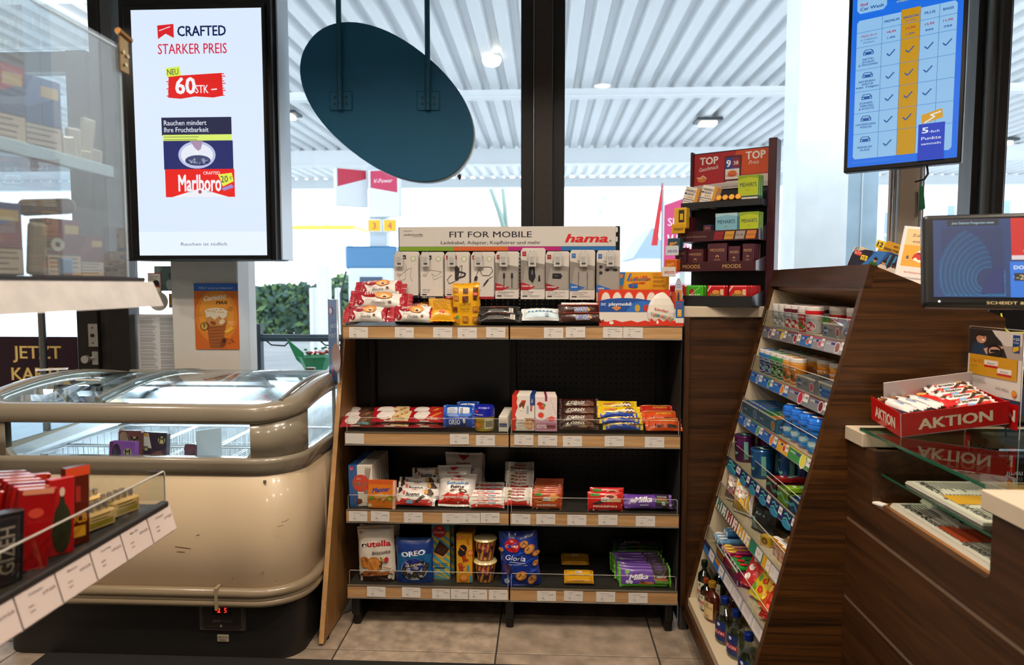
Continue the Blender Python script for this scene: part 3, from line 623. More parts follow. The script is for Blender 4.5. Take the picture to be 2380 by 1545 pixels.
# ================================================================ posters and notes on the glass wall
def poster(px0, py0, px1, py1, Y, name, lab, cat, base, fn, th=.002, eps=.0005, parent=None):
    a = onY(px0, py0, Y); c_ = onY(px1, py1, Y); W_, H_ = c_.x-a.x, a.z-c_.z
    k = Bd(); k.box(-W_/2, W_/2, 0, th, 0, H_, base); c = Cv(k, W_, H_, eps=eps); fn(c); return fin(k, name, parent, ((a.x+c_.x)/2, Y, c_.z), label=lab, cat=cat)
def f_cone(c):
    c.rect(.0, .0, 1, 1, '#d2661a'); c.ell(.5, .5, .48, .4, '#e08426', 28); c.ell(.5, .52, .4, .32, '#eb9a35', 28); c.rect(0, .885, 1, 1, '#2e64b8'); c.text('NEU! Jetzt probieren!', .5, .93, .033, '#cfe2f6', w=.76)
    c.text('Cornetto', .47, .79, .075, '#f4ede2', w=.5, shear=.35, rot=.12, bold=.03); c.text('MAX', .63, .71, .05, '#3b2416', w=.26, shear=.2, bold=.04)
    c.poly([(.26, .44), (.74, .44), (.6, .02), (.33, .02)], '#a25a22')
    for i in range(9): c.line([(.27+i*.008, .41-i*.045), (.7-i*.012, .45-i*.05)], .008, '#5f3013')
    c.ell(.5, .58, .26, .05, '#f3e6cf'); c.poly([(.25, .57), (.75, .57), (.72, .42), (.62, .36), (.36, .36), (.28, .42)], '#c98a48'); c.poly([(.25, .57), (.75, .57), (.73, .5), (.64, .46), (.56, .51), (.46, .45), (.36, .5), (.27, .48)], '#f0e2c8'); c.ell(.62, .42, .07, .035, '#e9d2ad', ang=.5); c.ell(.42, .4, .07, .03, '#8c4a1c', ang=-.3)
    for i in range(14): c.ell(.3+.03*i+.01*math.sin(i*5), .585+.02*math.sin(i*3), .014, m='#c99552')
    c.ell(.22, .35, .09, m='#4b3216'); c.ell(.22, .35, .075, m='#caa24a'); c.poly([(.2, .39), (.24, .39), (.22, .31)], '#4b3216')
    c.poly([(.66, .27), (.86, .36), (.88, .31), (.76, .25)], '#f1b73c'); c.ell(.64, .11, .06, .08, '#7c3d17', ang=-.4); c.ell(.66, .13, .03, .03, '#2a1209'); c.ell(.83, .62, .05, m='#c27a25'); c.ell(.14, .54, .04, m='#d99a3b'); c.ell(.75, .6, .02, m='#c27a25'); c.text('Mango &', .84, .42, .02, '#f8e6c4'); c.text('Vanilla', .84, .385, .02, '#f8e6c4')
    for u, v in ((.72, .16), (.83, .15), (.78, .1), (.86, .12)): c.poly([(u-.03, v), (u+.03, v+.012), (u+.02, v-.01)], '#7a3c18')
poster(450, 658, 557, 812, GY-.125, 'ice_cream_poster', 'orange ice cream cone poster with a blue heading on the white pillar', 'poster', '#c8641e', f_cone)
def f_notice(c):
    c.text('Allgemeine Verkaufsbedingungen', .5, .965, .012, '#555555', w=.6)
    for col_ in (.27, .75):
        v = .94
        while v > .03:
            for _ in range(RN.randint(2, 7)):
                c.n = 3; q_ = RN.uniform(.7, 1)*.42; c.rect(col_-.21, v, col_-.21+q_, v+.006, '#9a9da0'); v -= .012
                if v < .03: break
            v -= .01
poster(318, 730, 420, 876, GY-.006, 'notice_sheet', 'white printed notice in two columns of small text hanging in the narrow window', 'notice', '#e4e6ea', f_notice, eps=.0003)
def f_fr(c): c.rect(0, 0, 1, 1, '#6e8584'); c.rect(.05, .25, .6, .95, '#7e9490'); c.text('fr', .62, .62, .22, '#1e3030', bold=0); c.text('y', .85, .25, .25, '#d7e6e2', bold=.02); c.ell(.55, .25, .12, .2, '#d4dfe0'); c.ell(.9, .12, .09, .1, '#4f9a64'); c.poly([(.95, .0), (1, 0), (1, .2)], '#b5546a')
poster(358, 618, 422, 676, GY-.01, 'window_sticker', 'grey-green window sticker showing a cup, above the round tag', 'sticker', '#6e8584', f_fr)
def f_cctv(c): c.rect(0, 0, 1, 1, '#a03a2c'); c.rect(.05, .04, .95, .96, '#e9e4dc'); c.ell(.6, .55, .27, m='#18181c'); c.rect(.3, .4, .9, .48, '#a03a2c'); c.lines(.5, .85, .7, 3, .06, '#333333')
poster(343, 634, 376, 690, GY-.014, 'camera_notice', 'small red-framed warning sticker at the end of the acrylic case', 'sticker', '#e9e4dc', f_cctv)
def f_note(c): c.rect(0, .3, 1, 1, '#c8973a'); c.rect(0, 0, 1, .24, '#a9a290'); c.lines(.5, .85, .9, 5, .11, '#8a5d1d'); c.lines(.5, .15, .9, 2, .1, '#45413a'); c.text('GEWINNSPIEL', .5, .42, .09, '#3a2a12', w=.7)
poster(392, 682, 426, 715, GY-.012, 'yellow_notice', 'small yellow and grey card taped beside the round tag', 'notice', '#c8973a', f_note)
a = onY(368, 700, GY-.02); k = Bd(); k.cyl((0, 0, 0), (0, .004, 0), .05, M('#cfcbbd', .5), 28); fin(k, 'round_tag', loc=(a.x, GY-.02, a.z), label='round blank white disc stuck to the glass left of the pillar', cat='sticker')
def f_karte(c):
    c.rect(0, 0, 1, 1, '#2c1224')
    for t, v in (('JETZT', .77), ('KARTE', .44), ('ZEIGEN!', .11)):
        for m_, bo in (('#c9832a', .05), ('#f2cf4e', .02)): c.text(t, .56, v, .2, m_, w={'JETZT': .52, 'KARTE': .57, 'ZEIGEN!': .7}[t]*(.985 if bo < .03 else 1), bold=bo)
        c.text(t, .56, v, .2, '#f8e79a', w={'JETZT': .52, 'KARTE': .57, 'ZEIGEN!': .7}[t]*.98, bold=-.03)
    for u, v, s in ((.1, .12, .05), (.02, .55, .04), (.95, -.0, .03)):
        P_ = [(u+s*(1 if i % 2 == 0 else .45)*math.cos(math.pi/2+i*math.pi/5), v+1.25*s*(1 if i % 2 == 0 else .45)*math.sin(math.pi/2+i*math.pi/5)) for i in range(11)]; c.line(P_, .008, '#e7c6d8')
    c.line([(.0, .97), (.06, .95), (.05, .92), (0, .93)], .012, '#d98b2c')
poster(-36, 782, 186, 935, GY-.02, 'card_poster', 'dark purple poster with yellow neon lettering on the door glass', 'poster', '#2c1224', f_karte)
# blue ice cream flag beside the gondola
A1 = onY(764, 700, 2.93); r = emp('ice_cream_sign', 'blue ice cream sign in a clear upright frame between freezer and shelves', 'sign', (A1.x, 2.93, 0))
zt = onY(780, 695, 2.93).z; zb = onY(780, 880, 2.93).z; W_ = .14; T = RZ(rad(-58))
k = Bd(); k.rbox(0, W_, -.004, .004, zb, zt, M('#16508f', .35), .001, T=T); c = Cv(k, W_, zt-zb, Tr(0, 0, 0) @ T @ Tr(W_/2, -.0045, zb), eps=.0004); c.ell(.35, .86, .2, .05, '#c6283a'); c.ell(.35, .86, .16, .035, '#e8e2e0'); c.text('UNSER EIS', .6, .68, .05, '#cfe0ee', w=.75, rot=.1); c.text('DES', .3, .62, .03, '#cfe0ee'); c.text('MONATS', .55, .56, .06, '#cfe0ee', w=.8, rot=.1); c.ell(.9, .3, .5, .18, '#a8795a'); c.text('B', .5, .12, .12, '#a33244', bold=.04); fin(k, 'panel', r)
k = Bd(); k.tube([T @ Vector((0, 0, zb)), T @ Vector((0, 0, zt)), T @ Vector((W_, 0, zt)), T @ Vector((W_, 0, zb))], .005, M('#c9d3dc', .15, .3), 6); fin(k, 'frame', r)
k = Bd(); k.cyl((.03, -.05, 0), (.03, -.05, zb), .008, '#8a8f94', 8); k.cyl((.03, -.05, 0), (.03, -.05, .01), .08, '#55585c', 16); fin(k, 'stand', r)
# ================================================================ advertising display, left
TY = 3.12
r = emp('advertising_display', 'large upright advertising screen in a black housing hanging left', 'display', (onY(456, 300, TY).x, TY, onY(456, 604, TY).z))
ox, oz = r.location.x, r.location.z
def RB(k, px0, py0, px1, py1, Y, y0, y1, m, rr=.003):
    a = onY(px0, py0, Y); c_ = onY(px1, py1, Y); k.rbox(a.x-ox, c_.x-ox, y0, y1, c_.z-oz, a.z-oz, m, rr)
k = Bd(); RB(k, 268, -120, 642, 605, TY+.02, .02, .18, M('#0d0d10', .35)); RB(k, 284, 12, 628, 603, TY, -.0, .03, M('#0a0a0d', .3)); fin(k, 'housing', r)
k = Bd(); RB(k, 636, -120, 657, 604, TY+.06, .06, .2, M('#c7d3dc', .35, .1)); 
for py in (48, 573): a = onY(645, py, TY+.15); k.cyl((a.x-ox, .05, a.z-oz), (a.x-ox, .062, a.z-oz), .008, M('#5b6368', .3, .8), 12)
fin(k, 'side_bracket', r)
k = Bd(); RB(k, 262, -120, 269, 604, TY+.1, .06, .2, M('#6c737a', .35, .3)); fin(k, 'side_bracket', r)
# ventilation slits
k = Bd()
for i in range(4): a = onY(330+i*80, -8, TY); k.box(a.x-ox-.03, a.x-ox+.03, .015, .021, a.z-oz, a.z-oz+.02, '#3b4046')
fin(k, 'vent_slots', r, kind='stuff')
a = onY(304, 24, TY-.001); c_ = onY(621, 593, TY-.001); W_, H_ = c_.x-a.x, a.z-c_.z
SE = 1.0
def E(h, s=1.0): return M(h, em=s)
k = Bd(); k.box(-W_/2, W_/2, -.002, 0, 0, H_, E('#dcebff', 1.0)); c = Cv(k, W_, H_, Tr(0, -.002, 0), eps=.0006)
def su(x): return (x-304)/317
def sv(y): return (593-y)/569
c.rect(0, 0, 1, sv(537), E('#e4f0ff', 1.05))
c.poly([(su(368), sv(60)), (su(408), sv(57)), (su(408), sv(89)), (su(388), sv(79)), (su(369), sv(91))], E('#d81e28'))
c.line([(su(372), sv(72)), (su(400), sv(63))], .008, E('#eec4c8')); c.text('CRAFTED', su(476), sv(73), .042, E('#0a1a50'), w=.37, bold=.025)
c.text('STARKER PREIS', su(452), sv(113), .043, E('#d4153a'), w=.53, bold=.02)
c.poly([(su(389), sv(225)), (su(392), sv(176)), (su(522), sv(170)), (su(524), sv(222)), (su(500), sv(226)), (su(455), sv(223)), (su(420), sv(228))], E('#e01414'))
for i in range(10): yy = 172+i*5.5; c.line([(su(386+3*(i % 3)), sv(yy)), (su(392), sv(yy))], .007, E('#e01414')); c.line([(su(519), sv(yy)), (su(525+3*((i+1) % 3)), sv(yy))], .007, E('#e01414'))
c.poly([(su(386), sv(158)), (su(420), sv(154)), (su(423), sv(175)), (su(388), sv(178))], E('#d8ec4a')); c.text('NEU', su(403), sv(166), .024, E('#131a3a'), w=.085, bold=.01, rot=.05)
c.text('60', su(433), sv(197), .068, E('#f2f4fa'), w=.15, bold=.03); c.text('STK', su(473), sv(206), .034, E('#f2f4fa'), w=.1, bold=.02); c.line([(su(496), sv(208)), (su(510), sv(207))], .008, E('#f2f4fa'))
c.rect(su(371), sv(313), su(543), sv(271), E('#0c1844')); c.text('Rauchen mindert', su(377), sv(283), .021, E('#e8edf8'), w=.33, al='l'); c.text('Ihre Fruchtbarkeit', su(377), sv(299), .021, E('#e8edf8'), w=.345, al='l')
c.rect(su(373), sv(325), su(543), sv(311), E('#d9ee6e')); c.lines(su(420), sv(317), .28, 2, .011, E('#7c8a4a'))
c.rect(su(374), sv(392), su(545), sv(325), E('#0d1f66')); c.ell(su(456), sv(358), .145, .056, E('#b9c2e6'), 26); c.ell(su(456), sv(358), .125, .046, E('#e6eaf6'), 26); c.ell(su(458), sv(371), .1, .022, E('#3a446e'))
for i in range(26): c.n -= 1; c.ell(su(432+50*RN.random()), sv(366+14*RN.random()), .008, m=E(RN.choice(['#8d95b8', '#1b2452', '#c9cfe6'])), n=6)
c.n += 1; c.poly([(su(440), sv(326)), (su(472), sv(326)), (su(466), sv(345)), (su(458), sv(349)), (su(450), sv(340))], E('#a88fae')); c.line([(su(456), sv(346)), (su(456), sv(358))], .01, E('#f4f4f8'))
c.rect(su(376), sv(456), su(547), sv(391), E('#e8120e')); 
c.text('Marlboro', su(461), sv(422), .07, E('#f3f3f8'), w=.33, bold=.03); c.text('CRAFTED', su(491), sv(400), .013, E('#f3f3f8'), w=.13)
c.poly([(su(392), sv(456)), (su(461), sv(436)), (su(531), sv(456))], E('#eef0f6')); c.ell(su(461), sv(444), .014, m=E('#b04a5a')); c.text('EST.', su(437), sv(444), .008, E('#a7adbf')); c.text('1924', su(484), sv(444), .008, E('#a7adbf'))
c.poly([(su(514), sv(436)), (su(540), sv(427)), (su(545), sv(434)), (su(520), sv(442))], E('#9c8ad0'))
c.poly([(su(507), sv(404)), (su(541), sv(400)), (su(545), sv(420)), (su(518), sv(432))], E('#e2ec4c')); c.text('20', su(522), sv(414), .028, E('#16244e'), w=.055, rot=.08); c.text('€', su(538), sv(412), .014, E('#5a7a3a'))
c.text('Rauchen ist tödlich', su(467), sv(566), .014, E('#4a5260'), w=.36, bold=.0)
b_ = fin(k, 'screen', r, ((a.x+c_.x)/2-ox, -.001, c_.z-oz))
# ================================================================ hanging oval sign
SY = 3.28; ce = onY(898, 237, SY); r = emp('hanging_sign', 'large dark teal tilted oval sign board hanging from two rods', 'sign', (ce.x, SY, ce.z)); s_ = mpp(ce)
tealm = M('#136a92', .6, noise=.05, bs=8)
k = Bd(); n = 64; A_, B_ = 228*s_, 139*s_; ang = rad(-38); P_ = []
for i in range(n):
    t = 2*math.pi*i/n; p = 2.15; x = A_*math.copysign(abs(math.cos(t))**(2/p), math.cos(t)); z = B_*math.copysign(abs(math.sin(t))**(2/p), math.sin(t)); P_.append((x*math.cos(ang)-z*math.sin(ang), x*math.sin(ang)+z*math.cos(ang)))
k.prism(P_, 0, .012, tealm); k.prism([(a_*1.0+.006, b__-.006) for a_, b__ in P_], .012, .045, M('#c3ced2', .4)); fin(k, 'board', r)
for px in (793, 996):
    x = onY(px, 250, SY).x-ce.x; z0 = onY(px, 258, SY).z-ce.z
    k = Bd(); k.cyl((x, -.016, z0), (x, -.016, 3-ce.z), .0125, M('#125c7c', .5), 12)
    for z in (.03, .09, .2): k.cyl((x, -.032, z0+z), (x, -.026, z0+z), .003, '#0b2530', 6)
    fin(k, 'hanging_rod', r)
    pc = onY(px, 235, SY).z-ce.z; k = Bd(); k.rbox(x-.055, x+.055, -.006, 0, pc-.045, pc+.045, M('#136a90', .6), .004)
    for dx in (-.028, .028):
        for dz in (-.014, .016): k.cyl((x+dx, -.009, pc+dz), (x+dx, -.005, pc+dz), .005, '#0d2a36', 8)
    fin(k, 'mounting_plate', r)
# dry leaf on the glass
a = onY(1068, 411, GY-.006); k = Bd(); k.add([(0, 0, -.018), (.011, -.004, -.004), (.009, -.002, .006), (.004, -.005, .014), (-.006, -.002, .012), (-.012, -.005, .004), (-.006, -.001, -.006)], [(0, 1, 2, 3, 4, 5, 6)], '#7d4a3a'); k.tube([(0, 0, .01), (-.004, -.002, .028)], .0008, '#6b4a40', 4); fin(k, 'dry_leaf', loc=(a.x, GY-.006, a.z), label='small brown dry leaf stuck to the window glass below the oval sign', cat='leaf')
# ================================================================ shelf unit (gondola)
SYF = 2.71; SYB = 3.07
oak = wood('oak', '#a67c4f', '#c69f70', 'X', 60, .45, 2.5); oakside = wood('oakside', '#7d5528', '#a87a45', 'Z', 55, .5, 3); walnut = wood('walnut', '#241305', '#4e2e12', 'X', 45, .38, 2.0)
walnutz = wood('walnutz', '#281608', '#503013', 'Z', 45, .4, 2.5); walnuty = wood('walnuty', '#281608', '#4e2e14', 'Y', 45, .38, 2.0)
shelfblack = M('#0d0c0c', .45, .2); shelfgrey = M('#3a3733', .5, .2)
acry = glass('acrylic', '#f6f8f6', 1.45); acryedge = M('#c9c3b8', .15)
gx0 = onY(798, 770, SYF).x; gxm = onY(1184, 775, SYF).x; gx1 = onY(1585, 775, SYF).x
SZ = [onY(800, y, SYF).z for y in (757, 1004, 1184, 1359)]
GO = emp('shelf_unit', 'oak-fronted shelf unit with black shelves full of sweets and biscuits', 'shelving', ((gx0+gx1)/2, SYF, 0)); gcx = GO.location.x
fb = onZ(745, 1502, 0); pX = onY(741, 1500, fb.y).x; 
ft = onX(799, 714, pX+.004)
k = Bd(); k.prism([(fb.y-SYF, .012), (fb.y-SYF+.6, .012), (SYB+.05-SYF, .012), (SYB+.05-SYF, SZ[0]+.055), (ft.y-SYF, SZ[0]+.055)], pX-gcx, pX-gcx+.019, oakside, ax='x')
k.prism([(fb.y-SYF-.002, .012), (fb.y-SYF, .012), (ft.y-SYF, SZ[0]+.055), (ft.y-SYF-.002, SZ[0]+.055)], pX-gcx, pX-gcx+.019, wood('oakedge', '#b98a55', '#cfa470', 'Z', 60, .45, 2.5), ax='x')
fin(k, 'side_panel', GO)
k = Bd(); k.box(gx1-gcx+.0005, gx1-gcx+.0035, .012, SYB-SYF+.02, .06, SZ[0]-.002, M('#140f0c', .85)); fin(k, 'side_panel', GO)  # black sheet added to block the bluish window light at the right end
for yy in (fb.y-SYF+.06, SYB-SYF): k = Bd(); k.cyl((pX-gcx+.01, yy, 0), (pX-gcx+.01, yy, .014), .012, '#111111', 12); fin(k, 'foot', GO)
k = Bd(); k.box(pX-gcx+.019, gxm-gcx, SYB-SYF, SYB-SYF+.02, .0, SZ[0], M('#0c0b0c', .3)); fin(k, 'back_panel', GO)
k = Bd(); k.box(gxm-gcx, gx1-gcx, SYB-SYF, SYB-SYF+.02, .0, SZ[0], M('#100f10', .45)); fin(k, 'pegboard_panel', GO)
k = Bd(); hm = M('#000000', 1)
for i in range(25):
    for j in range(38):
        x = gxm-gcx+.03+i*.0255; z = .15+j*.0275
        k.add([(x+.0035*math.cos(a), SYB-SYF-.0006, z+.0035*math.sin(a)) for a in (0, 1.05, 2.1, 3.14, 4.2, 5.24)], [(0, 1, 2, 3, 4, 5)], hm)
fin(k, 'peg_holes', GO, kind='stuff')
for x in (gx0-gcx+.03, gxm-gcx, gx1-gcx-.03):
    k = Bd(); k.rbox(x-.014, x+.014, SYB-SYF-.03, SYB-SYF-.001, .03, SZ[0]-.02, shelfblack, .002)
    for j in range(34): k.box(x-.004, x+.004, SYB-SYF-.0308, SYB-SYF-.03, .1+j*.032, .115+j*.032, '#000000')
    fin(k, 'upright', GO)
for x in (gx0-gcx+.03, gxm-gcx, gx1-gcx-.03): k = Bd(); k.rbox(x-.016, x+.016, .02, SYB-SYF, .0, .06, shelfblack, .008, 2); k.rbox(x-.016, x+.016, .0, .05, .05, SZ[3]-.05, shelfblack, .006); fin(k, 'foot_bracket', GO)
railh = .048
cards = [[812, 918, 1007, 1064, 1130, 1264, 1315, 1401, 1448], [803, 1046, 1106, 1195, 1250, 1308, 1405, 1498], [811, 862, 939, 1028, 1072, 1117, 1188, 1246, 1318, 1390, 1477], [853, 934, 1004, 1046, 1088, 1136, 1248, 1310, 1385, 1460]]
NM = ['7DAYS Croissant', 'Leibniz Minis', 'Oreo Double', 'Prinzenrolle', 'Ki.Schokolade', 'Yogurette', 'Corny Big', 'Reeses Nutrageous', 'Mikado Daim', 'Manner Original', 'Ki.Bueno', 'Schokobons', 'Duplo 10er', 'Knusperkeks', 'Marzipan', 'Milka Alpenmilch', 'nutella biscuits', 'Oreo Crunchies', 'Schokokeks', 'Soft Cake', 'Mr.Cooky Cup']
PR = ['1,79 EUR', '2,29 EUR', '1,99 EUR', '0,99 EUR', '2,49 EUR', '3,19 EUR', '1,49 EUR']
ci = 0
for s_, z in enumerate(SZ):
    for (a, c_, nm) in ((gx0, gxm-.003, 0), (gxm+.003, gx1, 1)):
        k = Bd(); k.rbox(a-gcx, c_-gcx, .004, SYB-SYF-.004, z-.03, z-.001, shelfgrey if s_ else M('#191715', .5), .002); sh = fin(k, 'shelf', GO)
        k = Bd(); k.rbox(a-gcx, c_-gcx, -.006, .003, z-railh, z, oak, .001); k.box(a-gcx, c_-gcx, -.009, .004, z-railh-.004, z-railh, M('#d5cfc4', .2, .8)); k.box(a-gcx, c_-gcx, -.008, .004, z-.001, z+.002, M('#6a5d4c', .3))
        rl = fin(k, 'price_rail', sh)
        if s_:
            k = Bd(); x0_ = a-gcx+.004; x1_ = c_-gcx-.004; k.box(x0_, x1_, .012, .014, z, z+.058, acry); k.tube([(x0_, .013, z), (x0_, .013, z+.054), (x0_+.005, .013, z+.058), (x1_-.005, .013, z+.058), (x1_, .013, z+.054), (x1_, .013, z)], .0011, acryedge, 6); fin(k, 'clear_lip', GO)
        if s_ == 1 and nm == 0: pass
    zc = z-railh/2
    for px in cards[s_]:
        x = onY(px+22.5, 775, SYF).x if s_ == 0 else onY(px+22.5, [0, 1020, 1200, 1375][s_], SYF).x
        k = Bd(); dz = RN.uniform(-.002, .002); w_, h_ = .077, .0425; k.box(-w_/2, w_/2, 0, .0006, 0, h_, M('#d9d3cc', .6)); c = Cv(k, w_, h_, eps=.0003)
        if not (s_ == 1 and px == 803):
            t = NM[ci % len(NM)]; c.text(t, .25, .82, .085, '#4a4642', al='l', bold=0); c.text(PR[ci % 7], .6, .62, .1, '#4a4642', al='l', bold=.01); c.text('1 Stück', .25, .58, .06, '#6a665f', al='l', bold=0); c.text('1 kg=%d,%02d' % (9+ci % 7, (ci*37) % 99), .25, .15, .055, '#6a665f', al='l', bold=0); c.rect(.25, .28, .36, .34, '#77736c')
        par = [o for o in GO.children if o.name.startswith('shelf')][s_*2+(1 if px > 1184 else 0)]
        fin(k, 'price_card', par, (x-gcx, -.0085, zc-h_/2+dz), (0, rad(RN.uniform(-1, 1)), 0)); ci += 1
# ---------------------------------------------------------------- packet makers
def bag(b, w, h, d, m, seal=.012, ends='v', n=14, wr=0., seed=0, base=False, mb=None, p=2.6):
    R = random.Random(seed); ph = [R.uniform(0, 6) for _ in range(6)]
    def f(x, e): return max(0, 1-abs(2*x-1)**e)**.55
    def t(u, v):
        u = min(1, max(0, u)); v = min(1, max(0, v))
        if ends == 'v': q = f(u, p)*(f(v, p) if not base or v > .5 else (1-.15*(1-2*v)))
        else: q = f(u, p)*f(v, p)
        return d/2*q+(wr*q*(math.sin(u*17+ph[0]+3*v)*math.sin(v*13+ph[1])+.6*math.sin(u*31+ph[2]+v*23)) if wr else 0)
    am = .035 if p < 4 else .006
    def warp(u, v):
        U = (u-.5); V = (v-.5)
        if ends == 'v': x = U*w*(1-am*math.sin(math.pi*min(1, max(0, v)))*(0 if base and v < .3 else 1)+am*.35*math.sin(9*v+ph[3])); z = v*h+(am*.3*h*math.sin(u*5+ph[4]))*(v if base else 1)
        else: z = h*(.5+V*(1-am*math.sin(math.pi*min(1, max(0, u)))+am*.4*math.sin(9*u+ph[3]))); x = U*w+am*.2*w*math.sin(v*5+ph[4])
        return x, z
    t.warp = warp
    for sg, mm in ((-1, m), (1, mb or m)):
        vs = [(warp(i/n, j/n)[0], sg*t(i/n, j/n), warp(i/n, j/n)[1]) for j in range(n+1) for i in range(n+1)]
        fs = [(j*(n+1)+i, j*(n+1)+i+1, (j+1)*(n+1)+i+1, (j+1)*(n+1)+i) for j in range(n) for i in range(n)]
        if sg > 0: fs = [f_[::-1] for f_ in fs]
        b.add(vs, fs, mm, None, True)
    if base:
        vs = [(warp(i/n, 0)[0], s_*t(i/n, 0), warp(i/n, 0)[1]) for i in range(n+1) for s_ in (-1, 1)]; b.add(vs, [(2*i, 2*i+1, 2*i+3, 2*i+2) for i in range(n)], mb or m)
    if seal:
        N = 22
        for e in (0, 1):
            if base and e == 0: continue
            sg = -1 if e == 0 else 1
            vs = []
            for i in range(N+1):
                o = seal*(1 if i % 2 else .82)
                wx, wz = warp(i/N, e) if ends == 'v' else warp(e, i/N)
                if ends == 'v': vs += [(wx, 0.0004*(i % 2), wz), (wx, .001*math.sin(i*1.3), wz+sg*o)]
                else: vs += [(wx, 0.0004*(i % 2), wz), (wx+sg*o, .002*math.sin(i*.9), wz)]
            b.add(vs, [(2*i, 2*i+1, 2*i+3, 2*i+2) for i in range(N)], mb or m)
    return t
SURF = {}
def put(mk, name, px, Y, z, lab, cat, group=None, rx=0, ry=0, rz=0, py=None, dz=0):
    """mk: builder or mesh owner; px: pixel column of its middle at depth Y"""
    p = onY(px, 1000 if py is None else py, Y)
    # column at the object's own height
    zz = z; d_ = CR; 
    # solve x on plane Y at height zz for pixel column px
    k_ = (px-1190)/F; # (P-CL).CR / (P-CL).CF = k_
    Yv = Y; Zv = zz-CH
    x = (k_*(CF.y*Yv+CF.z*Zv)-CR.y*Yv)/(CR.x-k_*CF.x)
    return fin(mk, name, None, (x, Y, z+dz), (rad(rx), rad(ry), rad(rz)), lab, cat, group)
def wid(px0, px1, Y, z):
    def X(px): k_ = (px-1190)/F; Zv = z-CH; return (k_*(CF.y*Y+CF.z*Zv)-CR.y*Y)/(CR.x-k_*CF.x)
    return X(px1)-X(px0)
def hgt(py, Y, z, px=1190): return onY(px, py, Y).z-z
ORD = ['frontmost', 'second', 'third', 'fourth', 'fifth', 'sixth', 'seventh', 'eighth', 'ninth', 'tenth']
Z1, Z2, Z3, Z4 = [z+.001 for z in SZ]
foil = dict(rough=.28, coat=.3)
def fm(h): return M(h, .3, coat=.35)
def pm(h): return M(h, .5)
# croissants --------------------------------------------------
def f_7d(c):
    c.poly([(.0, .0), (.14, 0), (.2, .3), (.12, .6), (.2, 1), (0, 1)], fm('#a81226')); c.poly([(1, 0), (.9, 0), (.86, .5), (.92, 1), (1, 1)], fm('#a81226'))
    c.ell(.3, .74, .17, .26, fm('#9c1424')); c.ell(.14, .2, .075, .14, fm('#9c1424')); c.text('DAYS', .31, .75, .17, '#f6eee8', w=.22, shear=.2, bold=.03); c.text('7', .14, .2, .16, '#f6eee8', bold=.04)
    c.ell(.56, .66, .17, .25, '#d9893a'); c.ell(.56, .62, .14, .17, '#eeb166'); c.ell(.58, .58, .075, .12, '#f3e0bd'); c.ell(.58, .55, .04, .06, '#5c2a14'); c.text('Double', .48, .2, .13, '#2a1a12', w=.26, shear=.3); c.text('Croissant', .34, .36, .07, '#9a2433', w=.2, shear=.3); c.ell(.7, .25, .035, .06, '#8a6a4a'); c.ell(.7, .25, .02, .03, '#3b2015')
def croi(px0, px1, Y, z, rx, lab, sd, ry=0, rz=0, th=.046, dp=.074):
    w_ = wid(px0, px1, Y, z)-.03; k = Bd(); t = bag(k, w_, dp, th, fm('#e6e2da'), .022, 'h', 16, .0025, sd, mb=fm('#a81226')); 
    c = Cv(k, w_, dp, None, t, .0007); f_7d(c)
    n0 = len(k.mats); red = k.mi(fm('#a81226'))
    for i in range(len(k.f)-0): pass
    return put(k, 'croissant_packet', (px0+px1)/2, Y, z+.013, lab, 'croissant packet', 'filled croissant packets on the top shelf', rx, ry, rz)
croi(800, 907, 2.74, Z1, -34, 'white and red croissant packet, bottom left of the pile', 1)
croi(812, 952, 2.765, Z1+.056, -30, 'croissant packet in the middle layer of the pile', 2, 3)
croi(825, 940, 2.785, Z1+.108, -38, 'croissant packet topmost on the pile', 3, -2)
croi(905, 1018, 2.73, Z1, -28, 'croissant packet lying in front, right of the pile', 4, 2)
croi(925, 1035, 2.84, Z1+.012, -30, 'croissant packet behind, beside the yellow biscuit bag', 5, -3)
# biscuits bag yellow
def f_leib(c):
    for u, v, s in ((.14, .88, .09), (.5, .86, .1), (.86, .88, .09), (.15, .68, .09), (.5, .66, .11), (.86, .68, .07), (.1, .4, .09), (.88, .4, .1), (.15, .14, .09), (.5, .16, .1), (.86, .14, .1)):
        c.poly([(u-s, v-s*.7), (u+s, v-s*.7), (u+s, v+s*.7), (u-s, v+s*.7)], '#a35f1c' if (u*10+v*10) % 2 < 1 else '#7a3f1c'); c.poly([(u-s*.8, v-s*.5), (u+s*.8, v-s*.5), (u+s*.8, v+s*.5), (u-s*.8, v+s*.5)], '#c98a34' if (u*10+v*10) % 2 < 1 else '#5c2c18')
    c.text('LEIBNIZ', .5, .535, .05, '#2a2110', w=.44, bold=.01); c.text('MINIS', .5, .41, .05, '#2a2110', w=.34, bold=.01); c.ell(.88, .78, .1, .045, '#d9482a'); c.text('NEU', .88, .78, .03, '#ffffff'); c.rect(.17, .16, .26, .25, '#3f9a4a'); c.rect(.17, .06, .26, .16, '#e08a28')
def leib(px0, px1, pyt, Y, lab, sd, **kw):
    w_ = wid(px0, px1, Y, Z1); h_ = hgt(pyt, Y, Z1)-.01; k = Bd(); t = bag(k, w_, h_, .045, fm('#e9ac16'), .01, 'v', 12, .0015, sd, base=True); f_leib(Cv(k, w_, h_, None, t, .0007)); return put(k, 'biscuit_bag', (px0+px1)/2, Y, Z1, lab, 'biscuit bag', 'yellow mini biscuit bags', **kw)
leib(1052, 1115, 657, 2.76, 'yellow mini biscuit bag standing upright at the front', 7)
leib(1056, 1118, 664, 2.83, 'yellow mini biscuit bag standing behind the upright one', 8, rz=-4)
k = Bd(); t = bag(k, .1, .12, .05, fm('#e0a418'), .008, 'v', 12, .002, 9); c = Cv(k, .1, .12, None, t, .0007); c.lines(.5, .8, .7, 9, .06, '#8a5a14'); c.ell(.5, .22, .12, .06, '#d9482a'); c.text('NEU', .5, .22, .04, '#ffffff')
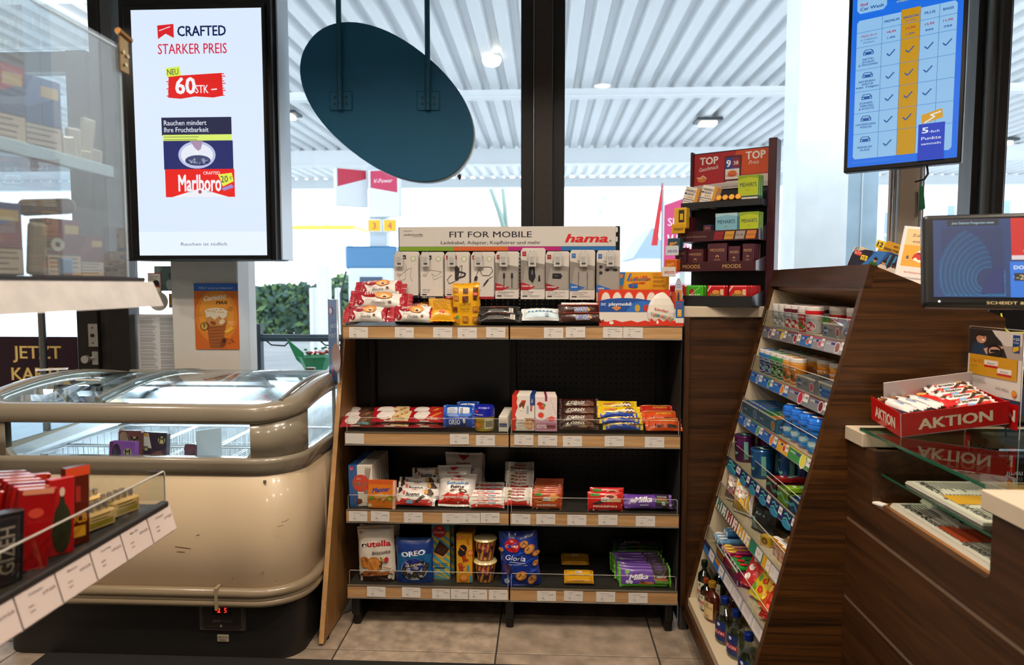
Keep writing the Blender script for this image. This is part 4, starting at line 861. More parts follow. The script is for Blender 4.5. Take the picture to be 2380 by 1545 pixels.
put(k, 'biscuit_bag', 1028, 2.73, Z1+.022, 'yellow mini biscuit bag lying down left of the upright ones', 'biscuit bag', 'yellow mini biscuit bags', -48, 0, 12)
# flow packs on the top shelf
def flow(px0, px1, Y, z, th, dp, base, fn, name, lab, cat, group, rx=-62, sd=1, ry=0, rz=0, seal=.012, wr=.001, n=12, tub=2.2):
    w_ = wid(px0, px1, Y, z)-2*seal*.8; k = Bd(); t = bag(k, w_, dp, th, fm(base), seal, 'h', n, wr, sd, p=tub); fn(Cv(k, w_, dp, None, t, .0006)); return put(k, name, (px0+px1)/2, Y, z+th/2, lab, cat, group, rx, ry, rz)
def f_blk(c): c.text('Mr.Tom', .5, .75, .16, '#c9502a', w=.5, shear=.3); c.lines(.45, .4, .5, 3, .12, '#8e8a80', .3); c.rect(.78, .15, .9, .6, '#d8d4c8'); c.lines(.84, .5, .08, 4, .1, '#222222', .4)
flow(1110, 1212, 2.73, Z1, .028, .05, '#141210', f_blk, 'nut_bar', 'black wrapped nut bar, lower of the two stacked', 'nut bar', 'black nut bars on the top shelf', -40, 11)
flow(1112, 1206, 2.745, Z1+.028, .026, .05, '#141210', f_blk, 'nut_bar', 'black wrapped nut bar, upper of the two stacked', 'nut bar', 'black nut bars on the top shelf', -45, 12)
def f_bty(c):
    c.rect(.02, .1, .98, .45, '#cfe6f2')
    for i in range(9): c.ell(.1+i*.1, .6+.08*(i % 2), .07, .14, '#e9eef0'); 
    for i in range(7): c.ell(.15+i*.11, .5, .03, .05, '#2f8fd0', ang=.5)
    c.rect(.62, .12, .72, .3, '#9fb8c4')
flow(1212, 1302, 2.74, Z1, .04, .065, '#e6eaea', f_bty, 'coconut_bar', 'white and light blue coconut bar packet beside the dark bars', 'chocolate bar', 'white coconut bars', -45, 13)
def f_snk(c):
    c.poly([(.36, .12), (.72, .16), (.7, .62), (.34, .58)], '#e9e6e2'); c.poly([(.37, .16), (.71, .2), (.69, .58), (.35, .54)], '#1c3f94'); c.text('SNICKERS', .53, .37, .26, '#f2f2f6', w=.31, shear=.2, bold=.03); c.ell(.74, .38, .03, .16, '#d39a4a'); c.rect(.02, .85, .98, .99, '#8c2a20')
flow(1300, 1402, 2.73, Z1, .03, .042, '#3c1d14', f_snk, 'caramel_bar', 'brown caramel nut bar, lower of the two stacked', 'chocolate bar', 'brown caramel bars', -22, 14)
flow(1298, 1396, 2.75, Z1+.03, .03, .042, '#3c1d14', f_snk, 'caramel_bar', 'brown caramel nut bar, upper of the two stacked', 'chocolate bar', 'brown caramel bars', -22, 15)
flow(1305, 1398, 2.80, Z1+.05, .02, .04, '#f0e8e4', lambda c: (c.text('kinder', .3, .5, .3, '#2a1a14', w=.3), c.text('Schokolade', .7, .5, .25, '#c02a20', w=.4)), 'white_bar', 'white and red chocolate bar behind the brown bars', 'chocolate bar', None, -40, 16)
# surprise egg display carton -------------------------------------
EY = 2.735; w_ = wid(1393, 1570, EY, Z1); zb = Z1; k = Bd()
r = emp('egg_display_carton', 'red, blue and yellow cardboard counter display of chocolate surprise eggs', 'display carton', (onY(1481, 745, EY).x, EY, zb)); hw = w_/2
def cv_(k, W, H, T, eps=.0005): return Cv(k, W, H, T, eps=eps)
zf = hgt(722, EY, zb); zm = hgt(640+30, EY, zb); 
k = Bd(); k.box(-hw, hw, 0, .2, 0, .004, '#c2391f'); k.box(-hw, -hw+.002, 0, .2, 0, .135, '#d9401f'); k.box(hw-.002, hw, 0, .2, 0, .135, '#d9401f'); fin(k, 'tray', r)
Hf = hgt(692, EY, zb); k = Bd(); T = None
prof = [(0, 0), (1, 0), (1, .62)]+[(1-.0*i, .62) for i in range(0)]+[(.9, .7)]+[(.5+.5*math.cos(a)*.95, .62+.38*math.sin(a)) for a in [math.pi*i/10 for i in range(1, 10)]]+[(0, .66)]
k.prism([((u-.5)*2*hw, v*Hf) for u, v in [(0, 0), (1, 0), (1, .6), (.85, .78), (.7, .9), (.5, .98), (.3, 1), (.12, .97), (.0, .9)]], -.002, 0, '#e4dcd2'); c = Cv(k, 2*hw, Hf, Tr(0, -.002, 0), eps=.0005)
c.poly([(.0, .5), (.99, .5), (.98, .6), (.85, .78), (.7, .9), (.5, .98), (.3, 1), (.12, .97), (.0, .9)], '#1f4f9e'); c.poly([(.35, .5), (.75, .5), (.7, .86), (.55, .9), (.42, .8)], '#2f6ec2')
c.text('DC', .055, .78, .09, '#dfe8f6', bold=.04); c.text('playmobil', .27, .79, .12, '#e8eefa', w=.29, bold=.03); c.poly([(.16, .66), (.2, .7), (.26, .7), (.29, .65), (.225, .54)], '#e08a3a'); c.text('NEU', .225, .64, .04, '#3a5a9a')
for u, cl in ((.5, '#c9a23a'), (.61, '#c23a2a'), (.7, '#7a4fa8')): c.ell(u, .64, .035, .13, cl)
c.poly([(0, 0), (1, 0), (1, .2), (.9, .14), (.82, .2), (.7, .12), (.6, .2), (.5, .13), (.42, .2), (.3, .14), (.2, .22), (.1, .15), (0, .22)], '#d8341c'); c.ell(.16, .12, .03, .06, '#efe8e0')
fin(k, 'front_panel', r)
k = Bd(); xe = hw*.62; He = hgt(700, EY-.02, zb); k.lathe([(.001, 0), (.035, .006), (.052, .03), (.056, .055), (.05, .085), (.036, .11), (.018, .128), (.001, .134)], M('#e9e2d6', .35, coat=.3), 20, T=Tr(xe, -.002, 0) @ Matrix.Diagonal((1, .25, 1, 1)).to_4x4())
c = Cv(k, .11, .13, Tr(xe, -.0175, 0), eps=.0004); c.text('kinder', .5, .5, .09, '#c2281c', w=.5, rot=-.2, bold=.02)
for i, ch in enumerate('ÜBERRASCHUNG'): c.text(ch, .16+i*.062, .38-i*.012, .085, ['#2a66b4', '#d9a02a', '#c2281c', '#3f9a4a'][i % 4], bold=.03)
c.poly([(.06, .02), (.94, .02), (.9, .2), (.8, .12), (.7, .22), (.55, .14), (.4, .24), (.25, .15), (.12, .26)], '#d8341c'); c.ell(.35, .13, .04, .06, '#f2ebe2'); fin(k, 'printed_egg', r)
# rows of eggs behind the front
Ym = .07; zr0 = hgt(735, EY+Ym, zb); zr1 = hgt(673, EY+Ym, zb); k = Bd(); k.box(-hw+.003, hw-.01, Ym, Ym+.002, .03, zr1, '#d8391c'); c = Cv(k, 2*hw-.013, zr1-.03, Tr(-.004, Ym, .03), eps=.0006)
for i in range(6):
    u = .1+i*.16; c.ell(u, .62, .075, .34, '#e2502c'); c.ell(u, .6, .066, .31, '#ece5da'); c.text('kinder', u, .6, .05, '#c2281c', w=.06)
    for j in range(7): c.text('ÜBERRAS'[j], u-.048+j*.016, .46, .07, ['#2a66b4', '#d9a02a', '#c2281c', '#3f9a4a'][j % 4], bold=.03); c.n -= 1
    c.poly([(u-.05, .34), (u+.05, .34), (u+.03, .3), (u, .29), (u-.03, .3)], '#d8341c')
fin(k, 'egg_row_panel', r)
zt = hgt(632, EY+Ym+.05, zb); z0_ = hgt(672, EY+Ym+.05, zb); k = Bd(); k.box(-hw+.006, hw-.006, Ym+.05, Ym+.052, 0, zt, '#e2a21e'); c = Cv(k, 2*hw-.012, zt-z0_, Tr(0, Ym+.05, z0_), eps=.0005)
c.rect(0, 0, 1, 1, '#eaa61c'); c.poly([(0, 0), (.345, 0), (.38, 1), (0, 1)], '#2f7fbe'); c.poly([(0, 0), (.345, 0), (.35, .2), (.1, .3), (0, .25)], '#c96a2a'); c.text('DC', .08, .86, .12, '#e6eefa', bold=.03); c.text('playmobil', .2, .85, .14, '#e6eefa', w=.17, bold=.03); c.poly([(.28, .8), (.3, .88), (.35, .86), (.34, .7), (.31, .62)], '#e58a4a')
c.text('1 von 1.000', .58, .7, .16, '#c8281c', w=.22, bold=.03, rot=.04)
for i, ch in enumerate('ÜBERRASCHUNGEN'): c.text(ch, .44+i*.0215, .53+i*.004, .15, ['#2a66b4', '#c2281c', '#3f9a4a', '#7a4fa8'][i % 4], bold=.04); c.n -= 1
c.n += 1; c.text('GEWINNEN!', .57, .36, .12, '#c8281c', w=.18, rot=.04, bold=.03); c.poly([(.43, .1), (.52, .06), (.56, .12), (.55, .3), (.46, .33), (.42, .27)], '#2462b0'); c.line([(.48, .08), (.5, .32)], .012, '#c8281c'); c.poly([(.4, .5), (.44, .9), (.47, .92), (.43, .5)], '#2a72c4'); c.text('SO GEHT\'S:', .82, .88, .07, '#c8281c', w=.12); c.lines(.86, .75, .18, 3, .055, '#8a4a14'); c.lines(.86, .5, .18, 3, .055, '#8a4a14'); c.lines(.86, .26, .18, 3, .055, '#8a4a14')
fin(k, 'header_panel', r)
# side cut-outs
k = Bd(); T = Tr(hw+.004, .05, 0) @ RZ(rad(-30)); P_ = [(0, .07), (.032, .07), (.034, .12), (.03, .165), (.02, .19), (.012, .19), (.004, .17), (0, .13)]; k.prism(P_, 0, .002, '#b9bed0', T=T); c = Cv(k, .034, .19, T @ Tr(.017, 0, 0), eps=.0006); c.rect(.12, .38, .88, .75, '#c98a3a'); c.ell(.5, .6, .14, .12, '#4a4a72'); c.lines(.5, .86, .5, 2, .05, '#7a86b8'); fin(k, 'side_flap', r)
k = Bd(); T = Tr(hw-.001, -.001, 0) @ RZ(rad(8)); P_ = [(0, .0), (.034, .0), (.034, .107), (.0, .095)]; k.prism(P_, 0, .002, '#d8341c', T=T); c = Cv(k, .034, .107, T @ Tr(.017, 0, 0), eps=.0005); c.rect(0, .3, 1, .92, '#1f62a8'); c.rect(.0, .12, 1, .3, '#e8e2d8'); c.lines(.5, .84, .8, 3, .07, '#c93a2a'); c.rect(.25, .35, .75, .62, '#e2a21e'); c.lines(.5, .56, .4, 3, .06, '#f2ece0'); fin(k, 'side_flap', r)
# ---------------------------------------------------------------- mobile accessories display
HY = 2.93; hx0 = onY(930, 560, HY).x; hx1 = onY(1437, 560, HY).x; hcx = (hx0+hx1)/2; r = emp('accessory_display', 'black peg display rack with a white header sign above hanging phone accessories', 'display rack', (hcx, HY, Z1)); HR = r; hw = (hx1-hx0)/2
ztop = hgt(527, HY, Z1); zs = hgt(583, HY, Z1); z0h = hgt(574, HY, Z1)
k = Bd(); k.rbox(-hw-.008, hw+.008, .0, .02, 0, ztop+.002, M('#0c0c0e', .4), .003); fin(k, 'back_board', r)
k = Bd(); dm = M('#e8f4fa', em=1.2)
# holes drawn as pale discs on the solid board; their colour stands for daylight
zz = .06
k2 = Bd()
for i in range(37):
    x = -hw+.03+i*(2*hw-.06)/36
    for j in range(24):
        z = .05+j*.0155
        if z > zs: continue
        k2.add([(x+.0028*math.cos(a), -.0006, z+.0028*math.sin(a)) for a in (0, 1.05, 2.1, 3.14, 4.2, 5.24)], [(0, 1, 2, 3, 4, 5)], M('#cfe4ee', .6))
fin(k2, 'daylight_dots', r, kind='stuff')
k = Bd(); k.rbox(-hw, hw-.012, -.02, -.004, z0h, ztop, M('#d6d2cc', .4), .002); T = Tr(-.006, -.02, z0h); c = Cv(k, 2*hw-.012, ztop-z0h, T, eps=.0005); fin(k, 'header_sign', r) if 0 else None
c.text('FIT FOR MOBILE', .425, .62, .31, '#1c1c30', w=.38, bold=.02); c.text('Ladekabel, Adapter, Kopfhörer und mehr', .425, .22, .17, '#22223a', w=.46, bold=.012); c.text('hama', .865, .43, .42, '#d4161c', w=.19, bold=.075, shear=.25); c.rect(.955, .2, .968, .22, '#d4161c'); c.text('®', .975, .28, .1, '#33334a')
c.text('powered by', .022, .8, .055, '#44444c', w=.038, al='l'); c.text('audio|media', .022, .62, .11, '#33333c', w=.088, al='l', bold=0); c.text('vertrieb GmbH', .065, .52, .045, '#55555c', w=.045, al='l')
fin(k, 'header_sign', r)
k = Bd(); 
for a_, b__, cl in ((0, .25, '#7fa32a'), (.25, .5, '#d4622a'), (.5, .74, '#b81a78'), (.74, 1, '#2470b4')):
    k.box(-hw+2*hw*a_, -hw+2*hw*b__-.0 if b__ < 1 else hw-.012, -.021, -.003, zs, z0h, M(cl, .45))
fin(k, 'colour_strip', r)
k = Bd(); 
for z in (z0h+.02, z0h+.06): k.rbox(hw-.012, hw-.004, -.014, -.002, z, z+.022, '#e8eef2', .002)
fin(k, 'sign_clips', r, kind='stuff')
for px in (1003, 1306, 1357, 1180): x = onY(px, 705, HY).x-hcx; z = hgt(704, HY, Z1); k = Bd(); k.cyl((x, -.003, z), (x, 0, z), .006, M('#8a8a86', .3, .8), 12); k.cyl((x, -.0035, z), (x, -.003, z), .0035, '#1a1a1a', 10); fin(k, 'screw', r)
k = Bd(); k.rbox(-hw-.004, hw+.004, -.1, 0, 0, .018, M('#1e1d1c', .4), .003); fin(k, 'foot_plate', r)
def hook(px, Y=HY-.012):
    x = onY(px, 590, Y).x-hcx; z = hgt(589, HY-.1, Z1); k = Bd()
    for s_ in (-.007, .007): k.tube([(x+s_, -.002, z+.004), (x+s_, -.11, z+.004), (x+s_, -.125, z+.009)], .0014, M('#2c2c2e', .3, .6), 6)
    k.rbox(x-.016, x+.016, -.129, -.126, z-.055, z+.006, M('#c9c7c2', .3), .002); c = Cv(k, .032, .06, Tr(x, -.129, z-.055), eps=.0003); c.lines(.5, .62, .7, 4, .09, '#8a8884', .35); c.rect(.25, .14, .75, .28, '#4a4a4a')
    fin(k, 'price_hook', HR)
def acc(px0, px1, pyt, pyb, kind, Y, lab, sd, back=False):
    zt_ = onY(1190, pyt, Y).z; zb_ = onY(1190, pyb, Y).z; W_ = wid(px0, px1, Y, zb_); H_ = zt_-zb_; k = Bd(); th = .018 if kind[0] == 'b' else .012
    body = pm('#d3cdc6'); k.prism([(-W_/2, 0), (W_/2, 0), (W_/2, H_*.96), (W_/2-.006, H_), (-W_/2+.006, H_), (-W_/2, H_*.96)], 0, th, body); c = Cv(k, W_, H_, eps=.0004)
    kk, col_, t1, t2, t3 = kind
    if kk == 'w':
        c.rect(0, 0, 1, .055, col_); c.rect(.06, .87, .5, .96, col_); c.text('hama', .28, .915, .045, '#efebe6', w=.34, bold=.05, shear=.25); c.ell(.8, .88, .11, m='#8fae4a'); c.ell(.8, .88, .085, m='#e6e2dc'); c.text('ECO', .8, .88, .02, '#4a6a3a'); c.text(t1, .1, .2, .03, '#77737a', al='l', bold=0); c.text(t3, .1, .15, .026, '#8a878c', al='l', bold=0); c.text(t2, .08, .03, .03, '#efebe6', al='l', bold=.02); c.rect(.08, .08, .28, .105, '#3a3a40')
        R = random.Random(sd); dk = '#26242a' if sd in (3, 4) else '#a19b96'
        P_ = [(.5+.34*math.cos(t), .55+.13*math.sin(t)) for t in [rad(a) for a in range(-30, 300, 20)]]
        if sd == 3: c.poly([(.42, .7), (.62, .68), (.56, .4), (.42, .42)], dk); c.line([(.5, .45), (.82, .5), (.86, .56), (.6, .6)], .06, dk); c.line([(.6, .7), (.72, .74), (.7, .55), (.55, .42), (.18, .33), (.1, .42), (.25, .52), (.3, .52)], .02, dk); c.ell(.48, .7, .09, .03, '#3a3a42')
        elif sd == 4: c.line([(.2, .48), (.28, .58), (.4, .68), (.6, .71), (.88, .7), (.95, .62), (.8, .52), (.5, .52), (.4, .62), (.55, .68)], .022, dk); c.line([(.95, .5), (.7, .42), (.55, .32)], .022, dk); c.poly([(.12, .4), (.26, .4), (.3, .5), (.17, .5)], dk); c.poly([(.13, .35), (.25, .35), (.26, .4), (.12, .4)], '#b9a58a'); c.poly([(.5, .27), (.6, .3), (.78, .42), (.68, .42)], '#33313a')
        else: c.line([(.5, .75), (.52, .62), (.2, .48), (.25, .38), (.45, .42), (.5, .62), (.72, .68), (.66, .48), (.78, .36)] if sd == 1 else [(.25, .52), (.4, .64), (.7, .62), (.95, .6), (.7, .5), (.5, .56), (.6, .42), (.95, .5)], .015, dk); c.rect(.12, .5, .28, .56, '#b7b1aa')
    else:
        c.poly([(0, .2), (1, .2), (1, .7), (0, .8)], M('#8d8780', .3)); c.poly([(.05, .22), (.95, .22), (.95, .6), (.2, .68)], M('#a19b94', .3)); c.poly([(0, .18), (.0, .35), (.62, .25), (.3, .18)], col_); c.text(t1, .06, .245+.02, .03, '#f2ece8', al='l', bold=.03); c.text(t2, .1, .15, .032, '#6b676e', al='l', bold=0); c.text(t3, .1, .11, .025, '#8a878c', al='l', bold=0); c.rect(.08, .05, .28, .075, '#3a3a40'); c.lines(.6, .07, .5, 2, .02, '#9a979c'); c.poly([(.07, .87), (.23, .87), (.23, .96), (.07, .96)], col_); c.text('1,2', .15, .92, .025, '#f2ece8'); c.text('hama', .42, .81, .03, '#3a3638', w=.26, shear=.2)
        if t1 == 'MICRO USB' and t2[0] == 'C' and t2[1] == 'h': [(c.line([(u, .24), (u, .45)], .03, '#1c1b20'), c.poly([(u-.05, .45), (u+.05, .45), (u+.04, .56), (u-.04, .56)], '#1c1b20'), c.rect(u-.03, .56, u+.03, .6, '#8a8a8e')) for u in (.38, .72)]
        elif t1 == 'MICRO USB': c.poly([(.34, .4), (.5, .32), (.62, .45), (.55, .72), (.4, .72), (.32, .55)], '#17171b'); c.line([(.48, .5), (.48, .62)], .04, '#8a8a90'); c.poly([(.72, .36), (.82, .36), (.8, .48), (.74, .48)], '#1c1b20')
        elif t1 == 'UNIVERSAL': c.poly([(.28, .45), (.64, .44), (.72, .5), (.64, .56), (.3, .56)], '#17171b'); c.text('hama', .45, .51, .02, '#9a9aa0')
        elif t2[0] == 'C': [(c.line([(u, .22), (u, .42)], .018, '#3a393e'), c.rect(u-.025, .42, u+.025, .52, '#6a696e'), c.line([(u, .52), (u, .58)], .02, '#2a292e')) for u in (.35, .7)]
        else: [c.ell(u, v, .07, m='#1c1b20') for u, v in ((.18, .7), (.18, .58))]; c.ell(.45, .64, .1, .03, '#1c1b20'); c.ell(.8, .64, .1, .03, '#1c1b20')
    for i_ in range(1 if not back else 2):
        yy = Y+i_*(th+.004)
        o = put(k, 'accessory_box', (px0+px1)/2, yy, zb_+(.006*i_), lab if i_ == 0 else lab+', box behind', 'accessory packet', 'hanging phone accessory packets', 0, 0, RN.uniform(-3, 3)) if i_ == 0 else dup(o, (o.location.x+.003, yy, zb_+.008), None, 'rear one behind the '+lab.split(',')[0], 'hanging phone accessory packets')
    return o
AY = HY-.11
ac = [(917, 972, 588, 692, ('w', '#17161b', 'Car Charger', 'Lightning', 'Kfz-Ladegerät'), 'white box with a black band and pale cable, leftmost on the rack', 1),
 (977, 1030, 589, 694, ('w', '#17161b', 'USB-Cable', 'USB-A - Lightning', 'USB-Kabel'), 'white box with a black band and white cable, second on the rack', 2),
 (1034, 1090, 589, 694, ('w', '#a31a24', 'Car Charger', 'USB-C', 'Kfz-Ladegerät'), 'white box with a red band and a black car charger', 3),
 (1095, 1148, 589, 695, ('w', '#a31a24', 'USB-Cable', 'USB-C', 'USB-Kabel'), 'white box with a red band and a black looped cable', 4),
 (1151, 1205, 588, 694, ('b', '#a31a24', 'MICRO USB', 'Charging/Data Cable', 'Lade-/Datenkabel'), 'window packet with two black cable plugs and a red wedge', 5),
 (1210, 1266, 580, 695, ('b', '#a31a24', 'MICRO USB', 'Car Charger', 'Kfz-Ladegerät'), 'window packet with a big black car charger and a red wedge', 6),
 (1268, 1322, 588, 695, ('b', '#8f1a24', 'UNIVERSAL', 'Car Charger, 2 ports', 'Kfz-Ladegerät, 2-fach'), 'window packet with a small black two-port adapter', 7),
 (1324, 1382, 585, 696, ('b', '#2466b4', 'AUDIO', 'Connecting Cable', 'Verbindungskabel'), 'window packet with two audio plugs and a blue wedge', 8),
 (1386, 1440, 586, 700, ('b', '#2466b4', 'AUDIO', 'Headphones', 'Kopfhörer'), 'window packet with in-ear phones, partly behind the egg display', 9)]
for a_ in ac: acc(a_[0], a_[1], a_[2], a_[3], a_[4], AY, a_[5], a_[6], True); hook((a_[0]+a_[1])/2 + (0 if a_[6] > 5 else -4))
# ================================================================ goods on the lower shelves
def carton(w, h, d, base, fn, r=.0015, eps=.0004, top=None, side=None):
    k = Bd(); k.rbox(-w/2, w/2, 0, d, 0, h, base if not isinstance(base, str) else pm(base), r)
    fn(Cv(k, w, h, eps=eps))
    if top: top(Cv(k, w, d, Tr(0, 0, h) @ RX(rad(-90)), eps=eps))
    if side: side(Cv(k, d, h, Tr(w/2, d/2, 0) @ RZ(rad(90)), eps=eps))
    return k
def row(o, n, step, labf, dx=0, dz=0, jit=.0):
    out = [o]
    for i in range(1, n):
        out.append(dup(o, (o.location.x+dx*i+RN.uniform(-jit, jit), o.location.y+step*i, o.location.z+dz*i), None, labf(i)))
    return out
# --- second shelf, left: rod wafer packs
def f_kk(col2, txt):
    def f(c):
        c.ell(.3, .5, .27, .42, fm('#e9e2da'), ang=.25)
        for i in range(6): c.line([(.1+i*.07, .2), (.22+i*.07, .8)], .018, fm('#b0182a')); c.n -= 1
        for i in range(5): c.line([(.14+i*.08, .85), (.12+i*.09, .1)], .01, fm('#b0182a')); c.n -= 1
        c.n += 2; c.poly([(.46, .02), (.98, .02), (.98, .98), (.62, .98)], fm(col2[0]))
        for i in range(5): c.ell(.66+i*.05, .3+.1*i, .04, .08, fm(col2[1])); c.n -= 1
        c.n += 1; c.text(txt, .7, .2, .22, col2[2], w=.35, shear=.3, bold=.02)
        c.rect(.3, .0, .6, .03, '#c9c3b4')
    return f
def wafers(px0, px1, ztb, cols, txt, nm, n, step=.012, sd=20):
    w_ = wid(px0, px1, 2.75, Z2)-.02; o = None
    for i in range(n):
        k = Bd(); t = bag(k, w_, .1, .022, fm('#a81526'), .01, 'h', 10, .0008, sd+i); f_kk(cols, txt)(Cv(k, w_, .1, None, t, .0006))
        put(k, 'wafer_packet', (px0+px1)/2, 2.74+.105*(i % 3)*.95, Z2+.014+.022*(i//3), '%s, %s' % (nm, ['front one', 'behind the front one', 'rearmost', 'on top in front', 'on top at the back', 'highest at the rear'][i]), 'wafer packet', 'red wafer packets on the second shelf', -74, 0, RN.uniform(-4, 4))
wafers(788, 868, Z2, ('#5f4434', '#a9744a', '#6fc3d4'), 'Choco', 'red wafer packet with turquoise writing', 3)
wafers(862, 955, Z2, ('#dfc492', '#a9793e', '#8a4a22'), 'White', 'red and cream wafer packet', 5, sd=30)
wafers(948, 1032, Z2, ('#b82a24', '#d98f3c', '#f0e0c8'), 'Classic', 'red wafer packet with orange hazelnuts', 5, sd=40)
def f_oreo(c): c.text('OREO', .35, .35, .34, '#f2f2f6', w=.42, bold=.04); c.ell(.72, .4, .07, .22, '#26262e'); c.ell(.72, .4, .05, .16, '#e0e0e6'); c.rect(.02, .75, .98, .95, '#2e6bc0'); c.lines(.35, .85, .5, 2, .1, '#c9d8ee')
def f_oreo2(c): c.rect(.05, .15, .45, .75, '#c7cfdc'); c.rect(.5, .15, .9, .75, '#d7dce4'); c.lines(.25, .6, .3, 3, .12, '#6a7a96', .3); [c.rect(.55+i*.03, .2, .565+i*.03, .7, '#333a4a') for i in range(4)]; c.rect(.0, .85, 1, 1, '#1c4fae')
flow(1030, 1102, 2.74, Z2, .034, .06, '#1646a8', f_oreo, 'sandwich_biscuit_packet', 'blue sandwich biscuit packet, lower one with big white letters', 'biscuit packet', 'blue sandwich biscuit packets', -15, 51)
flow(1030, 1102, 2.75, Z2+.034, .034, .06, '#1c58bc', f_oreo2, 'sandwich_biscuit_packet', 'blue sandwich biscuit packet, upper one with a barcode', 'biscuit packet', 'blue sandwich biscuit packets', -32, 52)
flow(1062, 1112, 2.86, Z2+.03, .034, .06, '#17449c', f_oreo2, 'sandwich_biscuit_packet', 'blue sandwich biscuit packet, at the back in the shade', 'biscuit packet', 'blue sandwich biscuit packets', -32, 53)
k = Bd(); rr = wid(1102, 1149, 2.76, Z2)/2; hh = hgt(946, 2.74, Z2)
k.lathe([(rr*.92, 0), (rr, .004), (rr*1.0, hh*.55), (rr*1.02, hh*.6), (rr*1.02, hh*.62, fm('#1420a8')), (rr, hh*.93, fm('#1420a8')), (rr*.9, hh, fm('#1420a8')), (.004, hh*1.01, fm('#1a28b8'))], fm('#a88c1c'), 22)
c = Cv(k, math.pi*rr*1.4, hh, wrap=rr*1.015, eps=.0006); c.ell(.3, .28, .14, .16, '#d9782a'); c.ell(.3, .28, .1, .1, '#e8943a'); c.rect(.52, .12, .74, .52, '#d9d2b8', 2, 2); [c.rect(.55+i*.035, .2, .57+i*.035, .45, '#3a341c') for i in range(5)]; c.poly([(.18, .64), (.5, .64), (.5, .78), (.18, .78)], '#2a4ac0'); c.text('Prinzen', .34, .71, .07, '#eef0fa', w=.28); c.ell(.33, .82, .05, .05, '#d22a3a')
put(k, 'biscuit_roll', 1126, 2.76+rr*.3, Z2, 'blue and gold round biscuit roll standing right of the blue packets', 'biscuit roll')
def f_stk(c): c.rect(.05, .05, .95, .95, '#e6e0d4'); c.rect(.1, .32, .9, .56, '#27346e'); c.text('DEXTRO', .5, .44, .08, '#dfe4f4', w=.6); c.text('Energy', .5, .68, .09, '#d9782a', w=.6, shear=.2)
w_ = wid(1159, 1180, 2.74, Z2); k = carton(w_, hgt(968, 2.74, Z2), .022, '#ded8cc', f_stk)
o = put(k, 'glucose_packet', 1169.5, 2.74, Z2, 'small white and blue glucose packet, frontmost of its row', 'glucose packet', 'white glucose packets in a row'); row(o, 8, .028, lambda i: 'small white glucose packet, %s from the front of its row' % ORD[i], .0015)
# --- second shelf, right
def f_ks(c):
    c.poly([(0, 0), (.12, 0), (.2, .08), (.15, .2), (.22, .33), (.14, .45), (.2, .58), (.26, .66), (.2, .8), (.24, .92), (.2, 1), (0, 1)], '#c9301c'); c.rect(.8, .72, 1, 1, '#1c3f8a'); c.text('100g', .9, .84, .04, '#e6e8f0', rot=-1.57)
    c.poly([(.3, .72), (.45, .86), (.62, .86), (.5, .6), (.38, .56)], '#7a3a1c'); c.poly([(.3, .62), (.42, .56), (.52, .6), (.44, .7)], '#eadfcf'); c.rect(.42, .8, .56, .86, '#c9301c')
    c.text('Kinder', .87, .63, .075, '#b82418', w=.26, rot=-1.57, bold=.03); c.text('SCHOKOLADE', .7, .6, .06, '#3a8ac8', w=.36, rot=-1.57)
    c.ell(.78, .2, .24, .17, '#e8b48c'); c.poly([(.55, .36), (.98, .36), (.98, .22), (.85, .3), (.65, .28)], '#8a5a34'); c.ell(.7, .2, .02, m='#3a2418'); c.ell(.86, .2, .02, m='#3a2418'); c.line([(.68, .1), (.8, .07), (.9, .1)], .02, '#b4563c')
    for i in range(4): c.rect(.3, .05+i*.085, .5, .115+i*.085, '#f0ebe4'); c.text('kind', .4, .08+i*.085, .03, '#b82418', w=.16)
def f_yo(c):
    c.rect(0, .0, 1, .4, '#cf9ab4'); c.rect(.45, .86, .55, 1, '#8c1c4c'); c.text('Yogurette', .82, .66, .09, '#f4ece8', w=.6, rot=-1.4, shear=.2); c.line([(.7, .93), (.93, .5)], .006, '#8a6a70')
    c.ell(.22, .78, .13, .06, '#c92c22', ang=-.2); c.ell(.3, .68, .14, .06, '#d8442c', ang=-.2); c.poly([(.35, .82), (.48, .76), (.45, .7), (.36, .75)], '#4a8a3a'); c.ell(.28, .46, .27, .16, '#e9e2dc'); c.ell(.28, .46, .22, .13, '#d9d0ca'); c.ell(.27, .46, .13, .08, '#d8442c'); c.ell(.75, .36, .14, .07, '#e0543a')
    c.rect(.06, .06, .94, .2, '#b8688c'); c.poly([(.08, .08), (.55, .08), (.5, .19), (.08, .19)], '#e8c8d4'); c.poly([(.55, .08), (.92, .1), (.92, .17), (.5, .17)], '#7a3a34'); c.text('Yogu', .3, .135, .06, '#a84a74', w=.3)
def topk(c): c.rect(0, 0, .22, 1, '#c9301c'); c.rect(.8, 0, 1, 1, '#1c3f8a')
w_ = wid(1190, 1242, 2.74, Z2); o = put(carton(w_, hgt(922, 2.74, Z2), .014, '#e4ddd2', f_ks, top=topk), 'chocolate_box', 1216, 2.735, Z2+.006, 'red, white and blue milk chocolate box, frontmost of its row', 'chocolate box', 'upright milk chocolate boxes', rx=-3)
row(o, 9, .0155, lambda i: 'red, white and blue chocolate box, %s in its row' % ORD[i], .0008)
w_ = wid(1243, 1294, 2.74, Z2); o = put(carton(w_, hgt(924, 2.74, Z2), .013, '#e4d4cf', f_yo, top=lambda c: c.rect(.45, 0, .55, 1, '#8c1c4c')), 'strawberry_chocolate_box', 1269, 2.735, Z2+.006, 'pink strawberry chocolate box, frontmost of its row', 'chocolate box', 'upright pink strawberry chocolate boxes', rx=-3)
row(o, 9, .0145, lambda i: 'pink strawberry chocolate box, %s in its row' % ORD[i], -.0006)
